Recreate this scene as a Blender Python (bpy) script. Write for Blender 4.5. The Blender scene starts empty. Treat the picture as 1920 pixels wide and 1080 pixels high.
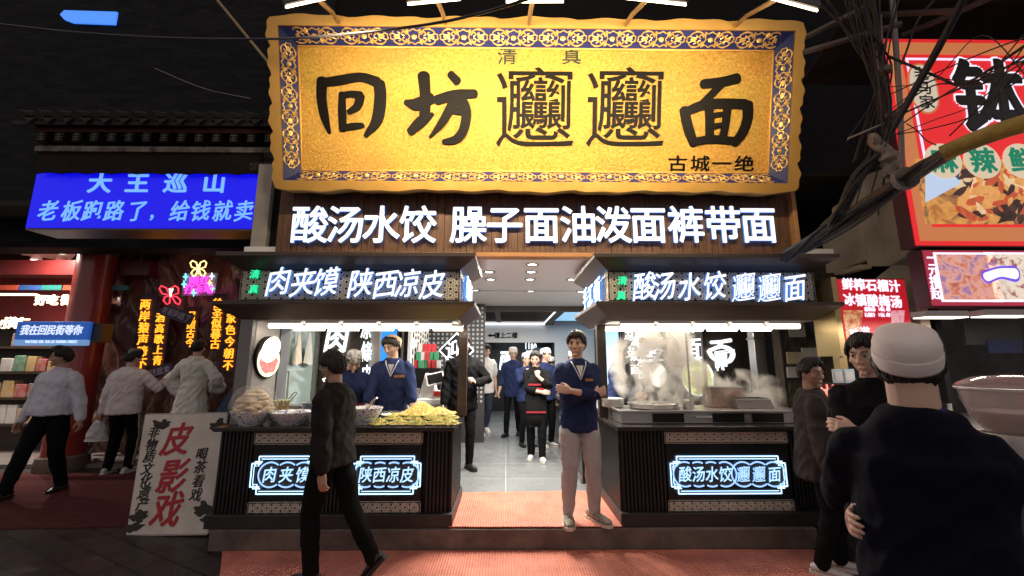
import bpy, bmesh, math, random
import numpy as np
from mathutils import Vector, Matrix, noise
C = bpy.context.scene.collection
S = bpy.context.scene
PI = math.pi
rad = math.radians
random.seed(7)

# ------------------------------------------------------------------ camera, world, exposure
FPX, PITCH, YAW, CAMZ = 790.0, rad(10.05), rad(0.8), 1.6
cd = bpy.data.cameras.new('camera'); cam = bpy.data.objects.new('camera', cd); C.objects.link(cam)
cd.sensor_width = 36; cd.lens = FPX/1920*36; cd.clip_end = 300; cd.clip_start = 0.05
cam.location = (0, 0, CAMZ); cam.rotation_euler = (PI/2+PITCH, 0, -YAW)
S.camera = cam
wd = bpy.data.worlds.new('World'); S.world = wd; wd.use_nodes = True
bg = wd.node_tree.nodes['Background']
bg.inputs[0].default_value = (1.0, .86, .84, 1); bg.inputs[1].default_value = 0.42    # night: the glow of the lit street all round
S.view_settings.view_transform = 'Standard'; S.view_settings.look = 'None'
S.view_settings.exposure = 0; S.view_settings.gamma = 1
S.cycles.use_denoising = True
S.cycles.max_bounces = 6; S.cycles.sample_clamp_indirect = 4; S.cycles.volume_bounces = 3
S.cycles.volume_step_rate = 2.0; S.cycles.caustics_reflective = True; S.cycles.blur_glossy = 1.0; S.cycles.caustics_refractive = False

def ray(px, py):
    x = (px-960)/FPX; y = (540-py)/FPX
    fy = math.cos(PITCH)-y*math.sin(PITCH); fz = math.sin(PITCH)+y*math.cos(PITCH)
    return Vector((x*math.cos(YAW)+fy*math.sin(YAW), -x*math.sin(YAW)+fy*math.cos(YAW), fz))
def W(px, py, Y):            # the point at depth Y seen at that place of the photograph
    r = ray(px, py); return Vector((0, 0, CAMZ)) + r*(Y/r.y)
def G(px, py, z=0.0):
    r = ray(px, py); return Vector((0, 0, CAMZ)) + r*((z-CAMZ)/r.z)

# ------------------------------------------------------------------ materials
MATS = {}
def mat(name, col, rough=.6, metal=0, col2=None, ns=8, bump=0, bs=40, spec=.5, trans=0, coat=0, stretch=None, alpha=1, sss=0):
    if name in MATS: return MATS[name]
    if spec == .5 and rough > .69: spec = .12
    m = bpy.data.materials.new(name); m.use_nodes = True; MATS[name] = m
    n = m.node_tree.nodes; l = m.node_tree.links; b = n['Principled BSDF']
    b.inputs['Base Color'].default_value = (*col, 1); b.inputs['Roughness'].default_value = rough
    b.inputs['Metallic'].default_value = metal; b.inputs['Specular IOR Level'].default_value = spec
    b.inputs['Transmission Weight'].default_value = trans; b.inputs['Coat Weight'].default_value = coat
    b.inputs['Alpha'].default_value = alpha
    if sss: b.inputs['Subsurface Weight'].default_value = sss; b.inputs['Subsurface Radius'].default_value = (.012, .004, .002)
    tc = n.new('ShaderNodeTexCoord'); vec = tc.outputs['Object']
    if stretch:
        mp = n.new('ShaderNodeMapping'); mp.inputs['Scale'].default_value = stretch
        l.new(vec, mp.inputs[0]); vec = mp.outputs[0]
    if col2 is not None:
        t = n.new('ShaderNodeTexNoise'); t.inputs['Scale'].default_value = ns; t.inputs['Detail'].default_value = 6; t.inputs['Roughness'].default_value = .65
        l.new(vec, t.inputs['Vector'])
        r = n.new('ShaderNodeValToRGB'); r.color_ramp.elements[0].position = .35; r.color_ramp.elements[1].position = .68
        r.color_ramp.elements[0].color = (*col, 1); r.color_ramp.elements[1].color = (*col2, 1)
        l.new(t.outputs['Fac'], r.inputs[0]); l.new(r.outputs[0], b.inputs['Base Color'])
        mr = n.new('ShaderNodeMapRange'); mr.inputs['To Min'].default_value = max(.02, rough-.1); mr.inputs['To Max'].default_value = min(1, rough+.12)
        l.new(t.outputs['Fac'], mr.inputs[0]); l.new(mr.outputs[0], b.inputs['Roughness'])
    if bump:
        t2 = n.new('ShaderNodeTexNoise'); t2.inputs['Scale'].default_value = bs; t2.inputs['Detail'].default_value = 5
        l.new(vec, t2.inputs['Vector'])
        bn = n.new('ShaderNodeBump'); bn.inputs['Strength'].default_value = bump; bn.inputs['Distance'].default_value = .01
        l.new(t2.outputs['Fac'], bn.inputs['Height']); l.new(bn.outputs[0], b.inputs['Normal'])
    return m
def emi(name, col, s):
    if name in MATS: return MATS[name]
    m = bpy.data.materials.new(name); m.use_nodes = True; MATS[name] = m
    b = m.node_tree.nodes['Principled BSDF']
    b.inputs['Base Color'].default_value = (*[min(.8, c*.6) for c in col], 1); b.inputs['Roughness'].default_value = .4
    b.inputs['Emission Color'].default_value = (*col, 1); b.inputs['Emission Strength'].default_value = s
    return m

# ------------------------------------------------------------------ mesh builder
class MB:
    def __init__(s): s.v = []; s.f = []; s.m = []; s.k = 0
    def add(s, vs, fs, mi=None):
        o = len(s.v); s.v.extend([tuple(p) for p in vs]); mi = s.k if mi is None else mi
        for f in fs: s.f.append([i+o for i in f]); s.m.append(mi)
        return s
    def box(s, c, d, rot=None):
        x, y, z = d[0]/2, d[1]/2, d[2]/2
        vs = [Vector(p) for p in ((-x,-y,-z),(x,-y,-z),(x,y,-z),(-x,y,-z),(-x,-y,z),(x,-y,z),(x,y,z),(-x,y,z))]
        if rot is not None: vs = [rot @ p for p in vs]
        c = Vector(c)
        return s.add([p+c for p in vs], [(0,3,2,1),(4,5,6,7),(0,1,5,4),(1,2,6,5),(2,3,7,6),(3,0,4,7)])
    def bx(s, x0, x1, y0, y1, z0, z1):
        return s.box(((x0+x1)/2,(y0+y1)/2,(z0+z1)/2), (abs(x1-x0),abs(y1-y0),abs(z1-z0)))
    def quad(s, a, b, c, d): return s.add([a,b,c,d], [(0,1,2,3)])
    def slab(s, pts, n):      # a closed slab: polygon pts pushed along n
        k = len(pts); n = Vector(n); pts = [Vector(p) for p in pts]
        return s.add(pts+[p+n for p in pts], [tuple(range(k))[::-1], tuple(range(k,2*k))]+[(i,(i+1)%k,(i+1)%k+k,i+k) for i in range(k)])
    def tube(s, pts, rs, n=10, flat=None, caps=True, up=None):
        pts = [Vector(p) for p in pts]
        if not hasattr(rs, '__len__'): rs = [rs]*len(pts)
        k = len(pts); vs = []; prev = None
        for i, p in enumerate(pts):
            t = (pts[min(i+1,k-1)]-pts[max(i-1,0)])
            t = t.normalized() if t.length > 1e-9 else Vector((0,0,1))
            if prev is None:
                a = Vector(up) if up is not None else (Vector((0,0,1)) if abs(t.z) < .9 else Vector((1,0,0)))
                a = (a - t*a.dot(t)).normalized()
            else: a = (prev - t*prev.dot(t)).normalized()
            prev = a; b = t.cross(a); r = rs[i]
            ra, rb = (r, r) if not hasattr(r, '__len__') else r
            if flat: ra = ra*flat
            for j in range(n):
                g = 2*PI*j/n; vs.append(p + a*(math.cos(g)*ra) + b*(math.sin(g)*rb))
        fs = [(i*n+j, i*n+(j+1)%n, (i+1)*n+(j+1)%n, (i+1)*n+j) for i in range(k-1) for j in range(n)]
        if caps: fs += [tuple(range(n))[::-1], tuple((k-1)*n+j for j in range(n))]
        return s.add(vs, fs)
    def limb(s, pts, rs, n=12):   # tube with rounded ends
        pts = [Vector(p) for p in pts]; rs = list(rs)
        r2 = lambda r: r if not hasattr(r, '__len__') else min(r)
        a = (pts[0]-pts[1]).normalized(); b = (pts[-1]-pts[-2]).normalized()
        sc = lambda r, k: r*k if not hasattr(r, '__len__') else (r[0]*k, r[1]*k)
        P = [pts[0]+a*r2(rs[0])*.9, pts[0]+a*r2(rs[0])*.5]+pts+[pts[-1]+b*r2(rs[-1])*.5, pts[-1]+b*r2(rs[-1])*.9]
        R = [sc(rs[0],.4), sc(rs[0],.85)]+rs+[sc(rs[-1],.85), sc(rs[-1],.4)]
        return s.tube(P, R, n)
    def lathe(s, prof, c=(0,0,0), n=24, caps=False, sx=1, sy=1):
        k = len(prof); c = Vector(c)
        vs = [c+Vector((r*math.cos(2*PI*j/n)*sx, r*math.sin(2*PI*j/n)*sy, z)) for r, z in prof for j in range(n)]
        fs = [(i*n+j, i*n+(j+1)%n, (i+1)*n+(j+1)%n, (i+1)*n+j) for i in range(k-1) for j in range(n)]
        if caps: fs += [tuple(range(n))[::-1], tuple((k-1)*n+j for j in range(n))]
        return s.add(vs, fs)
    def ball(s, c, r, n=14, m=9, rot=None):
        c = Vector(c); rr = r if hasattr(r, '__len__') else (r, r, r); vs = []
        for i in range(m+1):
            t = PI*i/m
            for j in range(n):
                p = Vector((rr[0]*math.sin(t)*math.cos(2*PI*j/n), rr[1]*math.sin(t)*math.sin(2*PI*j/n), rr[2]*math.cos(t)))
                vs.append(c + (rot @ p if rot is not None else p))
        return s.add(vs, [(i*n+j, (i+1)*n+j, (i+1)*n+(j+1)%n, i*n+(j+1)%n) for i in range(m) for j in range(n)])
    def map(s, fn): s.v = [tuple(fn(Vector(p))) for p in s.v]; return s
    def mesh(s, name, mats, smooth=None):
        me = bpy.data.meshes.new(name); me.from_pydata(s.v, [], s.f)
        for m in (mats if isinstance(mats, (list, tuple)) else [mats]): me.materials.append(m)
        if any(s.m): me.polygons.foreach_set('material_index', s.m)
        me.validate(); me.update()
        if smooth is not None:
            me.polygons.foreach_set('use_smooth', [True]*len(me.polygons))
            if smooth < 180: me.set_sharp_from_angle(angle=rad(smooth))
        return me
def fixn(me):
    b = bmesh.new(); b.from_mesh(me); bmesh.ops.remove_doubles(b, verts=b.verts, dist=1e-5); bmesh.ops.recalc_face_normals(b, faces=b.faces); b.to_mesh(me); b.free()
def tag(o, label=None, cat=None, group=None, kind=None):
    if label: o['label'] = label
    if cat: o['category'] = cat
    if group: o['group'] = group
    if kind: o['kind'] = kind
    return o
def obj(name, mb, mats, parent=None, smooth=None, bevel=0, label=None):
    me = mb.mesh(name, mats, smooth) if isinstance(mb, MB) else mb
    o = bpy.data.objects.new(name, me); C.objects.link(o)
    if parent is not None: o.parent = parent
    if bevel:
        md = o.modifiers.new('bevel', 'BEVEL'); md.width = bevel; md.segments = 2; md.limit_method = 'ANGLE'; md.angle_limit = rad(50)
    if label: o['label'] = label
    return o
def thing(name, label, cat, loc=(0,0,0), group=None, rz=0):
    o = bpy.data.objects.new(name, None); C.objects.link(o); o.location = loc; o.rotation_euler = (0,0,rz)
    o.empty_display_size = .1
    return tag(o, label, cat, group)
def copy_tree(o, parent=None):
    c = o.copy(); C.objects.link(c)
    if parent is not None: c.parent = parent
    for ch in list(o.children): copy_tree(ch, c)
    return c
def area(name, loc, target, sx, sy, watts, col=(1,1,1), spread=None, parent=None):
    d = bpy.data.lights.new(name, 'AREA'); d.shape = 'RECTANGLE'; d.size = sx; d.size_y = sy; d.energy = watts; d.color = col
    if spread: d.spread = rad(spread)
    o = bpy.data.objects.new(name, d); C.objects.link(o); o.location = loc
    o.rotation_euler = (Vector(target)-Vector(loc)).to_track_quat('-Z', 'Y').to_euler()
    if parent is not None: o.parent = parent; o.matrix_parent_inverse = Matrix.Translation(parent.location).inverted()
    return o
def catmull(p, n=6):
    p = [Vector(q) for q in p]
    if len(p) < 3: return [p[0].lerp(p[-1], i/n) for i in range(n+1)]
    q = [p[0]*2-p[1]]+p+[p[-1]*2-p[-2]]; out = []
    for i in range(1, len(q)-2):
        for k in range(n):
            t = k/n
            out.append(.5*((2*q[i])+(-q[i-1]+q[i+1])*t+(2*q[i-1]-5*q[i]+4*q[i+1]-q[i+2])*t*t+(-q[i-1]+3*q[i]-3*q[i+1]+q[i+2])*t**3))
    out.append(q[-2]); return out

# ------------------------------------------------------------------ lettering
_gl = {}
def glyph(ch):
    if ch in _gl: return _gl[ch]
    c = bpy.data.curves.new('t', 'FONT'); c.body = ch; c.size = 1; c.resolution_u = 3
    o = bpy.data.objects.new('t', c); C.objects.link(o); bpy.context.view_layer.update()
    me = bpy.data.meshes.new_from_object(o.evaluated_get(bpy.context.evaluated_depsgraph_get()))
    vs = [(v.co.x, v.co.y) for v in me.vertices]; fs = [tuple(p.vertices) for p in me.polygons]
    bpy.data.objects.remove(o); bpy.data.curves.remove(c); bpy.data.meshes.remove(me)
    cnt = {}
    for f in fs:
        for i in range(len(f)):
            a, b = f[i], f[(i+1) % len(f)]
            cnt[(a, b)] = cnt.get((a, b), 0)+1
    ed = [e for e in cnt if (e[1], e[0]) not in cnt]
    _gl[ch] = (vs, fs, ed); return _gl[ch]
_b = [p for p in glyph('回')[0]]
GX = (min(p[0] for p in _b)+max(p[0] for p in _b))/2; GY = (min(p[1] for p in _b)+max(p[1] for p in _b))/2-.005
GS = max(p[1] for p in glyph('酸')[0])-min(p[1] for p in glyph('酸')[0])
def offs(bold, brush):
    if not bold: return [(0, 0)]
    out = [(0, 0)]
    for k in range(10):
        a = 2*PI*k/10; x, y = bold*math.cos(a), bold*math.sin(a)
        if brush: y *= .42; x, y = x*.78-y*.62, x*.62+y*.78; x, y = -x if brush < 0 else x, y
        out.append((x, y))
    if bold > .03: out += [(x*.5, y*.5) for x, y in out[1::2]]
    return out
def text(mb, s, o, ex, ey, cw, ch, depth=.01, bold=.03, brush=0, shear=0, rise=0, vertical=False, front=0, side=1, jit=0, lift=.0004):
    """characters of s along ex (or down -ey) from the centre o of the first cell; ex, ey unit vectors; n = ex x ey faces the reader"""
    o = Vector(o); ex = Vector(ex).normalized(); ey = Vector(ey).normalized(); n = ex.cross(ey)
    pos = 0.0
    for i, c in enumerate(s):
        adv = 1 if ord(c) > 255 else .55
        if c == ' ': pos += .5 if ord(' ') < 255 else 1; continue
        vs, fs, ed = glyph(c)
        if ord(c) > 255: cx, cy = GX, GY
        else: cx = (min(p[0] for p in vs)+max(p[0] for p in vs))/2; cy = GY-.06
        k = 1/GS; org = o + (ey*(-ch*1.12*pos) if vertical else ex*(cw*pos))
        a = random.uniform(-jit, jit)
        for q, (dx, dy) in enumerate(offs(bold, brush)):
            P = []
            for (x, y) in vs:
                x = (x-cx)*k+dx; y = (y-cy)*k+dy
                x, y = x-a*y, y+a*x
                x += shear*y; y += rise*x
                P.append(org + ex*(x*cw*.9) + ey*(y*ch) + n*(depth + lift*q))
            mb.add(P, fs, front)
            if depth > 0:
                m = len(P); B = [p - n*(depth+lift*q) for p in P]
                mb.add(P+B, [(x, y, y+m, x+m) for x, y in ed], side)
        pos += adv if not vertical else 1
    return mb
def stroke(mb, pts, ws, z, ex, ey, o, n, depth, mi=0, side=1, cap=True):
    """a brush stroke: polyline with widths in the plane (o, ex, ey), pushed out by depth along n"""
    P = catmull([(p[0], p[1], w) for p, w in zip(pts, ws)], 7)
    L = []; R = []
    for i, p in enumerate(P):
        t = (P[min(i+1, len(P)-1)]-P[max(i-1, 0)]); t.z = 0; t = t.normalized() if t.length > 1e-9 else Vector((1,0,0))
        nn = Vector((-t.y, t.x, 0))*max(p.z, .001)/2
        if i == 0: st = t.copy()
        L.append(Vector((p.x, p.y, 0))+nn); R.append(Vector((p.x, p.y, 0))-nn)
    def capf(c, t, w):
        nn = Vector((-t.y, t.x, 0)); return [c+nn*(w/2*math.cos(a))+t*(w/2*.7*math.sin(a)) for a in (.5, 1.05, PI/2, PI-1.05, PI-.5)]
    e = capf(Vector((P[-1].x, P[-1].y, 0)), t, P[-1].z); s0 = capf(Vector((P[0].x, P[0].y, 0)), -st, P[0].z)
    out = L + (e if cap else []) + R[::-1] + (s0 if cap else [])
    k = len(L); m = len(out)
    T = [o+ex*p.x+ey*p.y+n*(depth+z) for p in out]; B = [q-n*(depth+z) for q in T]
    ke = 5 if cap else 0
    fs = [(i, m-ke-1-i, m-ke-2-i, i+1) for i in range(k-1)]
    if cap: fs += [tuple(range(k-1, k+ke+1)), tuple([m-ke-1]+list(range(m-ke, m))+[0])]
    mb.add(T, [f[::-1] for f in fs], mi)
    mb.add(T+B, [(i, (i+1) % m, (i+1) % m+m, i+m) for i in range(m)], side)
# ------------------------------------------------------------------ common materials
M_DARK = mat('dark_painted_metal', (.018,.016,.015), .45, 0, (.03,.027,.025), 6, .05, 60)
M_BLACK = mat('black_lacquer', (.008,.008,.008), .28, 0)
M_MATTE = mat('matte_black', (.010,.010,.011), .75)
M_BRONZE = mat('bronze_brown_metal', (.055,.042,.034), .38, .55, (.075,.058,.046), 5, .03, 30)
M_STEEL = mat('brushed_steel', (.52,.50,.48), .34, .95, (.62,.60,.58), 9, .06, 14, stretch=(1,1,18))
M_STEELD = mat('dull_steel', (.30,.29,.28), .42, .9, (.38,.37,.36), 6, .05, 20)
M_CONC = mat('worn_concrete', (.095,.074,.062), .85, 0, (.19,.15,.125), 3.5, .35, 26)
M_WHITEP = mat('white_paint', (.86,.84,.81), .55, 0, (.89,.875,.85), 2)
M_GREYP = mat('warm_grey_panel', (.40,.38,.36), .5, 0, (.45,.43,.41), 1.5, .02, 20)
M_GLASS = mat('clear_glass', (.9,.95,.95), .02, 0, trans=.0, alpha=.05, spec=.5)
M_LATT = mat('cream_lattice_metal', (.74,.66,.52), .5, 0, (.80,.73,.60), 12)
M_PORC = mat('white_porcelain', (.78,.77,.74), .15, 0, coat=.3)
M_LED = emi('cool_white_led', (.90,.96,1), 1.2)
M_LEDB = emi('blue_led_edge', (.12,.38,1), .55)
M_NEONW = emi('white_blue_neon', (.45,.72,1), 2.2)
M_TUBE = emi('warm_white_tube', (1,.88,.74), 7)
M_GREEN = emi('green_led', (.02,.85,.38), 1.3)
M_GREENS = emi('green_led_edge', (.01,.35,.16), .8)

# ------------------------------------------------------------------ ground
def plane_grid(x0, x1, y0, y1, z, nx, ny, fn=None):
    mb = MB(); vs = []
    for j in range(ny+1):
        for i in range(nx+1):
            x = x0+(x1-x0)*i/nx; y = y0+(y1-y0)*j/ny; vs.append((x, y, z+(fn(x,y) if fn else 0)))
    mb.add(vs, [(j*(nx+1)+i, j*(nx+1)+i+1, (j+1)*(nx+1)+i+1, (j+1)*(nx+1)+i) for j in range(ny) for i in range(nx)]); return mb
def paving_mat():
    m = mat('dark_stone_paving', (.030,.027,.025), .5)
    n = m.node_tree.nodes; l = m.node_tree.links; b = n['Principled BSDF']
    tc = n.new('ShaderNodeTexCoord'); mp = n.new('ShaderNodeMapping'); mp.inputs['Rotation'].default_value = (0,0,.5)
    br = n.new('ShaderNodeTexBrick'); br.inputs['Scale'].default_value = 1.1; br.inputs['Mortar Size'].default_value = .012; br.offset = .5
    br.inputs['Color1'].default_value = (.036,.028,.023,1); br.inputs['Color2'].default_value = (.062,.049,.040,1); br.inputs['Mortar'].default_value = (.008,.007,.007,1)
    no = n.new('ShaderNodeTexNoise'); no.inputs['Scale'].default_value = 7; no.inputs['Detail'].default_value = 8
    mx = n.new('ShaderNodeMix'); mx.data_type = 'RGBA'; mx.blend_type = 'MULTIPLY'; mx.inputs[0].default_value = .7
    rr = n.new('ShaderNodeMapRange'); rr.inputs['To Min'].default_value = .25; rr.inputs['To Max'].default_value = .7
    bp = n.new('ShaderNodeBump'); bp.inputs['Strength'].default_value = .25; bp.inputs['Distance'].default_value = .01
    l.new(tc.outputs['Object'], mp.inputs[0]); l.new(mp.outputs[0], br.inputs['Vector']); l.new(tc.outputs['Object'], no.inputs['Vector'])
    l.new(br.outputs['Color'], mx.inputs[6]); l.new(no.outputs['Color'], mx.inputs[7]); l.new(mx.outputs[2], b.inputs['Base Color'])
    l.new(no.outputs['Fac'], rr.inputs[0]); l.new(rr.outputs[0], b.inputs['Roughness'])
    l.new(no.outputs['Fac'], bp.inputs['Height']); l.new(bp.outputs[0], b.inputs['Normal'])
    return m
tag(obj('street', plane_grid(-60, 60, -40, 60, 0, 4, 4), paving_mat()), kind='structure')

def mat_rubber(name, c1, c2, scale, axis):
    m = mat(name, c1, .62, 0)
    n = m.node_tree.nodes; l = m.node_tree.links; b = n['Principled BSDF']
    tc = n.new('ShaderNodeTexCoord'); no = n.new('ShaderNodeTexNoise'); no.inputs['Scale'].default_value = 2.6; no.inputs['Detail'].default_value = 9; no.inputs['Roughness'].default_value = .72
    cr = n.new('ShaderNodeValToRGB'); cr.color_ramp.elements[0].position = .3; cr.color_ramp.elements[1].position = .7
    cr.color_ramp.elements[0].color = (*c2, 1); cr.color_ramp.elements[1].color = (*c1, 1)
    l.new(tc.outputs['Object'], no.inputs['Vector']); l.new(no.outputs['Fac'], cr.inputs[0])
    wv = n.new('ShaderNodeTexWave'); wv.inputs['Scale'].default_value = scale; wv.bands_direction = axis; l.new(tc.outputs['Object'], wv.inputs['Vector'])
    w2 = n.new('ShaderNodeTexWave'); w2.inputs['Scale'].default_value = scale*.8; w2.bands_direction = 'Y' if axis == 'X' else 'X'; l.new(tc.outputs['Object'], w2.inputs['Vector'])
    ad = n.new('ShaderNodeMath'); ad.operation = 'MULTIPLY_ADD'; ad.inputs[1].default_value = .35
    l.new(w2.outputs['Fac'], ad.inputs[0]); l.new(wv.outputs['Fac'], ad.inputs[2])
    bp = n.new('ShaderNodeBump'); bp.inputs['Strength'].default_value = .7; bp.inputs['Distance'].default_value = .006
    mx = n.new('ShaderNodeMix'); mx.data_type = 'RGBA'; mx.blend_type = 'MULTIPLY'; mx.inputs[0].default_value = .25
    l.new(cr.outputs[0], mx.inputs[6]); l.new(ad.outputs[0], mx.inputs[7]); l.new(mx.outputs[2], b.inputs['Base Color'])
    l.new(ad.outputs[0], bp.inputs['Height']); l.new(bp.outputs[0], b.inputs['Normal'])
    return m
M_MAT = mat_rubber('red_ribbed_rubber', (.82,.27,.17), (.40,.115,.078), 14, 'X')
def sheet(name, poly, z, th, m, label, cat):     # a thin mat with a wavy edge
    pts = []
    k = len(poly)
    for i in range(k):
        a, b = Vector(poly[i]), Vector(poly[(i+1)%k]); n = max(2, int((b-a).length/.12))
        for j in range(n):
            p = a.lerp(b, j/n); e = noise.noise(Vector((p.x*4, p.y*4, 3)))*.012
            pts.append((p.x+e, p.y+e, z))
    return tag(obj(name, MB().slab(pts, (0,0,th)), m), label, cat)
g = lambda x, y, z=0: G(x, y, z)[:2]
sheet('floor_mat', [(-1.35,2.2), (-2.42,3.98), (2.66,3.95), (2.62,3.0), (2.3,2.2)], .004, .008, M_MAT, 'long orange-red rubber mat lying on the street below the shop step', 'floor mat')
sheet('floor_mat', [(-.50,4.0), (1.02,3.985), (1.07,5.04), (-.52,4.99)], .182, .007, M_MAT, 'small red ribbed mat at the shop entrance between the two counters', 'floor mat')
# step
st = MB(); x0, x1 = -2.56, 2.73
st.slab([(x0,3.985,.0), (x1,3.965,.0), (x1,3.965,.172), (x0,3.985,.172)], (0,.9,0))
tag(obj('shop_step', st, M_CONC, bevel=.012), kind='structure')
def tile_mat():
    m = mat('grey_floor_tile', (.25,.27,.28), .3)
    n = m.node_tree.nodes; l = m.node_tree.links; b = n['Principled BSDF']
    tc = n.new('ShaderNodeTexCoord'); br = n.new('ShaderNodeTexBrick'); br.offset = 0; br.inputs['Scale'].default_value = 1
    br.inputs['Brick Width'].default_value = .8; br.inputs['Row Height'].default_value = .8; br.inputs['Mortar Size'].default_value = .004
    br.inputs['Color1'].default_value = (.17,.182,.188,1); br.inputs['Color2'].default_value = (.20,.212,.218,1); br.inputs['Mortar'].default_value = (.45,.46,.46,1)
    no = n.new('ShaderNodeTexNoise'); no.inputs['Scale'].default_value = 3; no.inputs['Detail'].default_value = 6
    r = n.new('ShaderNodeMapRange'); r.inputs['To Min'].default_value = .10; r.inputs['To Max'].default_value = .45
    l.new(tc.outputs['Object'], br.inputs['Vector']); l.new(tc.outputs['Object'], no.inputs['Vector']); l.new(br.outputs['Color'], b.inputs['Base Color'])
    l.new(no.outputs['Fac'], r.inputs[0]); l.new(r.outputs[0], b.inputs['Roughness']); return m
fl = MB().bx(-2.75, 3.5, 4.7, 13, .05, .176)
tag(obj('shop_floor', fl, tile_mat()), kind='structure')

# ------------------------------------------------------------------ noodle shop building (shell, ceiling, back wall)
shop = thing('noodle_shop', 'noodle shop interior with white ceiling and downlights behind the two stalls', 'shop', (0, 4.3, .17))
def sp(name, mb, m, parent=None, **k):        # a part in world coordinates under a thing
    o = obj(name, mb, m, parent or shop, **k); p = parent or shop
    q = p; off = Vector((0,0,0)); rz = 0
    while q is not None: off += q.location; q = q.parent
    o.location = -off if p.type == 'EMPTY' else (0,0,0)
    return o
c1 = MB().bx(-2.75, 3.5, 4.32, 8.4, 2.72, 2.80)
ceil = sp('ceiling', c1, M_WHITEP)
c2 = MB().bx(-2.75, 3.5, 6.55, 6.58, 2.714, 2.722); sp('ceiling_seam', c2, M_GREYP)
M_DL = emi('downlight', (1,.94,.85), 9)
DL = [(998,496),(917,510),(996,510),(920,524),(994,524),(1072,524),(892,545),(995,546),(1089,547)]
for i, (px, py) in enumerate(DL):
    r = ray(px, py); t = (2.715-CAMZ)/r.z; p = Vector((0,0,CAMZ))+r*t
    m = MB(); m.lathe([(.075,2.719),(.08,2.712),(.058,2.708),(.052,2.716)], (p.x,p.y,0), 20); m.k = 1; m.lathe([(.0,2.7165),(.053,2.7165)], (p.x,p.y,0), 20)
    sp('downlight', m, [M_STEELD, M_DL])
    area('light', (p.x,p.y,2.70), (p.x,p.y,0), .1, .1, 30, (1,.92,.82))
# rear coffered ceiling: dark beams and slats, blue LED cove, then the lintel with its way-up sign
cf = MB(); cf.bx(-2.75, 3.5, 8.4, 8.55, 2.62, 2.80)
for i in range(7): cf.bx(-2.0, 1.6, 8.8+i*.42, 8.86+i*.42, 2.70, 2.76)
cf.bx(-.25,-.13, 8.55, 11.6, 2.66, 2.80); cf.bx(1.05, 1.2, 8.55, 11.6, 2.62, 2.8)
sp('ceiling_grille', cf, mat('dark_timber_slats', (.09,.075,.065), .6, 0, (.13,.11,.09), 6))
cp = MB().bx(-2.75, 3.5, 8.55, 11.9, 2.82, 2.86); sp('upper_ceiling', cp, mat('dim_ceiling', (.16,.15,.15), .8))
cp = MB().bx(-2.75, 1.05, 11.42, 11.45, 2.62, 2.66); cp.slab([(1.03,8.7,2.655),(1.05,8.7,2.655),(1.05,11.4,2.655),(1.03,11.4,2.655)], (0,0,.015))
sp('ceiling_light_strip', cp, emi('cove_strip', (.85,.93,1), 3))
w = MB().bx(1.25, 2.6, 8.9, 11.2, 2.70, 2.72); sp('ceiling_light_panel', w, emi('sky_ceiling_panel', (.35,.68,1), .9))
bw = MB(); bw.bx(-2.75,-.62,11.5,11.6,.17,2.8); bw.bx(1.32,3.5,11.5,11.6,.17,2.8); bw.bx(-.62,1.32,11.5,11.6,2.14,2.62)
M_BLUEW = mat('pale_blue_white_wall', (.72,.73,.74), .5)
sp('back_wall', bw, M_BLUEW)
rb = MB().bx(-.7,1.4,13.0,13.05,.17,2.8); rb.bx(-.7,-.66,11.6,13,.17,2.8); rb.bx(1.36,1.4,11.6,13,.17,2.8); rb.bx(-.7,1.4,11.6,13,2.5,2.55)
sp('rear_room', rb, mat('black_wall', (.012,.012,.014), .4))
rb = MB().bx(.86,1.30,12.9,12.98,.2,2.05); sp('rear_door', rb, mat('blue_grey_door', (.16,.24,.33), .35))
sg = MB(); text(sg, '请上二楼', W(932,629,11.49), (1,0,0), (0,0,1), .16, .155, .008, .035)
p = W(914,629,11.48)
sg.slab([p+Vector((x,0,z)) for x,z in ((0,0),(.09,.05),(.09,.02),(.22,.02),(.22,-.02),(.09,-.02),(.09,-.05))], (0,-.006,0))
sp('lettering', sg, [M_MATTE, M_MATTE], label='black arrow and characters pointing upstairs')
lg = MB(); text(lg, 'liao', W(986,648,12.98), (1,0,0), (0,0,1), .17, .30, .02, .05); text(lg, '嘹', W(994,665,12.98), (1,0,0), (0,0,1), .26, .26, .02, .04)
text(lg, '面', W(951,676,12.97), (1,0,0), (0,0,1), .5, .55, .02, .06, -1, .15); text(lg, '酸', W(908,664,12.97), (1,0,0), (0,0,1), .3, .4, .02, .05)
sp('lettering', lg, [M_LED, M_LED], label='glowing white letters on the black wall of the rear room')
# side walls and stall back walls
sw = MB(); sw.bx(-2.76,-2.70,5.0,8.6,.17,2.72); sp('side_wall', sw, M_GREYP)
sw = MB(); sw.bx(-2.75,-2.70,8.6,11.5,.17,2.8); sp('side_wall', sw, M_GREYP)
sw = MB(); sw.bx(3.46,3.5,6.3,11.5,.17,2.8); sp('side_wall', sw, mat('black_wall', (.012,.012,.014), .4))
area('light', (0.3, 9.6, 2.6), (0.3, 9.6, 0), 2.2, 1.6, 70, (1,.96,.90))
area('light', (0.3, 12.2, 2.4), (0.3, 12.2, 0), 1.2, .6, 8, (.75,.88,1))

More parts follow.
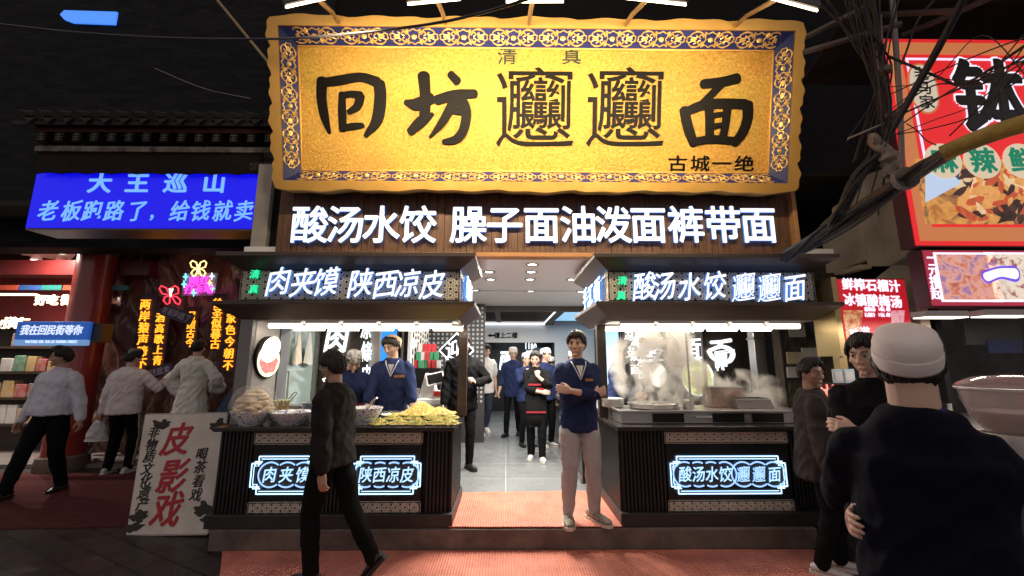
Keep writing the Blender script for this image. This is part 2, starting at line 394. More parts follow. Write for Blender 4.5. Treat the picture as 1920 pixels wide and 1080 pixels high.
# ------------------------------------------------------------------ fascia board with the white letters
M_WOOD = mat('reclaimed_brown_planks', (.085,.036,.014), .6, 0, (.17,.080,.032), 5, .3, 30, stretch=(6,1,.7))
M_WOODL = mat('orange_pine_trim', (.42,.19,.065), .5, 0, (.50,.25,.09), 4, .1, 20, stretch=(.6,1,6))
fas = thing('fascia_board', 'brown plank fascia with nine glowing white dish words under the gold sign', 'shop sign', (0.3,4.2,2.7))
fb = MB(); x = -2.36
while x < 2.97:
    wv = random.uniform(.055,.10); wv = min(wv, 2.98-x)
    fb.bx(x, x+wv-.004, 4.2+random.uniform(0,.012), 4.26, 2.70, 3.42); x += wv
sp('plank_panel', fb, M_WOOD, fas); sp('backing', MB().bx(-2.37,3.0,4.26,4.3,2.68,3.42), M_MATTE, fas)
ft = MB().bx(-2.40,3.0,4.14,4.27,2.655,2.70); ft.bx(2.985,3.03,4.14,4.27,2.655,3.40); sp('trim', ft, M_WOODL, fas, bevel=.004)
lt = MB(); PXC = [582,649,716,784,879,946,1015,1084,1149,1215,1285,1355,1421]
for c, px in zip('酸汤水饺臊子面油泼面裤带面', PXC):
    text(lt, c, W(px,423,4.17), (1,0,0), (0,0,1), .40, .385, .018, .018)
sp('lettering', lt, [M_LED, M_LEDB], fas)

# ------------------------------------------------------------------ gold signboard, leaning forward
TIL = math.atan2(.40, 1.63)
SO = Vector((.32, 4.08, 3.36)); SX = Vector((1,0,0)); SY = Vector((0,-math.sin(TIL),math.cos(TIL))); SN = SX.cross(SY)   # SN faces the street
def on(px, py, d=0):
    r = ray(px, py); o = SO+SN*d; t = (o-Vector((0,0,CAMZ))).dot(SN)/r.dot(SN); p = Vector((0,0,CAMZ))+r*t-SO
    return (p.dot(SX), p.dot(SY))
gs = thing('gold_signboard', 'huge gold signboard with carved blue border and black brush characters', 'shop sign', SO)
gs.rotation_euler = (PI/2+0, 0, 0)
gs.rotation_euler = Matrix((SX, SY, SN)).transposed().to_euler()
def gold_mat():
    m = mat('crackled_gold_leaf', (.72,.37,.045), .42, .82)
    n = m.node_tree.nodes; l = m.node_tree.links; b = n['Principled BSDF']
    tc = n.new('ShaderNodeTexCoord')
    vo = n.new('ShaderNodeTexVoronoi'); vo.inputs['Scale'].default_value = 62; vo.feature = 'DISTANCE_TO_EDGE'
    n1 = n.new('ShaderNodeTexNoise'); n1.inputs['Scale'].default_value = 34; n1.inputs['Detail'].default_value = 6; n1.inputs['Roughness'].default_value = .7
    n2 = n.new('ShaderNodeTexNoise'); n2.inputs['Scale'].default_value = 2.2; n2.inputs['Detail'].default_value = 5
    l.new(tc.outputs['Object'], n1.inputs['Vector']); l.new(tc.outputs['Object'], n2.inputs['Vector'])
    mxv = n.new('ShaderNodeMix'); mxv.data_type = 'RGBA'; mxv.inputs[0].default_value = .04
    l.new(tc.outputs['Object'], mxv.inputs[6]); l.new(n1.outputs['Color'], mxv.inputs[7]); l.new(mxv.outputs[2], vo.inputs['Vector'])
    ad = n.new('ShaderNodeMath'); ad.operation = 'MULTIPLY_ADD'; ad.inputs[1].default_value = 1.2; l.new(vo.outputs['Distance'], ad.inputs[0]); l.new(n1.outputs['Fac'], ad.inputs[2])
    bp = n.new('ShaderNodeBump'); bp.inputs['Strength'].default_value = .75; bp.inputs['Distance'].default_value = .012; l.new(ad.outputs[0], bp.inputs['Height']); l.new(bp.outputs[0], b.inputs['Normal'])
    cr = n.new('ShaderNodeValToRGB'); e = cr.color_ramp.elements; e[0].position = .3; e[1].position = .62
    e[0].color = (.50,.26,.045,1); e[1].color = (.86,.52,.115,1); l.new(n1.outputs['Fac'], cr.inputs[0])
    hv = n.new('ShaderNodeMix'); hv.data_type = 'RGBA'; hv.blend_type = 'MULTIPLY'; hv.inputs[0].default_value = .35; l.new(cr.outputs[0], hv.inputs[6]); l.new(n2.outputs['Color'], hv.inputs[7]); l.new(hv.outputs[2], b.inputs['Base Color'])
    return m
M_GOLDF = mat('gold_frame_paint', (.62,.34,.075), .38, .55, (.70,.40,.10), 3, .05, 20)
M_NAVY = mat('navy_border', (.010,.014,.085), .45, 0, (.014,.02,.11), 4)
M_INKB = mat('black_gloss_strokes', (.006,.005,.004), .5, 0, bump=.2, bs=50, spec=.05)
u0, v0 = on(513, 352, .15); u1, v1 = on(1492, 358, .15); ut0, vt = on(508, 32, .15); ut1, _ = on(1507, 40, .15)
UL, UR, VB, VT = (u0+ut0)/2, (u1+ut1)/2, (v0+v1)/2, (vt+on(1507,42,.15)[1])/2
# scalloped outline
def scal(a, b, n, per, amp):
    out = []
    for i in range(n):
        t = i/n; s_ = t*per; f = s_-math.floor(s_)
        out.append((a+(b-a)*t, amp*(math.sin(f*PI)**.6)*(1+.25*math.sin(s_*2.1))+amp*.25*math.sin(s_*PI*4)))
    return out
outl = [(u, VB-.0-d) for u, d in scal(UL, UR, 110, 7, .022)] + [(UR+d, v) for v, d in scal(VB, VT, 60, 6, .032)] + \
       [(u, VT+d) for u, d in scal(UR, UL, 110, 7, .024)] + [(UL-d, v) for v, d in scal(VT, VB, 60, 6, .032)]
inn = .075
def ringm(mb, outer, inner_rect, z0, z1):
    (a,b,c,d) = inner_rect; k = len(outer)
    def clamp(p): return (min(max(p[0],a),c), min(max(p[1],b),d))
    I = [clamp(p) for p in outer]
    vs = [(p[0],p[1],z1) for p in outer]+[(p[0],p[1],z1) for p in I]+[(p[0],p[1],z0) for p in outer]+[(p[0],p[1],z0) for p in I]
    fs = []
    for i in range(k):
        j = (i+1)%k; fs += [(i,j,k+j,k+i),(j,i,2*k+i,2*k+j),(k+i,k+j,3*k+j,3*k+i)]
    mb.add(vs, fs)
fr = MB(); ringm(fr, outl, (UL+inn,VB+inn,UR-inn,VT-inn), -.06, .15)
obj('outer_frame', fr, M_GOLDF, gs, smooth=40)
bw_ = .118
bd = MB()                                   # sloping blue border
A = (UL+inn,VB+inn,UR-inn,VT-inn); B_ = (A[0]+bw_,A[1]+bw_,A[2]-bw_,A[3]-bw_)
q = lambda r, z: [(r[0],r[1],z),(r[2],r[1],z),(r[2],r[3],z),(r[0],r[3],z)]
o4, i4 = q(A,.135), q(B_,.012)
bd.add(o4+i4, [(0,1,5,4),(1,2,6,5),(2,3,7,6),(3,0,4,7)])
obj('blue_border', bd, M_NAVY, gs)
ib = MB(); t_ = .016
for (a,b,c,d) in ((B_[0],B_[1],B_[2],B_[1]+t_),(B_[0],B_[3]-t_,B_[2],B_[3]),(B_[0],B_[1]+t_,B_[0]+t_,B_[3]-t_),(B_[2]-t_,B_[1]+t_,B_[2],B_[3]-t_)):
    ib.bx(a,c,b,d,-.01,.016)
obj('inner_frame', ib, M_GOLDF, gs, bevel=.004)
pn = MB().bx(B_[0],B_[2],B_[1],B_[3],-.03,.002)
obj('gold_panel', pn, gold_mat(), gs)
obj('backing', MB().bx(UL+.05,UR-.05,VB+.05,VT-.05,-.12,-.062), M_DARK, gs)
# carved scrollwork: one unit is four mirrored scrolls about a rosette
def scroll_unit(mb, cx, cy, L, H, vert, zf):
    def put(pts, r):
        for sx in (1,-1):
            for sy in (1,-1):
                P = []
                for x, y in pts:
                    x, y = x*sx*L/2, y*sy*H/2
                    if vert: x, y = y, x
                    P.append((cx+x, cy+y, zf(cx+x, cy+y)+.006))
                mb.tube(catmull(P, 3), r, 5, caps=False)
    put([(.18,.0),(.30,.55),(.52,.92),(.78,.80),(.86,.42),(.70,.18),(.56,.36),(.66,.55)], .0062)
    put([(.30,.25),(.42,.62),(.50,.30),(.40,.10)], .0065)
    put([(.0,.95),(.16,.70),(.30,.92),(.22,.45)], .006)
    put([(.86,.42),(.98,.25),(.96,.02)], .0062)
    put([(.58,.0),(.72,.10),(.84,.0)], .007)
    put([(.50,.92),(.62,1.0),(.72,.94)], .006)
    n = 14; vs = [(cx, cy, zf(cx,cy)+.026)]
    for k in range(n):
        a = 2*PI*k/n; r = H*.30*(1 if k % 2 else .8); vs.append((cx+r*math.cos(a), cy+r*math.sin(a), zf(cx,cy)+.008))
    mb.add(vs, [(0,1+k,1+(k+1)%n) for k in range(n)])
M_GOLDC = mat('pale_gold_carving', (.66,.40,.10), .40, .5, (.80,.52,.16), 9)
sc = MB(); nu = 10
def zt(x, y):                       # height of the sloping border at (x, y)
    t = max(0, min(1, max((A[3]-y)/bw_ if y > B_[3] else 0, (y-A[1])/bw_ if y < B_[1] else 0, (x-A[0])/bw_ if x < B_[0] else 0, (A[2]-x)/bw_ if x > B_[2] else 0)))
    return .135-.123*t
for k in range(nu):
    cx = A[0]+bw_*.6+(A[2]-A[0]-bw_*1.2)*(k+.5)/nu; L = (A[2]-A[0]-bw_*1.2)/nu*.97
    scroll_unit(sc, cx, A[3]-bw_*.5, L, bw_*.86, False, zt); scroll_unit(sc, cx, A[1]+bw_*.5, L, bw_*.86, False, zt)
for k in range(3):
    cy = B_[1]+.01+(B_[3]-B_[1]-.02)*(k+.5)/3; L = (B_[3]-B_[1])/3*.97
    scroll_unit(sc, A[0]+bw_*.5, cy, L, bw_*.84, True, zt); scroll_unit(sc, A[2]-bw_*.5, cy, L, bw_*.84, True, zt)
obj('scroll_carving', sc, M_GOLDC, gs, smooth=60)
# the big characters, brush stroke by brush stroke
E3 = (Vector((1,0,0)), Vector((0,1,0)), Vector((0,0,0)), Vector((0,0,1)))
def brush(name, strokes, ox, oy, k):
    mb = MB()
    for z, (pts, ws) in enumerate(strokes):
        P = [on(ox+x/k, oy+y/k, .01) for x, y in pts]
        stroke(mb, P, [w_/k*.0056*.96 for w_ in ws], .0012*z, E3[0], E3[1], E3[2], E3[3], .014)
    obj(name, mb, [M_INKB, M_INKB], gs)
brush('character', [
 ([(296,428),(292,520),(308,620),(334,708)], [58,52,46,18]),
 ([(290,442),(380,430),(500,412),(590,438)], [44,52,48,56]),
 ([(600,446),(606,520),(588,640),(528,724)], [62,62,58,24]),
 ([(402,500),(402,590),(406,690)], [34,42,40]),
 ([(398,512),(450,502),(500,510)], [34,34,46]),
 ([(500,512),(484,566),(438,598)], [46,42,26]),
 ([(402,684),(460,674),(512,668)], [30,36,26])], 500, 0, 2.842)
brush('character', [
 ([(836,402),(844,500),(842,620)], [64,58,58]),
 ([(742,546),(800,556),(876,524)], [30,66,60]),
 ([(766,702),(826,646),(884,608)], [44,58,20]),
 ([(980,396),(1016,434)], [40,46]),
 ([(908,534),(1000,508),(1110,500)], [52,54,46]),
 ([(1046,545),(1064,600),(1050,690),(1010,742),(944,756)], [56,52,50,46,26]),
 ([(1010,520),(972,590),(930,660),(870,732)], [52,48,40,12]),
 ([(985,588),(1030,590),(1072,578)], [34,44,30])], 500, 0, 2.842)
brush('character', [
 ([(906,448),(1000,438),(1088,418)], [50,52,56]),
 ([(1010,440),(962,492),(908,548)], [46,42,44]),
 ([(804,584),(826,680),(856,768)], [50,54,44]),
 ([(806,598),(900,562),(1000,552),(1130,556)], [44,52,52,54]),
 ([(1142,556),(1142,630),(1116,705),(1072,764)], [56,54,52,44]),
 ([(846,758),(950,742),(1078,752)], [38,42,40]),
 ([(936,570),(940,650),(938,745)], [46,46,44]),
 ([(1034,560),(1026,650),(1008,745)], [44,40,42]),
 ([(936,620),(1020,606)], [26,24]), ([(936,676),(1014,664)], [26,24])], 1000, 0, 2.843)
for px in (1004, 1174):
    t2 = MB(); a = on(px, 206, .01); e0 = on(px-76, 206, .01); e1 = on(px+76, 206, .01); y0 = on(px, 278, .01)[1]; y1 = on(px, 132, .01)[1]
    text(t2, '𰻞', (a[0], (y0+y1)/2, .004), (1,0,0), (0,1,0), (e1[0]-e0[0])/1*1.02, (y1-y0)*1.0, .004, .004, 1, lift=.0002)
    obj('character', t2, [M_INKB, M_INKB], gs)
M_INKG = mat('dark_green_lacquer', (.012,.032,.02), .3)
t2 = MB()
for c, px in (('清',951),('真',1072)):
    a = on(px, 105, .01); text(t2, c, (a[0],a[1],.003), (1,0,0), (0,1,0), .21, .165, .004, .014, 1)
obj('small_lettering', t2, [M_INKG, M_INKG], gs)
t2 = MB()
for c, px in (('古',1271),('城',1313),('一',1354),('绝',1396)):
    a = on(px, 307, .01); text(t2, c, (a[0],a[1],.003), (1,0,0), (0,1,0), .215, .155, .004, .018, 1)
obj('small_lettering', t2, [M_INKB, M_INKB], gs)

# ------------------------------------------------------------------ flood lamps over the sign
M_TAN = mat('tan_steel_arm', (.36,.25,.13), .5, .3)
M_FLOOD = emi('flood_lamp_face', (1,.80,.52), 9)
LW = {0:'flood lamp at the left end of the row above the gold sign', 1:'second flood lamp from the left above the gold sign', 2:'middle flood lamp above the gold sign',
      3:'second flood lamp from the right above the gold sign', 4:'flood lamp at the right end of the row above the gold sign'}
FL = [(523,640,-.30),(760,866,-.1),(948,1056,0.02),(1172,1286,.12),(1412,1540,.28)]
for i, (a, b, k) in enumerate(FL):
    pa, pb = W(a, -12 if i < 4 else -11, 2.52), W(b, -9 if i < 4 else -4, 2.58); c = (pa+pb)/2; L = (pb-pa).length
    t = thing('flood_lamp', LW[i], 'flood lamp', c, 'flood lamps above the gold sign')
    aim = (on(960,190)); tgt = SO + SX*((c.x-SO.x)*.80) + SY*.80; d = (tgt-c).normalized()
    R = d.to_track_quat('-Z', 'Y').to_matrix()
    hb = MB().box((0,0,.035), (L,.17,.05), R); obj('housing', hb, M_DARK, t, bevel=.006)
    for s_ in range(9): pass
    fb = MB().box((0,0,.005), (L*.96,.14,.010), R); obj('lit_face', fb, M_FLOOD, t)
    back = SO + SX*(c.x-SO.x+k) + SY*1.60 + SN*-.05 - c
    ar = MB().tube([R @ Vector((0,0,.06)), back*.6+Vector((0,0,.05)), back], .02, 8); obj('arm', ar, M_TAN, t)
    area('light', c+d*.03, tgt, L*.9, .12, 28, (1,.81,.54), 130)
# ------------------------------------------------------------------ stall canopies and counters
def wp(root, name, mb, m, **k):      # a part given in world coordinates under a thing
    o = obj(name, mb, m, root, **k); p = root; off = Vector((0,0,0))
    while p is not None: off += p.location; p = p.parent
    o.location = -off; return o
def lattice(mb, o, ex, ey, w, h, a):  # pierced rosette screen filling w x h from the lower left corner o
    o = Vector(o); ex = Vector(ex).normalized(); ey = Vector(ey).normalized(); n = ex.cross(ey)
    def seg(p, q, wd):
        p = [min(max(p[0],0),w), min(max(p[1],0),h)]; q = [min(max(q[0],0),w), min(max(q[1],0),h)]
        dx, dy = q[0]-p[0], q[1]-p[1]; L = math.hypot(dx, dy)
        if L < 1e-4: return
        nx, ny = -dy/L*wd/2, dx/L*wd/2
        P = [o+ex*x+ey*y for x, y in ((p[0]-nx,p[1]-ny),(q[0]-nx,q[1]-ny),(q[0]+nx,q[1]+ny),(p[0]+nx,p[1]+ny))]
        mb.slab(P, n*.004)
    r_ = a*math.sqrt(3)/2; wd = a*.082; ny = int(h/r_)+2
    for j in range(-1, ny):
        for i in range(-1, int(w/a)+2):
            cx = i*a+(a/2 if j % 2 else 0); cy = j*r_+h*.5-int(h/2/r_)*r_
            if cx < -a*.5 or cx > w+a*.5 or cy < -a*.5 or cy > h+a*.5: continue
            pt = lambda r, k: (cx+r*a*math.cos(k*PI/6), cy+r*a*math.sin(k*PI/6))
            for k in range(12):
                seg(pt(.17,k), pt(.17,k+1), wd*1.5); seg(pt(.17,k), pt(.36,k), wd); seg(pt(.36,k), pt(.5,k+.5), wd*1.1); seg(pt(.5,k+.5), pt(.36,k+1), wd*1.1)
    for p, q in (((0,0),(w,0)),((0,h),(w,h)),((0,0),(0,h)),((w,0),(w,h))): seg(p, q, wd*2)
    return mb
def rect_loft(mb, x0, x1, y0, y1, rings):
    vs = []; fs = []
    for d, z in rings: vs += [(x0-d,y0-d,z),(x1+d,y0-d,z),(x1+d,y1,z),(x0-d,y1,z)]
    for i in range(len(rings)-1):
        for k in range(4): a, b = i*4+k, i*4+(k+1)%4; fs.append((a,b,b+4,a+4))
    n = len(rings); fs.append((3,2,1,0)); fs.append(tuple(range(n*4-4,n*4)))
    return mb.add(vs, fs)
M_CORN = mat('brown_black_cornice_metal', (.085,.066,.052), .38, .35, (.11,.086,.068), 3, .04, 14, stretch=(.5,1,1))
M_LBACK = mat('dark_bronze_backing', (.05,.040,.030), .5, .3)
ORD = ['first','second','third','fourth','fifth']
def canopy(side, x0, x1, y1, title, tx, stitle, label):
    t = thing('stall_canopy', label, 'stall canopy', ((x0+x1)/2, 4.14, 2.0))
    yf = 4.15
    b = MB(); rect_loft(b, x0+.02, x1-.02, yf+.02, y1, [(0,2.16),(0,2.62)]); wp(t, 'sign_box', b, M_LBACK)
    b = MB(); rect_loft(b, x0, x1, yf-.01, y1+.01, [(-.02,2.50),(.0,2.515),(.165,2.615),(.17,2.655),(-.02,2.66)]); wp(t, 'upper_cornice', b, M_CORN, bevel=.004)
    b = MB(); rect_loft(b, x0+.01, x1-.01, yf+.01, y1+.02, [(-.03,2.02),(0,2.02),(.17,2.145),(.175,2.178),(-.02,2.205)]); wp(t, 'lower_cornice', b, M_CORN, bevel=.004)
    b = MB(); b.bx(x0+.03, x1-.03, yf+.04, y1-.02, 2.008, 2.019); wp(t, 'soffit', b, M_STEELD)
    xi = x1 if side < 0 else x0
    la = lattice(MB(), (x0+.004, yf-.001, 2.207), (1,0,0), (0,0,1), x1-x0-.008, .30, .115); wp(t, 'lattice_screen', la, M_LATT)
    if side < 0: la = lattice(MB(), (x1+.001, yf+.004, 2.207), (0,1,0), (0,0,1), y1-yf-.02, .30, .115)
    else: la = lattice(MB(), (x0-.001, y1-.004, 2.207), (0,-1,0), (0,0,1), y1-yf-.02, .30, .115)
    wp(t, 'lattice_screen', la, M_LATT)
    lt = MB()
    for c, px, py in title: text(lt, c, W(px,py,yf-.035), (1,0,0), (0,0,1), tx, .27, .026, .006 if c == '𰻞' else .014, -1, .16, .12)
    wp(t, 'lettering', lt, [M_LED, M_LEDB])
    lt = MB()
    for c, px, py in (('清',stitle[0],stitle[1]),('真',stitle[0]-2,stitle[1]+28)): text(lt, c, W(px,py,yf-.03), (1,0,0), (0,0,1), .10, .085, .02, .018, -1, .1)
    wp(t, 'lettering', lt, [M_GREEN, M_GREENS], label='small green characters')
    lt = MB(); s_ = '手工面' if side > 0 else '𰻞𰻞面'
    for k, c in enumerate(s_):
        f = (k+.5)/3
        if side > 0: text(lt, c, (x0-.035, y1-.05-(y1-yf-.1)*f, 2.36), (0,-1,0), (0,0,1), .27, .25, .026, .024, -1, .12, .05)
        else: text(lt, c, (x1+.035, yf+.05+(y1-yf-.1)*f, 2.36), (0,1,0), (0,0,1), .23, .25, .026, .024, -1, .12, .05)
    wp(t, 'lettering', lt, [M_LED, M_LEDB])
    xp, yp = (-.48, 4.72) if side < 0 else (1.035, 4.58)
    b = MB().bx(xp-.048, xp+.048, yp, yp+.09, 1.03, 2.007); wp(t, 'post', b, M_BRONZE, bevel=.006)
    return t
canopy(-1, -2.63, -.465, 4.98, [('肉',525,529),('夹',571,531),('馍',614,530),('陕',678,532),('西',724,534),('凉',766,533),('皮',812,535)], .255, (480,515),
       'left stall canopy with lattice sign for stuffed buns and cold noodles')
canopy(1, 1.025, 3.11, 5.3, [('酸',1207,538),('汤',1244,538),('水',1291,539),('饺',1338,537),('𰻞',1392,540),('𰻞',1440,541),('面',1487,541)], .245, (1166,527),
       'right stall canopy with lattice sign for sour soup dumplings and noodles')
def tube_lamps(x0, L, step, y, row, side):
    for i in range(5):
        t = thing('tube_lamp', f'{ORD[i]} tube lamp from left in the {row} row under the {side} canopy', 'lamp', (x0+i*step+L/2, y, 2.0), f'tube lamps under the {side} stall canopy')
        obj('housing', MB().box((0,0,-.004), (L,.07,.020)), M_WHITEP, t, bevel=.003)
        m = MB(); m.tube([(-L/2+.01,0,-.036),(L/2-.01,0,-.036)], .030, 12, flat=.8); obj('lit_tube', m, M_TUBE, t, smooth=50)
        area('light', (x0+i*step+L/2, y, 1.955), (x0+i*step+L/2, y+.1, 0), L, .05, 12, (1,.85,.68))
tube_lamps(-2.38, .335, .375, 4.26, 'front', 'left'); tube_lamps(-2.30, .335, .375, 4.60, 'rear', 'left')
tube_lamps(1.16, .335, .375, 4.26, 'front', 'right'); tube_lamps(1.08, .335, .375, 4.60, 'rear', 'right')

M_SLAT = mat('dark_ribbed_cladding', (.012,.011,.010), .42, .2, (.020,.018,.016), 10)
def neon(root, px0, px1, py0, py1, groups, cw):
    y = 4.022; m = MB(); a, b = W(px0,py0,y), W(px1,py1,y); x0, z1, x1, z0 = a.x, a.z, b.x, b.z
    s = .06; r = .0058
    def poly(p, rr=r, mi=0, dy=0): m.k = mi; m.tube([(q[0], y+dy, q[1]) for q in p], rr, 6); m.k = 0
    for k, (i, j) in enumerate(((0,.0),(.022,.022))):
        f = -i
        poly([(x0+s*1.0+i, z1-f*0-i), (x1-s-i, z1-i)], r if k == 0 else r*.6); poly([(x0+s+i, z0+i), (x1-s-i, z0+i)], r if k == 0 else r*.6)
        poly([(x0+i, z0+s+i), (x0+i, z1-s-i)], r if k == 0 else r*.6); poly([(x1-i, z0+s+i), (x1-i, z1-s-i)], r if k == 0 else r*.6)
    for sx in (0, 1):
        for sz in (0, 1):
            cx = x0 if sx == 0 else x1; cz = z0 if sz == 0 else z1; dx = 1 if sx == 0 else -1; dz = 1 if sz == 0 else -1
            poly([(cx+dx*s*1.0,cz),(cx+dx*s*1.0,cz+dz*s*1.35),(cx+dx*s*.45,cz+dz*s*1.35),(cx+dx*s*.45,cz+dz*s*.75),(cx+dx*s*1.5,cz+dz*s*.75)])
            poly([(cx,cz+dz*s*1.0),(cx+dx*s*1.35,cz+dz*s*1.0)])
    wp(root, 'neon_border', m, M_NEONW)
    m = MB(); l = MB(); disc = MB()
    for chars, cx0, step, cy in groups:
        R = .105
        for k, c in enumerate(chars):
            p = W(cx0+step*k, cy, y); n = len(chars)
            P = []
            for q in range(29):
                A = 2*PI*q/28; v = Vector((p.x+R*math.cos(A), y-.004, p.z+R*math.sin(A)))
                P.append(v)
            st = abs(W(cx0+step*(k+1), cy, y).x-p.x); run = []
            for v in P:          # keep only the outer outline of the chain of rings
                ins = (k > 0 and (v.x-(p.x-st))**2+(v.z-p.z)**2 < R*R*.97) or (k < n-1 and (v.x-(p.x+st))**2+(v.z-p.z)**2 < R*R*.97)
                if ins:
                    if len(run) > 1: m.tube(run, .0068, 6)
                    run = []
                else: run.append(v)
            if len(run) > 1: m.tube(run, .0068, 6)
            disc.lathe([(0,0),(R*.97,0)], (0,0,0), 24); nn = 24*2
            for i in range(len(disc.v)-nn, len(disc.v)): v = disc.v[i]; disc.v[i] = (p.x+v[0], y+.012-.0008*k, p.z+v[1])
            text(l, c, (p.x, y-.004, p.z), (1,0,0), (0,0,1), cw, .128, .006, .016 if c != '𰻞' else .004, -1, .12, .06)
    wp(root, 'neon_rings', m, emi('soft_blue_neon', (.30,.52,1), 1.5)); wp(root, 'ring_disc', disc, mat('dim_bronze_disc', (.06,.05,.03), .5))
    wp(root, 'lettering', l, [emi('pale_blue_letters', (.50,.80,1), 1.25), M_LEDB])
def counter(side, x0, x1, label, panels):
    t = thing('stall_counter', label, 'stall counter', ((x0+x1)/2, 4.4, .17)); y0, y1 = 4.06, 4.86
    b = MB().bx(x0+.01,x1-.01,y0+.01,y1,.172,.96); wp(t, 'cabinet', b, M_MATTE)
    b = MB().bx(x0-.03,x1+.03,y0-.055,y1+.02,.172,.285); wp(t, 'plinth', b, M_DARK, bevel=.006)
    b = MB(); b.slab([(x0-.035,y0-.07,.985),(x1+.035,y0-.07,.985),(x1+.035,y1+.03,.985),(x0-.035,y1+.03,.985)], (0,0,.04)); wp(t, 'countertop', b, mat('black_stone_top', (.022,.019,.017), .22, 0, (.035,.030,.027), 30), bevel=.008)
    sl = MB(); x = x0+.01
    while x < x1-.02:
        if not any(a-.01 < x < bb+.01 for a, bb, *_ in panels): sl.bx(x, x+.02, y0-.012, y0+.012, .287, .984)
        x += .034
    wp(t, 'slat_cladding', sl, M_SLAT); sl = MB(); xs = x1 if side < 0 else x0; y = y0+.02
    while y < y1-.02: sl.bx(xs-.012, xs+.012, y, y+.02, .287, .984); y += .034
    wp(t, 'slat_cladding', sl, M_SLAT)
    for a, bb, *rest in panels:
        p = MB().bx(a, bb, y0-.02, y0+.01, .38, .87); wp(t, 'sign_panel', p, M_BLACK)
        la = lattice(MB(), (a,y0-.021,.876), (1,0,0), (0,0,1), bb-a, .10, .082); wp(t, 'lattice_strip', la, M_LATT)
        la = lattice(MB(), (a,y0-.021,.289), (1,0,0), (0,0,1), bb-a, .088, .082); wp(t, 'lattice_strip', la, M_LATT)
        wp(t, 'lattice_backing', MB().bx(a, bb, y0-.008, y0+.009, .876, .982), M_LBACK); wp(t, 'lattice_backing', MB().bx(a, bb, y0-.008, y0+.009, .287, .379), M_LBACK)
        neon(t, *rest)
    return t
xw = lambda px, py=880: W(px, py, 4.05).x
counter(-1, -2.60, -.50, 'left food counter with two blue neon signs on its dark front',
        [(xw(474), xw(592), 474, 590, 856, 926, [('肉夹馍',507,31,890)], .13), (xw(660), xw(790), 664, 787, 856, 926, [('陕西凉皮',686,26,890)], .125)])
counter(1, 1.05, 3.05, 'right cooking counter with one wide blue neon sign on its front',
        [(xw(1250), xw(1480), 1256, 1478, 856, 925, [('酸汤水饺',1284,25,889), ('𰻞𰻞面',1393,29,889)], .125)])

# ------------------------------------------------------------------ what stands on the left counter
ZC = 1.027
def tile_blue():
    m = mat('blue_white_china', (.78,.79,.80), .15, coat=.3)
    n = m.node_tree.nodes; l = m.node_tree.links; b = n['Principled BSDF']
    tc = n.new('ShaderNodeTexCoord'); no = n.new('ShaderNodeTexNoise'); no.inputs['Scale'].default_value = 26; no.inputs['Detail'].default_value = 4; no.inputs['Distortion'].default_value = 2.2
    cr = n.new('ShaderNodeValToRGB'); cr.color_ramp.interpolation = 'EASE'; e = cr.color_ramp.elements
    e[0].position = .55; e[0].color = (.80,.80,.80,1); e[1].position = .61; e[1].color = (.045,.075,.30,1)
    l.new(tc.outputs['Object'], no.inputs['Vector']); l.new(no.outputs['Fac'], cr.inputs[0]); l.new(cr.outputs[0], b.inputs['Base Color']); return m
M_CHINA = tile_blue()
def bowl(px, py, y, r, h, label, fill=None, name='china_bowl', m=None, group='blue and white bowls'):
    p = W(px, py, y); t = thing(name, label, 'bowl', (p.x, y, ZC), group)
    b = MB(); b.lathe([(r*.52,0),(r*.55,h*.08),(r*.74,h*.4),(r*.93,h*.8),(r,h),(r*.985,h*1.02),(r*.95,h*.98),(r*.86,h*.7),(r*.6,h*.25),(0,h*.15)], n=36)
    obj('bowl', b, m or M_CHINA, t, smooth=50)
    if fill:
        f = MB(); vs = [(0,0,h*.80)]; k = 24
        for j in range(1, 5):
            for i in range(k):
                a = 2*PI*i/k; rr = r*.90*j/4; vs.append((rr*math.cos(a), rr*math.sin(a), h*.76+(.012*noise.noise(Vector((rr*30*math.cos(a), rr*30*math.sin(a), px)))) ))
        fs = [(0,1+i,1+(i+1)%k) for i in range(k)]+[(1+j*k+i,1+(j+1)*k+i,1+(j+1)*k+(i+1)%k,1+j*k+(i+1)%k) for j in range(3) for i in range(k)]
        f.add(vs, fs); obj('filling', f, fill, t, smooth=60)
    return t
M_SAUCE = mat('pink_brown_sauce', (.40,.20,.13), .25, 0, (.55,.33,.22), 20)
M_DSAUCE = mat('dark_broth', (.09,.05,.025), .15, 0, (.16,.09,.05), 14)
bowl(470, 800, 4.14, .185, .13, 'large blue and white bowl under the heap of bagged flatbreads')
bowl(547, 800, 4.18, .20, .115, 'wide blue and white bowl right of the bread bowl', M_DSAUCE)
bowl(524, 770, 4.48, .12, .10, 'small blue and white bowl holding skewers behind the bread', None)
bowl(596, 800, 4.22, .13, .12, 'blue and white bowl half hidden behind the walking man', M_DSAUCE)
bowl(683, 801, 4.20, .165, .15, 'blue and white bowl of pinkish sauce with a spoon', M_SAUCE)
sp_ = MB(); p = W(683,801,4.20); sp_.tube([(p.x+.02,4.2,ZC+.115),(p.x+.07,4.17,ZC+.21),(p.x+.12,4.15,ZC+.245)], [.009,.008,.01], 8); sp_.ball((p.x+.005,4.2,ZC+.108), (.03,.022,.012))
o = obj('spoon', sp_, M_STEEL, smooth=60); tag(o, 'steel spoon standing in the bowl of pinkish sauce', 'spoon')
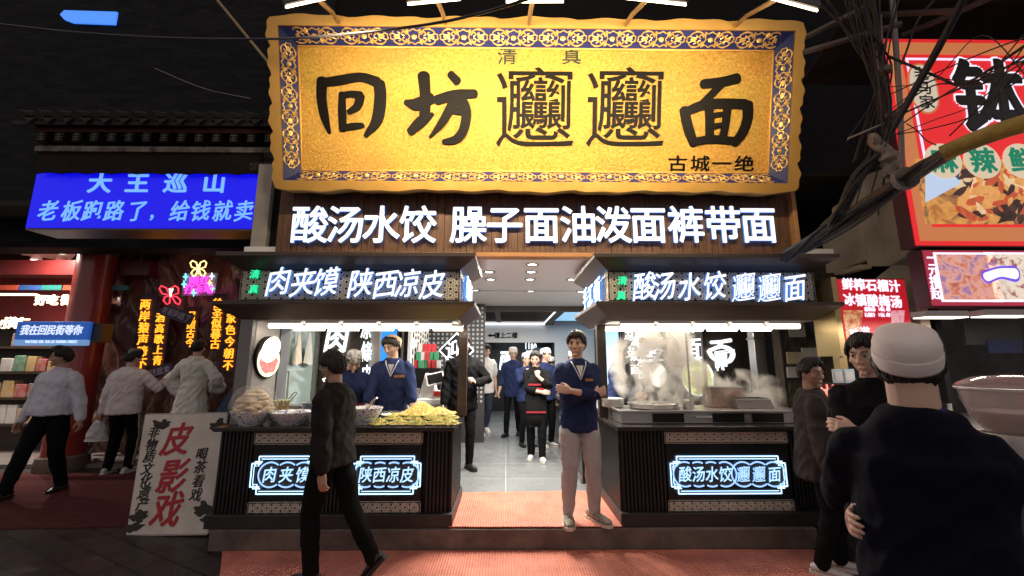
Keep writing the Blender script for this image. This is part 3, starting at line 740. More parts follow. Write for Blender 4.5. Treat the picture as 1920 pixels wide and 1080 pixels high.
# flatbreads in a plastic bag
M_BREAD = mat('pale_flatbread', (.84,.73,.55), .8, 0, (.74,.58,.38), 22, .2, 60)
M_BAG = mat('clear_plastic_bag', (.9,.88,.84), .12, alpha=.17, bump=.6, bs=26)
p = W(472, 800, 4.14); random.seed(3); k = 0
for lay in range(7):
    n = [7,7,6,6,5,4,2][lay]; R = [.125,.125,.115,.10,.085,.06,.03][lay]
    for i in range(n):
        a = 2*PI*i/n+lay*.6; b = MB()
        b.lathe([(0,-.016),(.042,-.016),(.056,-.007),(.058,.004),(.046,.018),(.02,.022),(0,.021)], n=18)
        o = obj('flatbread', b, M_BREAD, smooth=40) if k == 0 else proto_b.copy()
        if k == 0: proto_b = o
        else: C.objects.link(o)
        o.location = (p.x+R*math.cos(a), 4.14+R*math.sin(a), ZC+.12+lay*.030+random.uniform(-.004,.004)); o.rotation_euler = (random.uniform(-.25,.25), random.uniform(-.25,.25), a)
        tag(o, 'round pale flatbread in the bagged heap on the left end of the counter', 'bread', 'flatbreads heaped in the plastic bag'); k += 1
bg_ = MB(); vs = []; nn = 40; prof = [(.175,.115),(.205,.16),(.205,.22),(.185,.275),(.145,.325),(.085,.352),(.0,.362)]
for i, (r, z) in enumerate(prof):
    for j in range(nn):
        a = 2*PI*j/nn; e = 1+.10*noise.noise(Vector((math.cos(a)*3, math.sin(a)*3, z*14))); vs.append((r*e*math.cos(a), r*e*math.sin(a)*.95, z+.01*noise.noise(Vector((a*3,z*9,1)))))
bg_.add(vs, [(i*nn+j,i*nn+(j+1)%nn,(i+1)*nn+(j+1)%nn,(i+1)*nn+j) for i in range(len(prof)-1) for j in range(nn)])
o = obj('plastic_bag', bg_, M_BAG, smooth=60); o.location = (p.x, 4.14, ZC); tag(o, 'clear plastic bag stretched over the heap of flatbreads', 'plastic bag')
# skewers
sk = MB(); p = W(524,770,4.48); random.seed(5)
for i in range(46):
    a = random.uniform(0,2*PI); r = .09*math.sqrt(random.random()); x, y = r*math.cos(a), r*math.sin(a)
    sk.k = 0; sk.tube([(p.x+x*.7,4.48+y*.7,ZC+.05),(p.x+x*1.1,4.48+y*1.1,ZC+.185)], .0035, 5)
    sk.k = 1; sk.ball((p.x+x*1.12,4.48+y*1.12,ZC+.19), (.012,.012,.011), 6, 4)
o = obj('skewers', sk, [mat('bamboo', (.55,.42,.22), .7), mat('green_white_topping', (.42,.48,.20), .7, 0, (.72,.70,.55), 60)]); o.name = 'skewer_bundle'; tag(o, 'bundle of short bamboo skewers with pale green tops in a small bowl', 'skewers')
# steel tray and tongs, plate stack
p = W(540,757,4.7); b = MB(); b.bx(p.x-.22,p.x+.16,4.6,4.82,ZC,ZC+.13); o = obj('steel_tray', b, M_STEEL, bevel=.01); tag(o, 'steel food tray behind the skewers on the left counter', 'tray')
b = MB(); b.tube([(p.x+.0,4.62,ZC+.14),(p.x+.10,4.60,ZC+.26)], .006, 6); b.tube([(p.x+.03,4.62,ZC+.14),(p.x+.135,4.60,ZC+.255)], .006, 6); b.tube([(p.x+.10,4.60,ZC+.26),(p.x+.118,4.60,ZC+.268),(p.x+.135,4.60,ZC+.255)], .006, 6)
o = obj('tongs', b, M_STEEL); tag(o, 'steel tongs leaning on the steel tray', 'tongs')
M_PLATE = mat('blue_grey_plates', (.30,.35,.45), .2, 0, (.55,.58,.64), 30)
p = W(590,766,4.62)
for i in range(13):
    b = MB(); b.lathe([(0,0),(.08,0),(.125,.014),(.128,.017),(.122,.019),(.08,.006),(0,.005)], n=28)
    if i == 0: o = obj('dinner_plate', b, M_PLATE, smooth=50); pr = o
    else: o = pr.copy(); C.objects.link(o)
    o.location = (p.x+random.uniform(-.004,.004), 4.62, ZC+.012*i); tag(o, 'blue grey plate in the stack behind the walking man', 'plate', 'blue grey plates in the counter stack')
# glass bowl
t = bowl(735, 786, 4.40, .13, .085, 'clear glass bowl of sliced garnish in front of the male cook', mat('pale_garnish', (.55,.55,.40), .6, 0, (.75,.72,.6), 30), 'glass_bowl', M_GLASS, None)
# noodle heap platter: many strands
def strands(mb, cx, cy, z, R, hgt, n, seed, w=.0038, L=.07):
    rnd = random.Random(seed)
    for i in range(n):
        a = rnd.uniform(0,2*PI); r = R*math.sqrt(rnd.random()); x, y = r*math.cos(a), r*math.sin(a)
        top = z+hgt*max(0,1-(r/R)**1.25)*rnd.uniform(.72,1.02); d = rnd.uniform(0,2*PI); pts = []
        for k in range(5):
            xx = x+math.cos(d)*L*k/4+.008*rnd.uniform(-1,1); yy = y+math.sin(d)*L*k/4+.008*rnd.uniform(-1,1); rr = min(1,math.hypot(xx,yy)/R)
            pts.append((cx+xx, cy+yy, z+hgt*max(0,1-rr**1.25)*.9+rnd.uniform(0,.014))); d += rnd.uniform(-.8,.8)
        mb.tube(pts, w, 4)
M_NOOD = mat('yellow_noodles', (.92,.73,.17), .45, 0, (.92,.80,.30), 40)
M_CORE = mat('noodle_core', (.80,.62,.15), .7)
p = W(795,787,4.44)
b = MB(); b.lathe([(0,0),(.16,.0),(.25,.022),(.255,.026),(.245,.028),(.16,.008),(0,.008)], n=40, sx=1.02, sy=.7)
t = thing('noodle_platter', 'oval china platter piled with a tall heap of yellow noodles', 'platter', (p.x+.02,4.44,ZC+.055)); obj('platter', b, M_PORC, t, smooth=50)
b = MB(); strands(b, -.05, 0, .01, .185, .120, 1900, 4, .0028, .06); strands(b, .13, 0, .01, .13, .06, 650, 5, .0028, .06)
b.k = 1; b.lathe([(.17,.012),(.11,.05),(.05,.085),(0,.105)], (-.05,0,0), 20); b.lathe([(.12,.012),(.07,.04),(0,.055)], (.13,0,0), 20)
obj('noodle_heap', b, [M_NOOD, M_CORE], t)
b = MB().bx(-.2,.2,-.1,.1,-.055,-.002); obj('stand', b, M_DARK, t)
M_CUC = mat('shredded_cucumber', (.35,.42,.10), .5, 0, (.62,.60,.25), 50)
k = 0
for row, (y, z, pxs) in enumerate(((4.12,0,(712,748,784,818,843)),(4.27,.03,(730,768,806,838)))):
    for px in pxs:
        p = W(px, 803, 4.12)
        t = thing('garnish_plate', f'small plate of yellow shredded noodles, {ORD[pxs.index(px)]} from left in the {"front" if row == 0 else "rear"} row', 'plate', (p.x, y, ZC+z), 'small noodle plates on the left counter')
        b = MB(); b.lathe([(0,0),(.06,0),(.085,.010),(.087,.013),(.082,.014),(.06,.005),(0,.005)], n=24); obj('plate', b, M_PORC, t, smooth=50)
        b = MB(); strands(b, 0, 0, .006, .066, .055, 170, k+20, .0028, .045); b.k = 1; strands(b, 0, 0, .022, .05, .036, 45, k+90, .003, .05); b.k = 2; b.lathe([(.07,.008),(.04,.03),(0,.042)], n=14)
        obj('shredded_noodles', b, [M_NOOD, M_CUC, M_CORE], t); k += 1

# ------------------------------------------------------------------ left stall interior
lw = MB().bx(-2.54,-2.475,4.222,4.66,1.026,2.018)
tag(obj('partition_panel', lw, M_GREYP, bevel=.004), 'pale grey partition with the round bun picture at the left end of the stall', 'partition')
lw = MB().bx(-2.60,-2.478,4.155,4.22,1.026,2.018)
tag(obj('end_pillar', lw, mat('mid_grey_panel', (.20,.195,.19), .45, .2), bevel=.004), 'grey end pillar left of the bun picture', 'pillar')
def photo_mat(name, cols, scale, s):
    m = bpy.data.materials.new(name); m.use_nodes = True; n = m.node_tree.nodes; l = m.node_tree.links; b = n['Principled BSDF']
    tc = n.new('ShaderNodeTexCoord'); no = n.new('ShaderNodeTexVoronoi'); no.inputs['Scale'].default_value = scale; no.inputs['Randomness'].default_value = 1
    n2 = n.new('ShaderNodeTexNoise'); n2.inputs['Scale'].default_value = scale*.6; n2.inputs['Detail'].default_value = 6; n2.inputs['Distortion'].default_value = 1.2
    mx = n.new('ShaderNodeMix'); mx.data_type = 'RGBA'; mx.inputs[0].default_value = .86
    l.new(tc.outputs['Object'], no.inputs['Vector']); l.new(tc.outputs['Object'], n2.inputs['Vector']); l.new(no.outputs['Color'], mx.inputs[6]); l.new(n2.outputs['Color'], mx.inputs[7])
    bwn = n.new('ShaderNodeRGBToBW'); l.new(mx.outputs[2], bwn.inputs[0])
    cr = n.new('ShaderNodeValToRGB'); e = cr.color_ramp.elements
    while len(e) < len(cols): e.new(.5)
    for i, c in enumerate(cols): e[i].position = .28+.44*i/(len(cols)-1); e[i].color = (*c, 1)
    l.new(bwn.outputs[0], cr.inputs[0]); l.new(cr.outputs[0], b.inputs['Base Color']); l.new(cr.outputs[0], b.inputs['Emission Color']); b.inputs['Emission Strength'].default_value = s
    b.inputs['Roughness'].default_value = .35
    return m
t = thing('bun_lightbox', 'glowing round picture of a meat-filled bun on the grey partition', 'sign', (-2.472,4.435,1.655))
def blob(rx, rz, cx=0, cz=0, n=30, wob=.0, seed=1):
    return [(0, cx+rx*math.cos(2*PI*i/n)*(1+wob*noise.noise(Vector((math.cos(2*PI*i/n)*2,math.sin(2*PI*i/n)*2,seed)))), cz+rz*math.sin(2*PI*i/n)*(1+wob*noise.noise(Vector((math.cos(2*PI*i/n)*2,math.sin(2*PI*i/n)*2,seed+9))))) for i in range(n)]
obj('casing', MB().slab([(x,y,z) for x,y,z in blob(.225,.215)], (.028,0,0)), M_MATTE, t)
obj('lit_plate', MB().slab([(.03,y,z) for x,y,z in blob(.205,.165,0,-.035)], (.004,0,0)), emi('bun_cream', (1,.90,.66), 1.1), t)
obj('meat_filling', MB().slab([(.036,y,z) for x,y,z in blob(.165,.10,-.01,-.055,26,.35,4)], (.004,0,0)), photo_mat('meat_photo', [(.5,.05,.05),(.85,.20,.18),(.95,.45,.38)], 30, .9), t)
obj('bun_top', MB().slab([(.042,y*.9-z*.25,z+y*.3) for x,y,z in blob(.19,.12,.02,.075)], (.004,0,0)), emi('bun_top_cream', (1,.95,.80), 1.5), t)
t = thing('glass_door', 'greenish glass door with steel frame at the back of the left stall', 'door', (-2.6,5.4,.17))
wp(t, 'frame', MB().bx(-2.56,-2.47,4.68,4.88,.172,2.6).bx(-2.56,-2.48,5.62,5.70,.172,2.6), M_STEELD)
wp(t, 'pane', MB().bx(-2.53,-2.52,4.88,5.62,.172,2.6), mat('green_frosted_glass', (.33,.42,.38), .12, 0, coat=.4))
wp(t, 'handle', MB().tube([(-2.515,4.93,1.2),(-2.47,4.93,1.2),(-2.47,4.93,1.5),(-2.515,4.93,1.5)], .012, 8), M_STEEL)
def towel(px, y, zt, w, h, label, m, seed):
    x = -2.50; b = MB(); n = 16; k = 10; vs = []
    for j in range(k+1):
        f = j/k; ww = .012+w*(f**.8)*.5
        for i in range(n):
            a = 2*PI*i/n; vs.append((.035+.028*f*math.sin(a)+.012*math.sin(3*a+seed)*f, ww*math.cos(a), -h*f+.015*math.sin(2*a+seed)*f))
    b.add(vs, [(j*n+i,j*n+(i+1)%n,(j+1)*n+(i+1)%n,(j+1)*n+i) for j in range(k) for i in range(n)]+[tuple(k*n+i for i in range(n))])
    o = obj('towel', b, m, smooth=70); o.location = (x, y, zt); return tag(o, label, 'towel')
towel(0, 5.08, 1.98, .15, .40, 'cream towel hanging on the glass door, nearer the bun picture', mat('cream_cloth', (.66,.60,.48), .9, 0, (.72,.66,.55), 8, .3, 60), 0)
towel(0, 5.36, 1.98, .19, .40, 'greyish white towel hanging on the glass door beside the cream towel', mat('grey_white_cloth', (.60,.60,.54), .9, 0, (.68,.66,.62), 8, .3, 60), 2)
bp_ = MB().bx(-2.58,-1.98,5.72,5.80,.172,2.6)
t = thing('menu_board', 'dark panel with a tall glowing white character behind the stall cooks', 'menu panel', (-2.28,5.76,.172)); wp(t, 'panel', bp_, M_BRONZE)
lt = MB(); text(lt, '肉', W(632,636,5.69), (1,0,0), (0,0,1), .34, .36, .02, .03, -1, .14); text(lt, '夹', W(632,690,5.69), (1,0,0), (0,0,1), .34, .36, .02, .03, -1, .14); text(lt, '馍', W(632,744,5.69), (1,0,0), (0,0,1), .34, .36, .02, .03, -1, .14); wp(t, 'lettering', lt, [M_LED, M_LED])
t = thing('menu_board', 'narrow black panel with a column of small white characters', 'menu panel', (-1.92,5.76,.172)); wp(t, 'panel', MB().bx(-1.975,-1.83,5.70,5.80,.172,2.6), M_BLACK)
lt = MB()
for c, py in (('凉',618),('條',660),('皮',704)): text(lt, c, W(687,py,5.69), (1,0,0), (0,0,1), .15, .26, .01, .02, -1)
wp(t, 'lettering', lt, [M_LED, M_LED])
t = thing('glass_partition_post', 'grey steel post beside the black menu column', 'post', (-1.77,5.76,.172)); wp(t, 'post', MB().bx(-1.825,-1.70,5.72,5.80,.172,2.65), M_STEELD)
t = thing('blue_screen', 'tall glowing blue screen behind the male cook', 'screen', W(723,650,7.0)); a, b_ = W(711,590,7.0), W(738,760,7.0)
wp(t, 'casing', MB().bx(a.x-.03,b_.x+.03,7.0,7.06,.9,2.7), M_DARK); wp(t, 'display', MB().bx(a.x,b_.x,6.99,6.999,.95,2.66), emi('screen_blue', (.03,.28,.95), 1.0))
t = thing('shop_partition', 'black partition strips between the blue screen and the dashed white wall', 'partition', (-1.9,7.1,.172)); a, b_ = W(738,650,7.05), W(770,650,7.05)
wp(t, 'panel', MB().bx(a.x+.03,b_.x,7.02,7.1,.172,2.7), M_BLACK); wp(t, 'mullion', MB().bx(a.x+.14,a.x+.17,6.99,7.02,.172,2.7), M_STEELD)
# white wall pierced with dashes (angled) and dotted black wall behind the till
t = thing('dashed_screen', 'white screen pierced with columns of black dashes', 'screen', (-1.75,7.4,.172))
a, b_ = W(770,650,7.0), W(803,650,7.9); e = (b_-a); e.z = 0; L = e.length; e.normalize(); nrm = Vector((e.y,-e.x,0))
wp(t, 'panel', MB().slab([(a.x,a.y,.172),(b_.x,b_.y,.172),(b_.x,b_.y,2.7),(a.x,a.y,2.7)], -nrm*.05), M_WHITEP)
d = MB(); random.seed(9)
for i in range(7):
    z = .5
    while z < 2.6:
        h = random.choice((.05,.09,.14)); q = Vector((a.x,a.y,0))+e*(L*(i+.6)/7.4)+nrm*.002
        if random.random() < .8: d.slab([q+Vector((0,0,z)),q+e*.05+Vector((0,0,z)),q+e*.05+Vector((0,0,z+h)),q+Vector((0,0,z+h))], nrm*.003)
        z += h+.05
wp(t, 'dashes', d, M_MATTE)
t = thing('dotted_wall', 'dark wall covered in a grid of pale square dots behind the till', 'wall panel', (-1.0,8.0,.172))
a, b_ = W(800,650,8.0), W(909,650,8.0); wp(t, 'panel', MB().bx(a.x,b_.x,8.0,8.1,.172,2.7), mat('charcoal_panel', (.03,.03,.032), .5)); d = MB(); x = a.x+.05
while x < b_.x-.03:
    z = .9
    while z < 2.66: d.bx(x-.021,x+.021,7.995,7.999,z-.021,z+.021); z += .082
    x += .082
wp(t, 'dots', d, mat('pale_dot', (.34,.36,.38), .5))
pc = W(856,657,6.7); t = thing('diamond_sign', 'black diamond sign with white edge and glowing character behind the post', 'sign', pc)
r = .27; dm = lambda r, y: [(0,y,-r),(r,y,0),(0,y,r),(-r,y,0)]
obj('panel', MB().slab(dm(r,0), (0,.03,0)), M_BLACK, t); b = MB(); P = [Vector(q) for q in dm(r,-.005)]
for i in range(4): b.tube([P[i],P[(i+1)%4]], .010, 6)
obj('lit_edge', b, M_LED, t); l = MB(); text(l, '迎', (-.03,-.006,0), (1,0,0), (0,0,1), .30, .30, .01, .02, -1); obj('lettering', l, [M_LED, M_LED], t)
obj('hanger', MB().tube([(0,.015,r),(0,.015,2.72-pc.z)], .006, 6), M_DARK, t)
# till counter
t = thing('till_counter', 'white till counter with a pale stone top behind the noodle platter', 'counter', (-1.35,6.3,.172)); a, b_ = W(770,750,6.2), W(850,750,6.2)
wp(t, 'cabinet', MB().bx(a.x,b_.x,6.2,6.75,.172,1.02), M_GREYP); wp(t, 'countertop', MB().bx(a.x-.02,b_.x+.02,6.16,6.78,1.02,1.09), M_WHITEP, bevel=.006)
t = thing('till_terminal', 'white till terminal with a tilted black screen', 'till', (-1.13,6.35,1.09))
b = MB(); b.slab([(-.15,0,0),(.12,0,0),(.05,0,.30),(-.06,0,.36)], (0,.22,0)); obj('body', b, M_WHITEP, t, bevel=.01)
Rt = Matrix.Rotation(rad(-28),3,'X') @ Matrix.Rotation(rad(-15),3,'Y'); obj('screen_frame', MB().box((.10,-.06,.28), (.26,.02,.19), Rt), M_WHITEP, t, bevel=.006); obj('screen', MB().box(Vector((.10,-.06,.28))+Rt@Vector((0,-.012,0)), (.22,.006,.15), Rt), M_BLACK, t)
t = thing('receipt_printer', 'small white and red printer beside the till terminal', 'printer', (-.98,6.3,1.09)); obj('body', MB().bx(-.09,.09,0,.15,0,.11), M_WHITEP, t, bevel=.01); obj('front', MB().bx(-.07,.07,-.012,-.001,.03,.10), mat('red_plastic', (.6,.04,.03), .35), t)
b = MB(); b.lathe([(.035,0),(.035,.10),(.045,.105),(.045,.14),(.02,.15),(0,.15)], n=18); o = obj('steel_cup', b, M_STEEL, smooth=40); o.location = (-1.28,6.24,1.09); tag(o, 'small steel cup on the white till counter', 'cup')
t = thing('drinks_rack', 'black rack of red and green drink boxes behind the till', 'rack', W(803,708,7.2)); p = t.location.copy(); t.location.z = 1.09
obj('stand', MB().bx(-.22,.22,-.12,.12,-.9,.42), M_BLACK, t)
random.seed(2); t0 = None
for j in range(3):
    for i in range(6-j):
        c = random.choice(('red','red','green','white')); col = {'red':(.55,.04,.05),'green':(.05,.30,.14),'white':(.7,.68,.66)}[c]
        o = obj('drink_box', MB().bx(-.033,.033,-.03,.03,0,.13), mat(c+'_carton', col, .4), bevel=.003); o.location = (p.x-.20+.075*i+.03*j, 7.2-.05*random.random(), 1.51+.135*j)
        tag(o, f'small {c} drink box stacked on the rack behind the till', 'drink box', f'{c} drink boxes on the rack')
b = MB().bx(-2.5,-.75,6.9,7.0,.172,1.0)

# ------------------------------------------------------------------ right stall: cooking trough, back panels, steam
tr = thing('cooking_trough', 'long steel cooking trough on the right counter', 'cooker', (1.9,4.5,ZC))
wp(tr, 'trough', MB().bx(1.10,2.98,4.16,4.82,ZC,1.135), M_STEEL, bevel=.006)
wp(tr, 'rim', MB().bx(1.085,2.995,4.14,4.165,1.128,1.15).bx(1.085,1.11,4.165,4.83,1.128,1.15), M_STEEL, bevel=.004)
for x in (1.40,1.98,2.36): wp(tr, 'front_panel', MB().bx(x,x+.30,4.150,4.159,ZC+.012,1.122), M_BLACK)
wp(tr, 'handle', MB().tube([(1.80,4.15,1.09),(1.80,4.12,1.09),(1.95,4.12,1.09),(1.95,4.15,1.09)], .008, 8), M_STEEL)
def on_tr(name, label, cat, px, py, y, z=1.137, **k): p = W(px,py,y); return thing(name, label, cat, (p.x,y,z), **k)
t = on_tr('noodle_pot', 'wide steel pot of boiling water sunk in the trough', 'pot', 1225, 780, 4.5)
obj('pot', MB().lathe([(.0,.01),(.24,.01),(.25,.05),(.26,.052),(.25,.045),(.23,.02),(.0,.022)], n=32), M_STEEL, t, smooth=40); obj('water', MB().lathe([(0,.03),(.238,.03)], n=32), mat('milky_water', (.55,.50,.42), .1), t)
t = on_tr('strainer_basket', 'wire strainer with a loop handle standing in the trough', 'strainer', 1248, 780, 4.3)
b = MB(); b.tube(catmull([(-.13,0,.0),(-.12,0,.055),(-.09,0,.07),(.09,0,.07),(.12,0,.055),(.13,0,0)],5), .008, 8); obj('handle', b, M_STEEL, t, smooth=60)
b = MB()
for i in range(12): b.tube([(-.16+.028*i,.02,.0),(-.16+.028*i,.02,.022)], .004, 5)
b.tube([(-.17,.02,.022),(.16,.02,.022)], .005, 6); obj('rack', b, M_STEEL, t)
t = on_tr('steel_canister', 'short steel canister beside the glass screen post', 'canister', 1292, 779, 4.42); obj('body', MB().lathe([(.055,0),(.055,.085),(.05,.09),(0,.092)], n=22), M_STEEL, t, smooth=40); obj('rim', MB().lathe([(.058,.078),(.061,.084),(.058,.09)], n=22), M_STEEL, t)
t = on_tr('steamer_box', 'square steel steamer box in the middle of the trough', 'steamer', 1357, 778, 4.62); obj('box', MB().bx(-.17,.16,-.1,.1,0,.20), mat('red_lit_steel', (.42,.30,.25), .35, .8), t, bevel=.008); obj('lid', MB().bx(-.18,.17,-.11,.11,.201,.215), M_STEEL, t, bevel=.004)  # reddish light on the box put into its steel colour
t = on_tr('slotted_burner_hood', 'sloping steel hood with slots at the right of the trough', 'hood', 1420, 778, 4.4)
b = MB().slab([(-.19,0,0),(.19,0,0),(.15,0,.10),(-.21,0,.10)], (0,.24,0)); obj('hood', b, M_STEELD, t, bevel=.006); b = MB()
for i in range(14): b.bx(-.19+.024*i,-.178+.024*i,.02,.2,.1005,.104)
obj('slots', b, M_MATTE, t)
b = MB(); b.tube([(0,0,0),(0,0,.92)], .011, 8); t = on_tr('glass_screen', 'thin steel post with a glass sneeze guard over the trough', 'screen', 1297, 778, 4.36); obj('post', b, M_STEEL, t); obj('pane', MB().bx(-.62,-.012,.0,.006,.06,.80), M_GLASS, t)
t0 = W(1148,772,4.62)
for i in range(7):
    o = pr.copy(); o.data = pr.data.copy(); o.data.materials[0] = M_PORC; C.objects.link(o); o.location = (t0.x, 4.62, 1.137+.012*i); tag(o, 'white plate in the stack at the left end of the trough', 'plate', 'white plates stacked by the trough')
# back panels
t = thing('menu_wall', 'black back wall with a large glowing noodle emblem', 'menu wall', (3.3,6.2,.172))
a, b_ = W(1318,650,6.2), W(1412,650,6.2); wp(t, 'panel', MB().bx(a.x,b_.x,6.2,6.28,.172,2.65), M_BRONZE)
y = 6.17; l = MB(); O = Vector((0,y,0))
def pxst(pts, ws, z): stroke(l, [(W(x,yy,y).x, W(x,yy,y).z) for x, yy in pts], [w_*.0079*1.04 for w_ in ws], z, Vector((1,0,0)), Vector((0,0,1)), O, Vector((0,-1,0)), .02)
pxst([(1333,642),(1350,641),(1369,638)],[6,6,7],0); pxst([(1352,642),(1346,652)],[6,6],.002); pxst([(1328,658),(1334,668),(1340,674)],[6,7,6],.004); pxst([(1330,657),(1350,650),(1366,654),(1373,664),(1368,676),(1358,680)],[6,6,7,8,7,5],.006)
pxst([(1340,660),(1375,656)],[2.2,2.2],.012); pxst([(1340,663),(1375,660)],[2,2],.014)
for i in range(8): pxst([(1341+2.8*i,662),(1341+2.8*i+.6*math.sin(i),678),(1342+2.8*i,690+5*math.sin(i*1.7))],[1.3,1.3,1.2],.008)
wp(t, 'noodle_emblem', l, [M_LED, M_LED])
t = thing('angled_menu_wall', 'black angled wall with glowing characters, a tower emblem and dish photos', 'menu wall', (2.4,7,.172))
A_ = W(1165,650,7.7); B2 = W(1322,650,6.24); A_.z = B2.z = 0; e = (B2-A_); L = e.length; e.normalize(); nr = Vector((e.y,-e.x,0))
wp(t, 'panel', MB().slab([A_+Vector((0,0,.172)),B2+Vector((0,0,.172)),B2+Vector((0,0,2.65)),A_+Vector((0,0,2.65))], -nr*.06), M_BLACK)
def ona(px, py, d=.02):
    r = ray(px, py); o = A_+nr*d; tt = (o-Vector((0,0,CAMZ))).dot(nr)/r.dot(nr); return Vector((0,0,CAMZ))+r*tt
l = MB(); up = (0,0,1)
for c, px, py, h in (('饺',1229,645,.27),('子',1229,675,.27),('面',1302,655,.34),('油',1190,640,.17),('泼',1190,668,.17),('面',1191,693,.17),('酸',1201,625,.16),('汤',1202,652,.16),('水',1203,678,.16),('饺',1204,702,.16),('凉',1180,628,.2),('皮',1181,660,.2),('陕',1302,612,.2)):
    text(l, c, ona(px,py), e, up, h*1.25, h, .012, .02, -1)
wp(t, 'lettering', l, [emi('white_menu_letters', (.95,.97,1), .8), M_LED])
l = MB()
for k in range(6):
    p = ona(1215, 640+9*k, .02); w_ = .05+.022*k; l.slab([p-e*w_*1.2-Vector((0,0,.03)), p+e*w_*1.2-Vector((0,0,.03)), p+e*w_*.7+Vector((0,0,.02)), p-e*w_*.7+Vector((0,0,.02))], nr*.01)
wp(t, 'tower_emblem', l, emi('white_menu_letters', (.95,.97,1), .8))
for px, py, r_, nm, cols in ((1233,703,.17,'dumpling_photo',[(.5,.45,.35),(.9,.85,.7),(.95,.92,.85),(.5,.3,.15)]),(1308,708,.245,'noodle_photo',[(.75,.6,.25),(.5,.2,.05),(.25,.45,.08),(.9,.8,.5),(.6,.25,.08)])):
    c = ona(px,py,.02); q = [c+e*r_*math.cos(2*PI*i/28)+Vector((0,0,r_*math.sin(2*PI*i/28))) for i in range(28)]; q2 = [c+(v-c)*1.1-nr*.001 for v in q]
    wp(t, 'photo_rim', MB().slab(q2, nr*.012), emi('photo_rim_glow', (.9,1,.9), 1.2)); wp(t, nm, MB().slab([v+nr*.013 for v in q], nr*.004), photo_mat(nm, cols, 22, .9))
cx = W(1424,680,5.6); t = thing('steel_column', 'brushed steel column at the back right of the cooking stall', 'column', (cx.x,5.6,.172)); wp(t, 'shaft', MB().bx(cx.x-.075,cx.x+.075,5.55,5.7,.172,2.5), M_STEEL, bevel=.01); wp(t, 'collar', MB().bx(cx.x-.085,cx.x+.085,5.54,5.71,1.9,1.93), M_STEELD)
t = thing('menu_screen', 'pale blue glowing menu screen behind the standing cook', 'screen', W(1145,640,8.3)); a, b_ = W(1118,600,8.3), W(1164,735,8.3)
wp(t, 'casing', MB().bx(a.x-.04,b_.x+.04,8.32,8.38,b_.z-.04,a.z+.04), M_DARK); wp(t, 'display', MB().bx(a.x,b_.x,8.30,8.318,b_.z,a.z), photo_mat('menu_screen_face', [(.20,.45,.8),(.42,.68,.95),(.55,.8,1),(.8,.45,.75)], 3, .9))
# inner counter along the right of the passage
t = thing('passage_counter', 'black glossy counter along the right side of the passage', 'counter', (1.0,7,.172))
wp(t, 'cabinet', MB().bx(.92,1.5,5.35,9.2,.172,1.0), M_BLACK); wp(t, 'countertop', MB().bx(.86,1.52,5.3,9.25,1.0,1.06), M_STEEL, bevel=.006); wp(t, 'kick_strip', MB().bx(.90,.919,5.35,9.2,.172,.25), M_STEELD)
for i, (x, y) in enumerate(((.98,8.2),(1.05,8.0),(.96,7.85),(1.1,7.7))):
    b = MB().lathe([(.0,0),(.085,0),(.09,.02),(.09,.19),(.096,.2),(.088,.2),(.08,.19),(0,.185)], n=22); o = obj('steel_pot', b, M_STEEL, smooth=40); o.location = (x,y,1.06); tag(o, 'polished steel pot on the passage counter left of the standing man', 'pot', 'steel pots on the passage counter')
# steam
def steam(name, c, d, dens, seed, label, sc_=4):
    m = bpy.data.materials.new(name); m.use_nodes = True; n = m.node_tree.nodes; l = m.node_tree.links; n.remove(n['Principled BSDF'])
    v = n.new('ShaderNodeVolumePrincipled'); v.inputs['Color'].default_value = (1,.97,.91,1); v.inputs['Anisotropy'].default_value = .2
    tc = n.new('ShaderNodeTexCoord'); mp = n.new('ShaderNodeMapping'); mp.inputs['Location'].default_value = (seed,seed*2,seed); mp.inputs['Scale'].default_value = (1,1,.75)
    t1 = n.new('ShaderNodeTexNoise'); t1.inputs['Scale'].default_value = sc_; t1.inputs['Detail'].default_value = 5; t1.inputs['Roughness'].default_value = .6; t1.inputs['Distortion'].default_value = .7
    l.new(tc.outputs['Object'], mp.inputs[0]); l.new(mp.outputs[0], t1.inputs['Vector'])
    mr = n.new('ShaderNodeMapRange'); mr.inputs['From Min'].default_value = .49; mr.inputs['From Max'].default_value = .66; mr.inputs['To Max'].default_value = dens; l.new(t1.outputs['Fac'], mr.inputs[0])
    # soft edges: fall-off with the distance from the middle of the box
    mp2 = n.new('ShaderNodeMapping'); mp2.inputs['Scale'].default_value = (2/d[0],2/d[1],2/d[2]); l.new(tc.outputs['Object'], mp2.inputs[0])
    ln = n.new('ShaderNodeVectorMath'); ln.operation = 'LENGTH'; l.new(mp2.outputs[0], ln.inputs[0])
    f = n.new('ShaderNodeMapRange'); f.inputs['From Min'].default_value = 1; f.inputs['From Max'].default_value = .25; l.new(ln.outputs['Value'], f.inputs[0])
    ml = n.new('ShaderNodeMath'); ml.operation = 'MULTIPLY'; l.new(mr.outputs[0], ml.inputs[0]); l.new(f.outputs[0], ml.inputs[1]); l.new(ml.outputs[0], v.inputs['Density'])
    l.new(v.outputs[0], n['Material Output'].inputs['Volume'])
    o = obj(name, MB().ball((0,0,0), (d[0]/2,d[1]/2,d[2]/2), 24, 14), m); o.location = c; tag(o, label, 'steam', kind='stuff')
p = W(1235,700,4.75); steam('steam', (p.x,4.74,1.58), (1.15,.75,1.15), 95, 3.1, 'pale steam cloud rising from the noodle pot')
p = W(1380,755,4.7); steam('steam', (p.x,4.7,1.27), (1.25,.5,.55), 60, 7.7, 'low steam drifting over the steamer box and hood', 5)
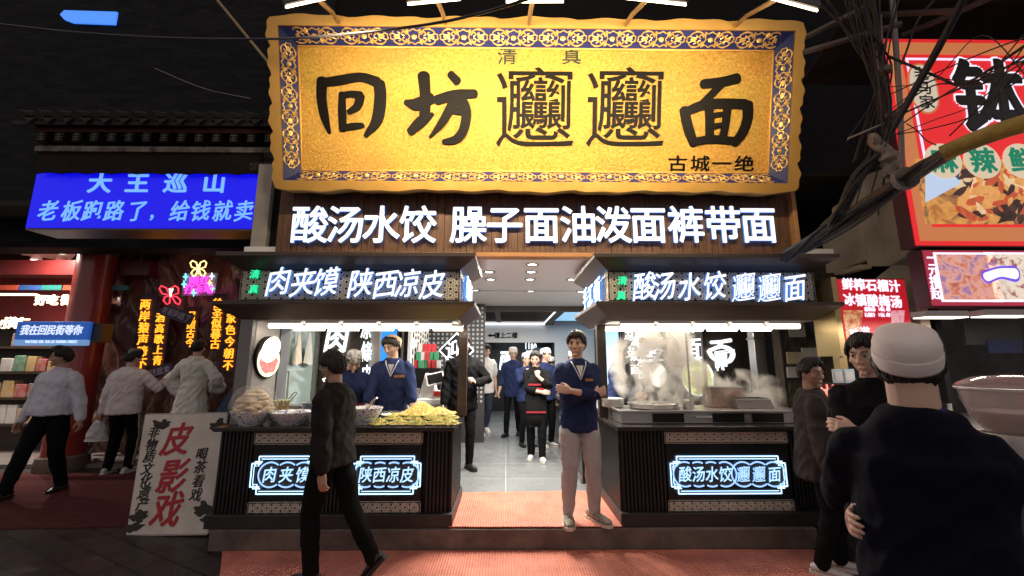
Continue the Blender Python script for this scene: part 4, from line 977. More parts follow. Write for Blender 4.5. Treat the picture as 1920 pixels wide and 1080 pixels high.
# ------------------------------------------------------------------ left neighbour: dark brick house, tiled eave, blue lightbox
M_BRICK = mat('night_dark_brick', (.006,.006,.007), .85, 0, (.011,.010,.011), 6, .5, 30)  # near black: the night's darkness is put into the brick colour
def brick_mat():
    m = mat('old_grey_brick', (.012,.012,.012), .85); n = m.node_tree.nodes; l = m.node_tree.links; b = n['Principled BSDF']  # these bricks too carry the unlit night in their colours
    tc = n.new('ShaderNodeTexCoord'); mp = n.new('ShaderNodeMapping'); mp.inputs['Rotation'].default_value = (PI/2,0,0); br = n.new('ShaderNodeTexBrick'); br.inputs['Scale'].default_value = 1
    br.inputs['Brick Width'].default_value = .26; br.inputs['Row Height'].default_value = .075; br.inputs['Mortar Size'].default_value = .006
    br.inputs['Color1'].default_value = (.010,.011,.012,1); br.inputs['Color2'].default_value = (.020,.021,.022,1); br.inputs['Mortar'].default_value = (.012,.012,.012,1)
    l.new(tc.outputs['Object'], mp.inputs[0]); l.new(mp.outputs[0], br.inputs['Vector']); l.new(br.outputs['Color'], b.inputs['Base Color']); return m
lh = thing('brick_house', 'dark grey brick house above the tiled eave on the left', 'house', (-6,6.4,0))
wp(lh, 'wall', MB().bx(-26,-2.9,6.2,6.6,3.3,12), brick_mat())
for i, (a, b_) in enumerate(((-3.45,-3.0),)):
    f = wp(lh, 'window', MB().bx(a,b_,6.12,6.199,4.6,6.4), M_MATTE)
    wb = MB()
    for x in (a,(a+b_)/2-.02,b_-.04): wb.bx(x,x+.04,6.08,6.119,4.6,6.4)
    for z in (4.6,5.5,6.36): wb.bx(a,b_,6.06,6.079,z,z+.04)
    o = obj('frame', wb, mat('old_window_wood', (.04,.04,.04), .7), f); o.location = (0,0,0)
tag(obj('blue_window_light', MB().slab([W(x,y,6.15) for x, y in ((112,27),(120,19),(219,22),(215,45),(136,42),(120,36))], (0,.03,0)), emi('night_blue_screen', (.07,.27,1), 1.0)), 'bright blue lit panel high on the dark house at top left', 'screen')
rf = thing('tiled_eave', 'dark traditional tiled eave over the blue lightbox', 'eave', (-4.2,4.7,4.3)); random.seed(11)
M_TILE = mat('dark_grey_roof_tile', (.028,.025,.024), .7, 0, (.05,.045,.042), 12)
tl = MB(); x = -5.6
zt_ = W(300,222,4.55).z
while x < -2.45:
    tl.tube([(x,4.5,zt_),(x,6.2,zt_+.85)], .062, 8); tl.slab([(x+.05,4.5,zt_-.03),(x+.19,4.5,zt_-.03),(x+.12,4.49,zt_-.10)], (0,.03,0)); x += .215
tl.slab([(-5.7,4.53,zt_-.05),(-2.45,4.53,zt_-.05),(-2.45,6.2,zt_+.78),(-5.7,6.2,zt_+.78)], (0,0,-.05)); wp(rf, 'roof_tiles', tl, M_TILE)
z0, z1 = W(300,250,4.62).z, W(300,226,4.62).z
wp(rf, 'red_fascia', MB().bx(-5.5,-2.45,4.60,4.66,z0,z1), mat('dull_red_board', (.075,.026,.022), .7, 0, (.05,.02,.018), 7))
x = -5.42
while x < -2.5:
    z0 = W(300,270,4.6).z; z1 = W(300,252,4.6).z; b = MB().bx(x,x+.10,4.56,4.75,z0,z1); c = MB()
    for k in range(3): c.bx(x+.015,x+.085,4.552,4.559,z0+.02+.03*k,z0+.03+.03*k)
    c.bx(x+.045,x+.055,4.554,4.5595,z0+.015,z1-.015); x += .20
    re_ = wp(rf, 'rafter_end', b, mat('dark_rafter', (.009,.008,.008), .7)); o_ = obj('painted_mark', c, mat('faded_cream', (.13,.11,.085), .8), re_)
z0, z1 = W(300,291,4.58).z, W(300,281,4.58).z
wp(rf, 'pale_ledge', MB().bx(W(63,285,4.5).x,W(516,285,4.5).x,4.50,4.75,z0,z1), mat('weathered_white_board', (.22,.195,.165), .8, 0, (.06,.05,.045), 9), bevel=.004)
z0 = W(300,324,4.52).z
wb = MB(); xs = W(66,310,4.52).x; xe = W(490,310,4.52).x; P = [(xs,4.535,z1-.03)]; n = 90
P = [(xs,4.53,z1-.03)]+[(xs+(xe-xs)*i/n,4.53,z0+.015*abs(math.sin(i/n*PI*9))*(1)-.01) for i in range(n+1)]+[(xe,4.53,z1-.03)]
wp(rf, 'scalloped_valance', MB().slab(P, (0,.02,0)), mat('dark_brown_cloth', (.022,.014,.012), .8, 0, (.016,.011,.010), 8))
lt = MB(); text(lt, '大自然遮阳蓬', W(472,309,4.525), (1,0,0), (0,0,1), .052, .06, .002, .012, -1); text(lt, '15929557827', W(470,317,4.525), (1,0,0), (0,0,1), .045, .05, .002, .012)
wp(rf, 'lettering', lt, [mat('faded_cream', (.13,.11,.085), .8)]*2)
sgn = thing('blue_lightbox', 'bright blue lightbox sign with pale blue characters under the tiled eave', 'shop sign', W(268,380,4.6))
xs, xe = W(58,375,4.6).x, W(482,375,4.6).x; z0, z1 = W(268,428,4.6).z, W(268,322,4.6).z
wp(sgn, 'case', MB().bx(xs,xe,4.605,4.95,z0-.02,z1+.02), mat('brushed_dark_edge', (.12,.10,.10), .4, .6)); wp(sgn, 'lit_face', MB().bx(xs+.01,xe-.01,4.595,4.604,z0,z1), emi('deep_blue_face', (.004,.004,.72), 1.0))
M_PBL = emi('pale_blue_sign_letters', (.17,.42,1), 1.05); lt = MB()
for c_, px in (('大',188),('王',258),('巡',330),('山',402)): text(lt, c_, W(px,344,4.594), (1,0,0), (0,0,1), .28, .23, .004, .03)
for c_, px in (('老',91),('板',135),('跑',174),('路',215),('了',258),(',',288),('给',338),('钱',377),('就',418),('卖',458)): text(lt, c_, W(px,396,4.594), (1,0,0), (0,0,1), .225, .235, .004, .016, -1, .1, .1)
wp(sgn, 'lettering', lt, [M_PBL, M_PBL])
for i, (px, z) in enumerate(((440,.02),)): pass
a = W(492,400,4.4); tag(obj('pilaster', MB().bx(a.x-.07,a.x+.09,4.36,4.5,2.62,3.75), mat('cream_painted_board', (.42,.38,.32), .6, 0, (.35,.31,.26), 4), bevel=.004), 'pale cream pilaster between the blue lightbox and the plank fascia', 'pilaster')
tag(obj('pilaster', MB().bx(a.x+.095,-2.42,4.42,4.55,2.62,4.4), M_MATTE), 'black upright strip beside the plank fascia', 'pilaster')
# carved root wall, red column, left shop
rk = MB(); nx, nz = 90, 80; vs = []
xa, xb = W(205,560,7.5).x, W(445,560,7.5).x+.4
for j in range(nz+1):
    for i in range(nx+1):
        x = xa+(xb-xa)*i/nx; z = .2+3.9*j/nz; p = Vector((x*1.8+.35*z,0,z*.7)); d = noise.multi_fractal(p, 1.0, 2.1, 5)*.22+abs(noise.noise(Vector((x*4+z*1.5,3,z*1.1))))*.28
        vs.append((x, 7.55-d, z))
rk.add(vs, [(j*(nx+1)+i, j*(nx+1)+i+1, (j+1)*(nx+1)+i+1, (j+1)*(nx+1)+i) for j in range(nz) for i in range(nx)])
k0 = len(vs); rk.slab([(xa,7.56,.2),(xb,7.56,.2),(xb,7.56,4.1),(xa,7.56,4.1)], (0,.1,0))
tag(obj('root_wall', rk, mat('varnished_tree_root', (.13,.06,.045), .32, 0, (.24,.115,.075), 4, .5, 18, coat=.3, stretch=(2,1,.7)), smooth=180), 'wall carved like varnished brown tree roots behind the neon signs', 'wall')
cx = (W(188,460,6.9).x+W(163,609,6.9).x)/2
t = thing('red_column', 'tall dark red lacquered column left of the root wall', 'column', (cx,6.9,0)); M_REDL = mat('dark_red_lacquer', (.25,.026,.018), .30, 0, (.32,.045,.028), 3, coat=.4)
b = MB(); n = 14; b.lathe([(.255,.22),(.255,3.75)], n=28); obj('shaft', b, M_REDL, t, smooth=40); obj('base', MB().lathe([(.31,0),(.32,.08),(.30,.2),(.26,.22)], n=28), M_CONC, t, smooth=40)
obj('capital', MB().lathe([(.256,3.35),(.29,3.42),(.28,3.55),(.31,3.62),(.256,3.66)], n=28), mat('green_painted_capital', (.04,.07,.055), .5, 0, (.10,.08,.04), 14), t, smooth=40)
ls = thing('snack_shop', 'brightly lit red snack shop at the far left', 'shop', (-8.5,8.5,0))
wp(ls, 'back_wall', MB().bx(-14,-6.2,9.4,9.5,.02,4.2), mat('deep_red_wall', (.16,.020,.020), .5, 0, (.22,.03,.025), 2))
wp(ls, 'side_wall', MB().bx(-6.6,-6.2,7.7,9.4,.02,4.2), mat('deep_red_wall', (.16,.020,.020), .5)); wp(ls, 'ceiling', MB().bx(-14,-6.2,5.6,9.4,3.72,3.8), mat('dark_ceiling', (.03,.028,.028), .7))
z_ = 3.6; q = [ (ray(px,py)*((z_-CAMZ)/ray(px,py).z)+Vector((0,0,CAMZ))) for px, py in ((60,452),(168,450),(130,490),(40,478))]
wp(ls, 'ceiling_panel', MB().slab(q, (0,0,.05)), M_WHITEP)
for px, py in ((78,463),(68,486),(112,494)):
    r = ray(px,py); p = Vector((0,0,CAMZ))+r*((3.42-CAMZ)/r.z)
    b = MB(); b.lathe([(.04,.16),(.05,.14),(.075,.02),(.07,0)], (p.x,p.y,3.40), 16); b.k = 1; b.lathe([(0,3.405),(.07,3.405)], (p.x,p.y,0), 16); wp(ls, 'spotlight', b, [M_WHITEP, emi('spot_face', (1,.95,.9), 8)])
    area('light', (p.x,p.y,3.38), (p.x-.3,p.y+.2,0), .1, .1, 70, (1,.88,.76))
wp(ls, 'beam', MB().bx(-14,-6.0,7.0,7.3,3.05,3.3), mat('dark_red_beam', (.13,.015,.015), .4))
b = MB(); x = -12; k = 0
while x < -6.3: b.k = k % 3; b.bx(x,x+.34,6.95,6.99,2.78,2.86); x += .36; k += 1
wp(ls, 'painted_frieze', b, [mat('teal_paint', (.02,.16,.15), .5), mat('vermilion_paint', (.45,.06,.03), .5), mat('blue_paint', (.03,.08,.28), .5)])
lt = MB()
for c_, px in (('好',78),('吃',100),('街',126)): text(lt, c_, W(px,563,6.9), (1,0,0), (0,0,1), .19, .17, .02, .03, -1)
text(lt, '小', W(12,606,6.6), (1,0,0), (0,0,1), .2, .17, .02, .03); text(lt, '海', W(28,606,6.6), (1,0,0), (0,0,1), .2, .17, .02, .03); text(lt, '与', W(46,606,6.6), (1,0,0), (0,0,1), .2, .17, .02, .03)
wp(ls, 'lettering', lt, [emi('warm_letters', (1,.80,.55), 2.2)]*2)
wp(ls, 'light_strip', MB().bx(-8.2,-7.25,6.5,6.54,2.62,2.65), emi('warm_strip', (1,.75,.45), 3))
sh = thing('snack_shelf', 'shelf unit of packaged snacks in the far left shop', 'shelf', (-8.6,8.0,0)); b = MB()
for z in (.5,.95,1.4,1.85,2.3): b.bx(-11,-6.9,7.8,8.2,z,z+.04)
b.bx(-11,-10.95,7.8,8.2,.02,2.34); b.bx(-6.95,-6.9,7.8,8.2,.02,2.34); b.bx(-11,-6.9,8.2,8.22,.02,2.34); wp(sh, 'frame', b, mat('dark_shelf', (.05,.03,.02), .5))
random.seed(4); pk = {}
for z in (.54,.99,1.44,1.89):
    x = -10.8
    while x < -7.1:
        w_ = random.choice((.16,.2,.26)); h = random.uniform(.22,.34); c_ = random.choice(('red','gold','white','green','brown')); col = dict(red=(.5,.04,.03),gold=(.6,.38,.08),white=(.7,.68,.62),green=(.06,.25,.10),brown=(.25,.12,.06))[c_]
        if x > -9.2:
            o = obj('snack_pack', MB().bx(-w_/2,w_/2,-.1,.06,0,h), mat(c_+'_pack', col, .35, 0, tuple(x*.4+.3 for x in col), 11), bevel=.012); o.location = (x+w_/2,7.92,z); tag(o, f'{c_} snack packet on the shelf of the far left shop', 'snack packet', f'{c_} snack packets on the shelf')
        x += w_+.03
tag(obj('entrance_platform', MB().bx(-13,-3.25,6.95,9.4,.004,.06), mat('pale_stone_edge', (.20,.17,.16), .7, 0, (.14,.12,.11), 5)), kind='structure')
sheet('maroon_carpet', [G(-400,885).xy[:], G(262,889).xy[:], G(402,985).xy[:], G(-300,1000).xy[:]], .003, .006, mat('maroon_carpet', (.115,.032,.032), .95, 0, (.07,.021,.022), 10, .4, 120), 'dark maroon carpet on the ground before the left shops', 'carpet')
# blue street sign
t = thing('street_name_sign', 'blue street name sign with white characters in front of the red column', 'sign', W(96,625,6.5)); e0, e1 = W(28,625,6.5), W(166,625,6.5); zt2, zb = W(96,603,6.5).z, W(96,648,6.5).z
wp(t, 'panel', MB().bx(e0.x,e1.x,6.5,6.55,zb+.09,zt2), emi('street_sign_blue', (.02,.12,.52), .55), bevel=.01); wp(t, 'lower_strip', MB().bx(e0.x,e1.x,6.5,6.55,zb,zb+.088), emi('street_sign_pale', (.22,.45,.85), .55), bevel=.01)
lt = MB()
for i, c_ in enumerate('我在回民街等你'): text(lt, c_, W(47+16.6*i,619,6.496), (1,0,0), (0,0,1), .138, .145, .002, .02, shear=.15)
text(lt, 'WAITING FOR YOU AT HUIMIN STREET', W(50,641,6.496), (1,0,0), (0,0,1), .044, .05, .001, .01)
wp(t, 'lettering', lt, [emi('street_sign_white', (.8,.9,1), .9)]*2); wp(t, 'bracket', MB().bx(e1.x-.1,e1.x+.14,6.55,6.74,zb+.05,zt2-.02), M_DARK)
# neon signs and hanging lit strips
def tubes(root, nm, polys, r, m, y):
    b = MB()
    for p in polys: b.tube([W(x,yy,y) for x, yy in p], r, 6)
    wp(root, nm, b, m)
Yn = 6.9
def wing(cx, cy, s):
    out = []
    for sx in (1,-1):
        out.append([(cx+sx*s*x, cy+s*y) for x, y in ((.05,0),(.25,-.75),(.7,-.95),(.95,-.7),(.8,-.2),(.05,0),(.6,.15),(.85,.5),(.6,.9),(.3,.75),(.05,0))])
    out.append([(cx,cy-s*.5),(cx,cy+s*.6)]); return out
t = thing('neon_sign', 'yellow and pink neon check-in sign with a butterfly on top', 'neon sign', W(374,533,Yn))
tubes(t, 'butterfly', wing(372,504,16), .011, emi('yellow_neon', (1,.75,.28), 2.2), Yn)
wp(t, 'acrylic_panel', MB().slab([W(x,y,Yn+.03) for x, y in ((341,555),(402,554),(408,512),(343,513))], (0,.012,0)), mat('clear_acrylic', (.55,.52,.6), .1, alpha=.35))
lt = MB()
for c_, px, py in (('网',364,527),('红',384,526),('打',355,543),('卡',372,543),('地',391,542)): text(lt, c_, W(px,py,Yn), (1,0,0), (0,0,1), .165, .15, .012, .012)
wp(t, 'lettering', lt, [emi('magenta_neon', (1,.06,.75), 1.8)]*2)
for nm, col, pts in (('cyan_sparkle',(.2,.9,1),((348,519),(345,533),(363,549),(398,541))),('yellow_sparkle',(1,.85,.2),((393,531),)),('white_sparkle',(.7,.9,1),((397,518),))):
    tubes(t, nm, [[(x+s*a*(1 if k % 2 == 0 else .35), y+s2*b) for k, (s, s2, a, b) in enumerate(((0,-1,1,6.5),(1,-1,1.5,1.5),(1,0,4.5,1),(1,1,1.5,1.5),(0,1,1,6.5),(-1,1,1.5,1.5),(-1,0,4.5,1),(-1,-1,1.5,1.5),(0,-1,1,6.5)))] for x, y in pts], .008, emi(nm, col, 2), Yn)
t = thing('neon_butterfly', 'red neon butterfly with a pale body left of the check-in sign', 'neon sign', W(320,554,Yn)); tubes(t, 'wings', [[(x+.25*(y-554),y) for x, y in p] for p in wing(320,554,19)[:2]], .011, emi('red_neon', (1,.04,.07), 2), Yn); tubes(t, 'body', [[(318,541),(320,552),(324,541)],[(319,546),(320,556)]], .013, emi('pale_neon', (1,.8,.6), 2.2), Yn-.02)
M_ORL = emi('orange_lit_text', (1,.36,.02), 2.0); M_STRIP = mat('dark_purple_banner', (.03,.012,.03), .6)
for k, (px, py0, st, chars, h, lab) in enumerate(((273,571,22,'两岸猿声啼不',.19,'hanging strip of orange lit characters farthest left on the root wall'),(301,596,20,'酒高歌上青',.165,'hanging strip of orange lit characters beside the red neon butterfly'),(360,592,17,'月照古今',.155,'hanging strip of orange lit characters below the check-in sign'),
        (409,569,19,'徐圣似暮古',.17,'tall hanging strip of orange lit characters above the woman in the pale robe'),(434,597,22,'家色今朝不',.16,'hanging strip of orange lit characters nearest the stall end pillar'))):
    y = 7.0 if k < 3 else 6.6 if k == 3 else 6.2; t = thing('text_strip', lab, 'lit strip', W(px,py0,y), 'hanging strips of orange characters'); lt = MB()
    P0 = W(px,py0-st*.6,y); P1 = W(px-len(chars)*st*.07,py0+st*(len(chars)-.4),y)
    wp(t, 'banner', MB().bx(min(P0.x,P1.x)-.09,max(P0.x,P1.x)+.09,y+.012,y+.03,P1.z,P0.z+.06), M_STRIP)
    for i, c_ in enumerate(chars): text(lt, c_, W(px-i*st*.07,py0+i*st,y), (1,0,0), (0,0,1), h*.95, h*.9, .008, .018, -1)
    wp(t, 'lettering', lt, [M_ORL, M_ORL])
for (px,py,s_,lab,w_) in ((332,590,'老板跑路了','small dark tilted plaque with pale characters under the red butterfly',.52),(296,697,'有钱就卖','small dark plaque beside the hooded man\'s raised hand',.45)):
    p = W(px,py,6.75); t = thing('plaque', lab, 'plaque', p); e_ = Vector((1,0,-.35)).normalized() if px > 300 else Vector((1,0,.25)).normalized(); u_ = Vector((-e_.z,0,e_.x))
    obj('board', MB().slab([-e_*w_/2-u_*.09,e_*w_/2-u_*.09,e_*w_/2+u_*.09,-e_*w_/2+u_*.09], (0,.02,0)), mat('dark_violet_board', (.035,.02,.06), .5), t)
    lt = MB(); text(lt, s_, -e_*w_*.4, e_, u_, w_/len(s_)*.95, .11, .003, .015, -1); obj('lettering', lt, [mat('pale_lilac', (.45,.42,.55), .6)]*2, t)
st_ = thing('wooden_steps', 'dark purple wooden steps between the root wall and the stall', 'steps', (-3.6,6.4,0))
for i in range(5): wp(st_, 'tread', MB().bx(-4.4,-2.9,5.9+i*.28,6.2+i*.28,.28+i*.24,.34+i*.24), mat('purple_brown_wood', (.075,.040,.050), .5, 0, (.10,.055,.06), 5)); 
wp(st_, 'riser_frame', MB().bx(-4.4,-2.9,6.0,7.3,.02,.28), M_DARK)
wp(st_, 'blue_tarp', MB().slab([W(x,y,5.85) for x, y in ((405,770),(440,720),(440,800),(400,800))], (0,.05,0)), mat('dark_blue_tarp', (.03,.06,.11), .6))
# sandwich board, leaning back
def P_(px, py, base, nrm): r = ray(px,py); o = Vector((0,0,CAMZ)); return o+r*((base-o).dot(nrm)/r.dot(nrm))
B0 = G(238,1003); nb = Vector((-.10,-1,.22)).normalized()
t = thing('sandwich_board', 'white shadow-play sandwich board with red and black brush characters', 'sandwich board', G(312,1002)); cs = [P_(x,y,B0,nb) for x, y in ((238,1003),(388,1001),(425,775),(273,778))]
ex_ = (cs[1]-cs[0]).normalized(); ey_ = nb.cross(ex_) if nb.cross(ex_).z > 0 else -nb.cross(ex_); nn_ = ex_.cross(ey_)
wp(t, 'panel', MB().slab([c-nn_*.03 for c in cs], nn_*.03), mat('cream_printed_panel', (.66,.61,.53), .55, 0, (.50,.45,.38), 3))
fr_ = MB()
for i in range(4): fr_.tube([cs[i]-nn_*.012, cs[(i+1)%4]-nn_*.012], .014, 6)
wp(t, 'frame', fr_, mat('pale_frame', (.45,.42,.38), .4)); bb = [c+Vector((0,.45,0)) for c in cs[:2]]
wp(t, 'rear_support', MB().slab([cs[2]-nn_*.05,cs[3]-nn_*.05,Vector((bb[0].x,bb[0].y,.01)),Vector((bb[1].x,bb[1].y,.01))], Vector((0,.02,0))), M_DARK)
lt = MB()
for c_, px, py in (('皮',333,824),('影',325,893),('戏',314,956)): text(lt, c_, P_(px,py,B0,nb), ex_, ey_, .31, .30, .003, .028, -1, .1, .05)
wp(t, 'lettering', lt, [mat('crimson_print', (.40,.015,.025), .6)]*2, label='large crimson characters')
lt = MB()
for c_, px, py in (('非',290,810),('物',285,834),('质',281,856),('文',277,879),('化',274,901),('遗',271,924),('产',268,946),('喝',379,851),('茶',376,876),('看',373,902),('戏',368,928)): text(lt, c_, P_(px,py,B0,nb), ex_, ey_, .125, .115, .003, .016, -1, .1)
wp(t, 'lettering', lt, [mat('black_print', (.015,.013,.012), .6)]*2, label='small black columns of characters')
b = MB(); random.seed(6)
for cx_, cy_, w_, h_ in ((300,797,22,5),(410,797,16,9),(262,975,14,18),(385,960,16,22),(252,990,12,8)):
    for k in range(7):
        c_ = P_(cx_+random.uniform(-.6,.6)*w_, cy_+random.uniform(-.6,.6)*h_, B0, nb); r_ = random.uniform(.015,.045)
        pts = [c_+ex_*r_*(1+.5*math.sin(3*a+k))*math.cos(a)*1.4+ey_*r_*(1+.4*math.cos(2*a+k))*math.sin(a)+nn_*(.002+.0003*k) for a in [2*PI*i/14 for i in range(14)]]; b.add(pts, [tuple(range(14))])
wp(t, 'ink_landscape', b, mat('ink_wash_grey', (.05,.045,.04), .7))
tag(obj('side_table', MB().bx(-3.62,-2.95,4.82,5.25,.95,1.0).bx(-3.55,-3.45,4.9,5.2,.0,.95).bx(-3.1,-3.0,4.9,5.2,0,.95), mat('dark_table_wood', (.07,.035,.022), .5), bevel=.006), 'dark wooden table standing behind the sandwich board', 'table')

# ------------------------------------------------------------------ right neighbour
M_BEIGE = mat('stained_beige_panels', (.58,.49,.37), .75, 0, (.40,.33,.24), 2.2, .25, 22)
rh = thing('right_house', 'dark house front above and right of the noodle shop', 'house', (5,6,0))
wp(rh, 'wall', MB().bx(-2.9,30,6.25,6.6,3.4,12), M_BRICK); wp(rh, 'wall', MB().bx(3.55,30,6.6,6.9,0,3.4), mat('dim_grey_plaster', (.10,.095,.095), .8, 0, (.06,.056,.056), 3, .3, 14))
wp(rh, 'roof_shelf', MB().bx(3.2,9,4.9,6.25,3.9,3.95), M_DARK)
A2, B3 = W(1545,480,5.6), W(1712,480,4.0); d_ = Vector((B3.x-A2.x,B3.y-A2.y,0)).normalized(); n2 = Vector((d_.y,-d_.x,0))
zA, zB = W(1545,335,5.6).z, W(1545,480,5.6).z
bw_ = thing('beige_panel_wall', 'stained beige panel wall angled behind the cable bundle', 'wall', (A2.x,A2.y,2.2)); L2 = math.hypot(B3.x-A2.x,B3.y-A2.y)
pt = lambda s, z: Vector((A2.x+d_.x*s,A2.y+d_.y*s,z))
zl, zh = 2.45, 3.55
for (s0,s1,za,zb2,zc,zd) in ((0,L2*.55,2.78,2.78,3.62,3.50),(L2*.555,L2*.97,2.70,2.55,3.63,3.78),(L2*.62,L2*.97,1.95,1.9,2.69,2.54)):
    wp(bw_, 'panel', MB().slab([pt(s0,za),pt(s1,zb2),pt(s1,zc),pt(s0,zd)], -n2*.08), M_BEIGE, bevel=.004)
wp(bw_, 'ledge', MB().slab([pt(0,2.72)+n2*.12,pt(L2*.6,2.66)+n2*.12,pt(L2*.6,2.66),pt(0,2.72)], (0,0,.05)), M_BEIGE)
wp(bw_, 'dark_recess', MB().slab([pt(-.2,1.2)-n2*.3,pt(L2*.8,1.2)-n2*.3,pt(L2*.8,3.6)-n2*.3,pt(-.2,3.6)-n2*.3], -n2*.05), M_MATTE)
# big red lightbox
def lightbox(name, label, x0, x1, z0, z1, y, face, border=None):
    t = thing(name, label, 'shop sign', ((x0+x1)/2,y,z0)); wp(t, 'case', MB().bx(x0,x1,y+.006,y+.14,z0,z1), mat('dull_red_case', (.10,.03,.03), .5)); wp(t, 'lit_face', MB().bx(x0+.01,x1-.01,y-.004,y+.0055,z0+.01,z1-.01), face); return t
rx0 = 3.66; y = 3.6; zt3, zb3 = W(1690,72,y).z, W(1690,462,y).z
t = lightbox('red_lightbox', 'huge red lightbox with black outlined characters and a dish photo', rx0, 6.6, zb3, zt3, y, emi('red_lit_face', (.72,.018,.022), .95))
def frame4(mb, x0, x1, z0, z1, w_, y0, th):
    for (a,b,c,d) in ((x0,x1,z0,z0+w_),(x0,x1,z1-w_,z1),(x0,x0+w_,z0+w_,z1-w_),(x1-w_,x1,z0+w_,z1-w_)): mb.bx(a,b,y0-th,y0,c,d)
    return mb
wp(t, 'orange_border', frame4(MB(), rx0+.05, 6.55, zb3+.05, zt3-.05, .13, y-.0045, .003), emi('orange_lit_border', (.62,.20,.07), .8))
wp(t, 'white_border', frame4(MB(), rx0+.22, 6.4, zb3+.22, zt3-.22, .022, y-.0045, .004), emi('lilac_white_line', (.75,.72,1), 1.1))
R_ = lambda px, py, d=.006: W(px,py,y-d)
lt = MB(); M_WO = emi('white_outline', (.85,.84,1), 1.1); M_INK2 = mat('black_sign_ink', (.012,.010,.012), .4)
big = [('钵',1856,182,.62)]; xb_ = R_(1856,182).x
for k in range(3):
    c_ = '钵钵鸡'[k]; p = R_(1856,182)+Vector((.78*k,0,0)); text(lt, c_, p, (1,0,0), (0,0,1), .70, .74, .004, .085, -1, .1)
wp(t, 'letter_outline', lt, [M_WO, M_WO]); lt = MB()
for k in range(3): text(lt, '钵钵鸡'[k], R_(1856,182,.016)+Vector((.78*k,0,0)), (1,0,0), (0,0,1), .70, .74, .003, .05, -1, .1)
wp(t, 'lettering', lt, [M_INK2, M_INK2])
def oval(c, rx, rz, n=30): return [c+Vector((rx*math.cos(2*PI*i/n)*1.0, 0, rz*math.copysign(abs(math.sin(2*PI*i/n))**.75, math.sin(2*PI*i/n)))) for i in range(n)]
c0 = R_(1731,166); tilt = lambda v: v
wp(t, 'oval_rim', MB().slab(oval(c0,.145,.27), (0,-.003,0)), emi('oval_rim', (.62,.18,.06), .8)); wp(t, 'oval_badge', MB().slab(oval(c0+Vector((0,-.0035,0)),.125,.25), (0,-.003,0)), emi('oval_cream', (.72,.62,.48), .75)); lt = MB()
for k, c_ in enumerate('老马家'): text(lt, c_, c0+Vector((0,-.008,.15-.15*k)), (1,0,0), (0,0,1), .15, .14, .002, .012, -1)
wp(t, 'lettering', lt, [M_INK2, M_INK2], label='small black brush characters on a cream oval')
ft_ = photo_mat('spicy_dish_photo', [(.06,.02,.015),(.40,.13,.03),(.75,.35,.08),(.20,.08,.04),(.85,.55,.25)], 9, .75)
p0, p1 = R_(1735,420), R_(1990,300); wp(t, 'dish_photo', MB().bx(p0.x,p1.x,y-.0095,y-.005,p0.z,p1.z), ft_)
b = MB(); random.seed(12); 
for k in range(110):
    b.k = random.choice((0,0,1,2,3,1)); cx_ = random.uniform(p0.x+.35,p1.x-.05); cz_ = random.uniform(p0.z+.05,p1.z-.04); r_ = random.uniform(.03,.11); a0 = random.uniform(0,PI); q = []
    for i in range(9):
        a = 2*PI*i/9; rr = r_*random.uniform(.6,1.1); dx, dz = rr*math.cos(a)*1.5, rr*math.sin(a)*.6; q.append((min(max(cx_+dx*math.cos(a0)-dz*math.sin(a0),p0.x),p1.x), y-.0097-.00004*k, min(max(cz_+dx*math.sin(a0)+dz*math.cos(a0),p0.z),p1.z)))
    b.add(q[::-1], [tuple(range(9))])
wp(t, 'dish_pieces', b, [photo_mat('fungus_black', [(.01,.008,.008),(.05,.02,.015),(.12,.06,.04)], 14, .7), photo_mat('tofu_orange', [(.55,.20,.04),(.8,.40,.12),(.65,.25,.06)], 12, .75), photo_mat('chilli_red', [(.45,.05,.02),(.7,.15,.05)], 14, .7), photo_mat('lotus_cream', [(.75,.50,.25),(.85,.65,.4)], 14, .75)])
w3 = MB().slab([R_(1735,325,.0098),R_(1800,322,.0098),R_(1800,345,.0098),R_(1735,380,.0098)], (0,-.001,0)); wp(t, 'photo_sky', w3, emi('photo_sky', (.55,.68,.9), .8))
d4 = MB(); lt = MB()
for px, c_ in ((1768,'麻'),(1841,'辣'),(1915,'鲜'),(1988,'香')):
    p = R_(px,302,.012); d4.slab([p+Vector((.175*math.cos(2*PI*i/26),0,.175*math.sin(2*PI*i/26))) for i in range(26)], (0,-.003,0)); text(lt, c_, p+Vector((0,-.006,0)), (1,0,0), (0,0,1), .25, .24, .003, .04, -1)
wp(t, 'round_badge', d4, emi('badge_cream', (.75,.60,.42), .8)); wp(t, 'lettering', lt, [emi('sign_green', (.004,.20,.11), .9)]*2, label='green characters on round badges')
y = 3.62; t = lightbox('picture_lightbox', 'pink-red lightbox with skewer and bowl pictures below the huge one', W(1733,500,y).x, 6.4, W(1760,575,y).z, W(1760,468,y).z, y, emi('pink_red_face', (.42,.025,.06), .8))
lt = MB()
for k, c_ in enumerate('一元撸起'): text(lt, c_, R_(1748+2.6*k,484+22*k,.0), (1,0,0), (0,0,1), .115, .11, .003, .028)
wp(t, 'lettering', lt, [M_WO, M_WO]); 
for k, (a_, b_, nm, cols) in enumerate(((1768,1858,'skewer_photo',[(.20,.08,.10),(.55,.16,.10),(.78,.38,.30),(.28,.15,.35),(.85,.6,.5)]),(1864,1990,'bowl_photo',[(.10,.20,.06),(.75,.62,.5),(.85,.75,.6),(.35,.10,.10),(.2,.2,.4)]))):
    q0, q1 = R_(a_,562,.0), R_(b_,478,.0); wp(t, 'picture_frame', MB().bx(q0.x-.02,q1.x+.02,y-.008,y-.0045,q0.z-.02,q1.z+.02), M_WO); wp(t, nm, MB().bx(q0.x,q1.x,y-.012,y-.0085,q0.z,q1.z), photo_mat(nm, cols, 16, .8))
lt = MB(); O = Vector((0,y-.02,0))
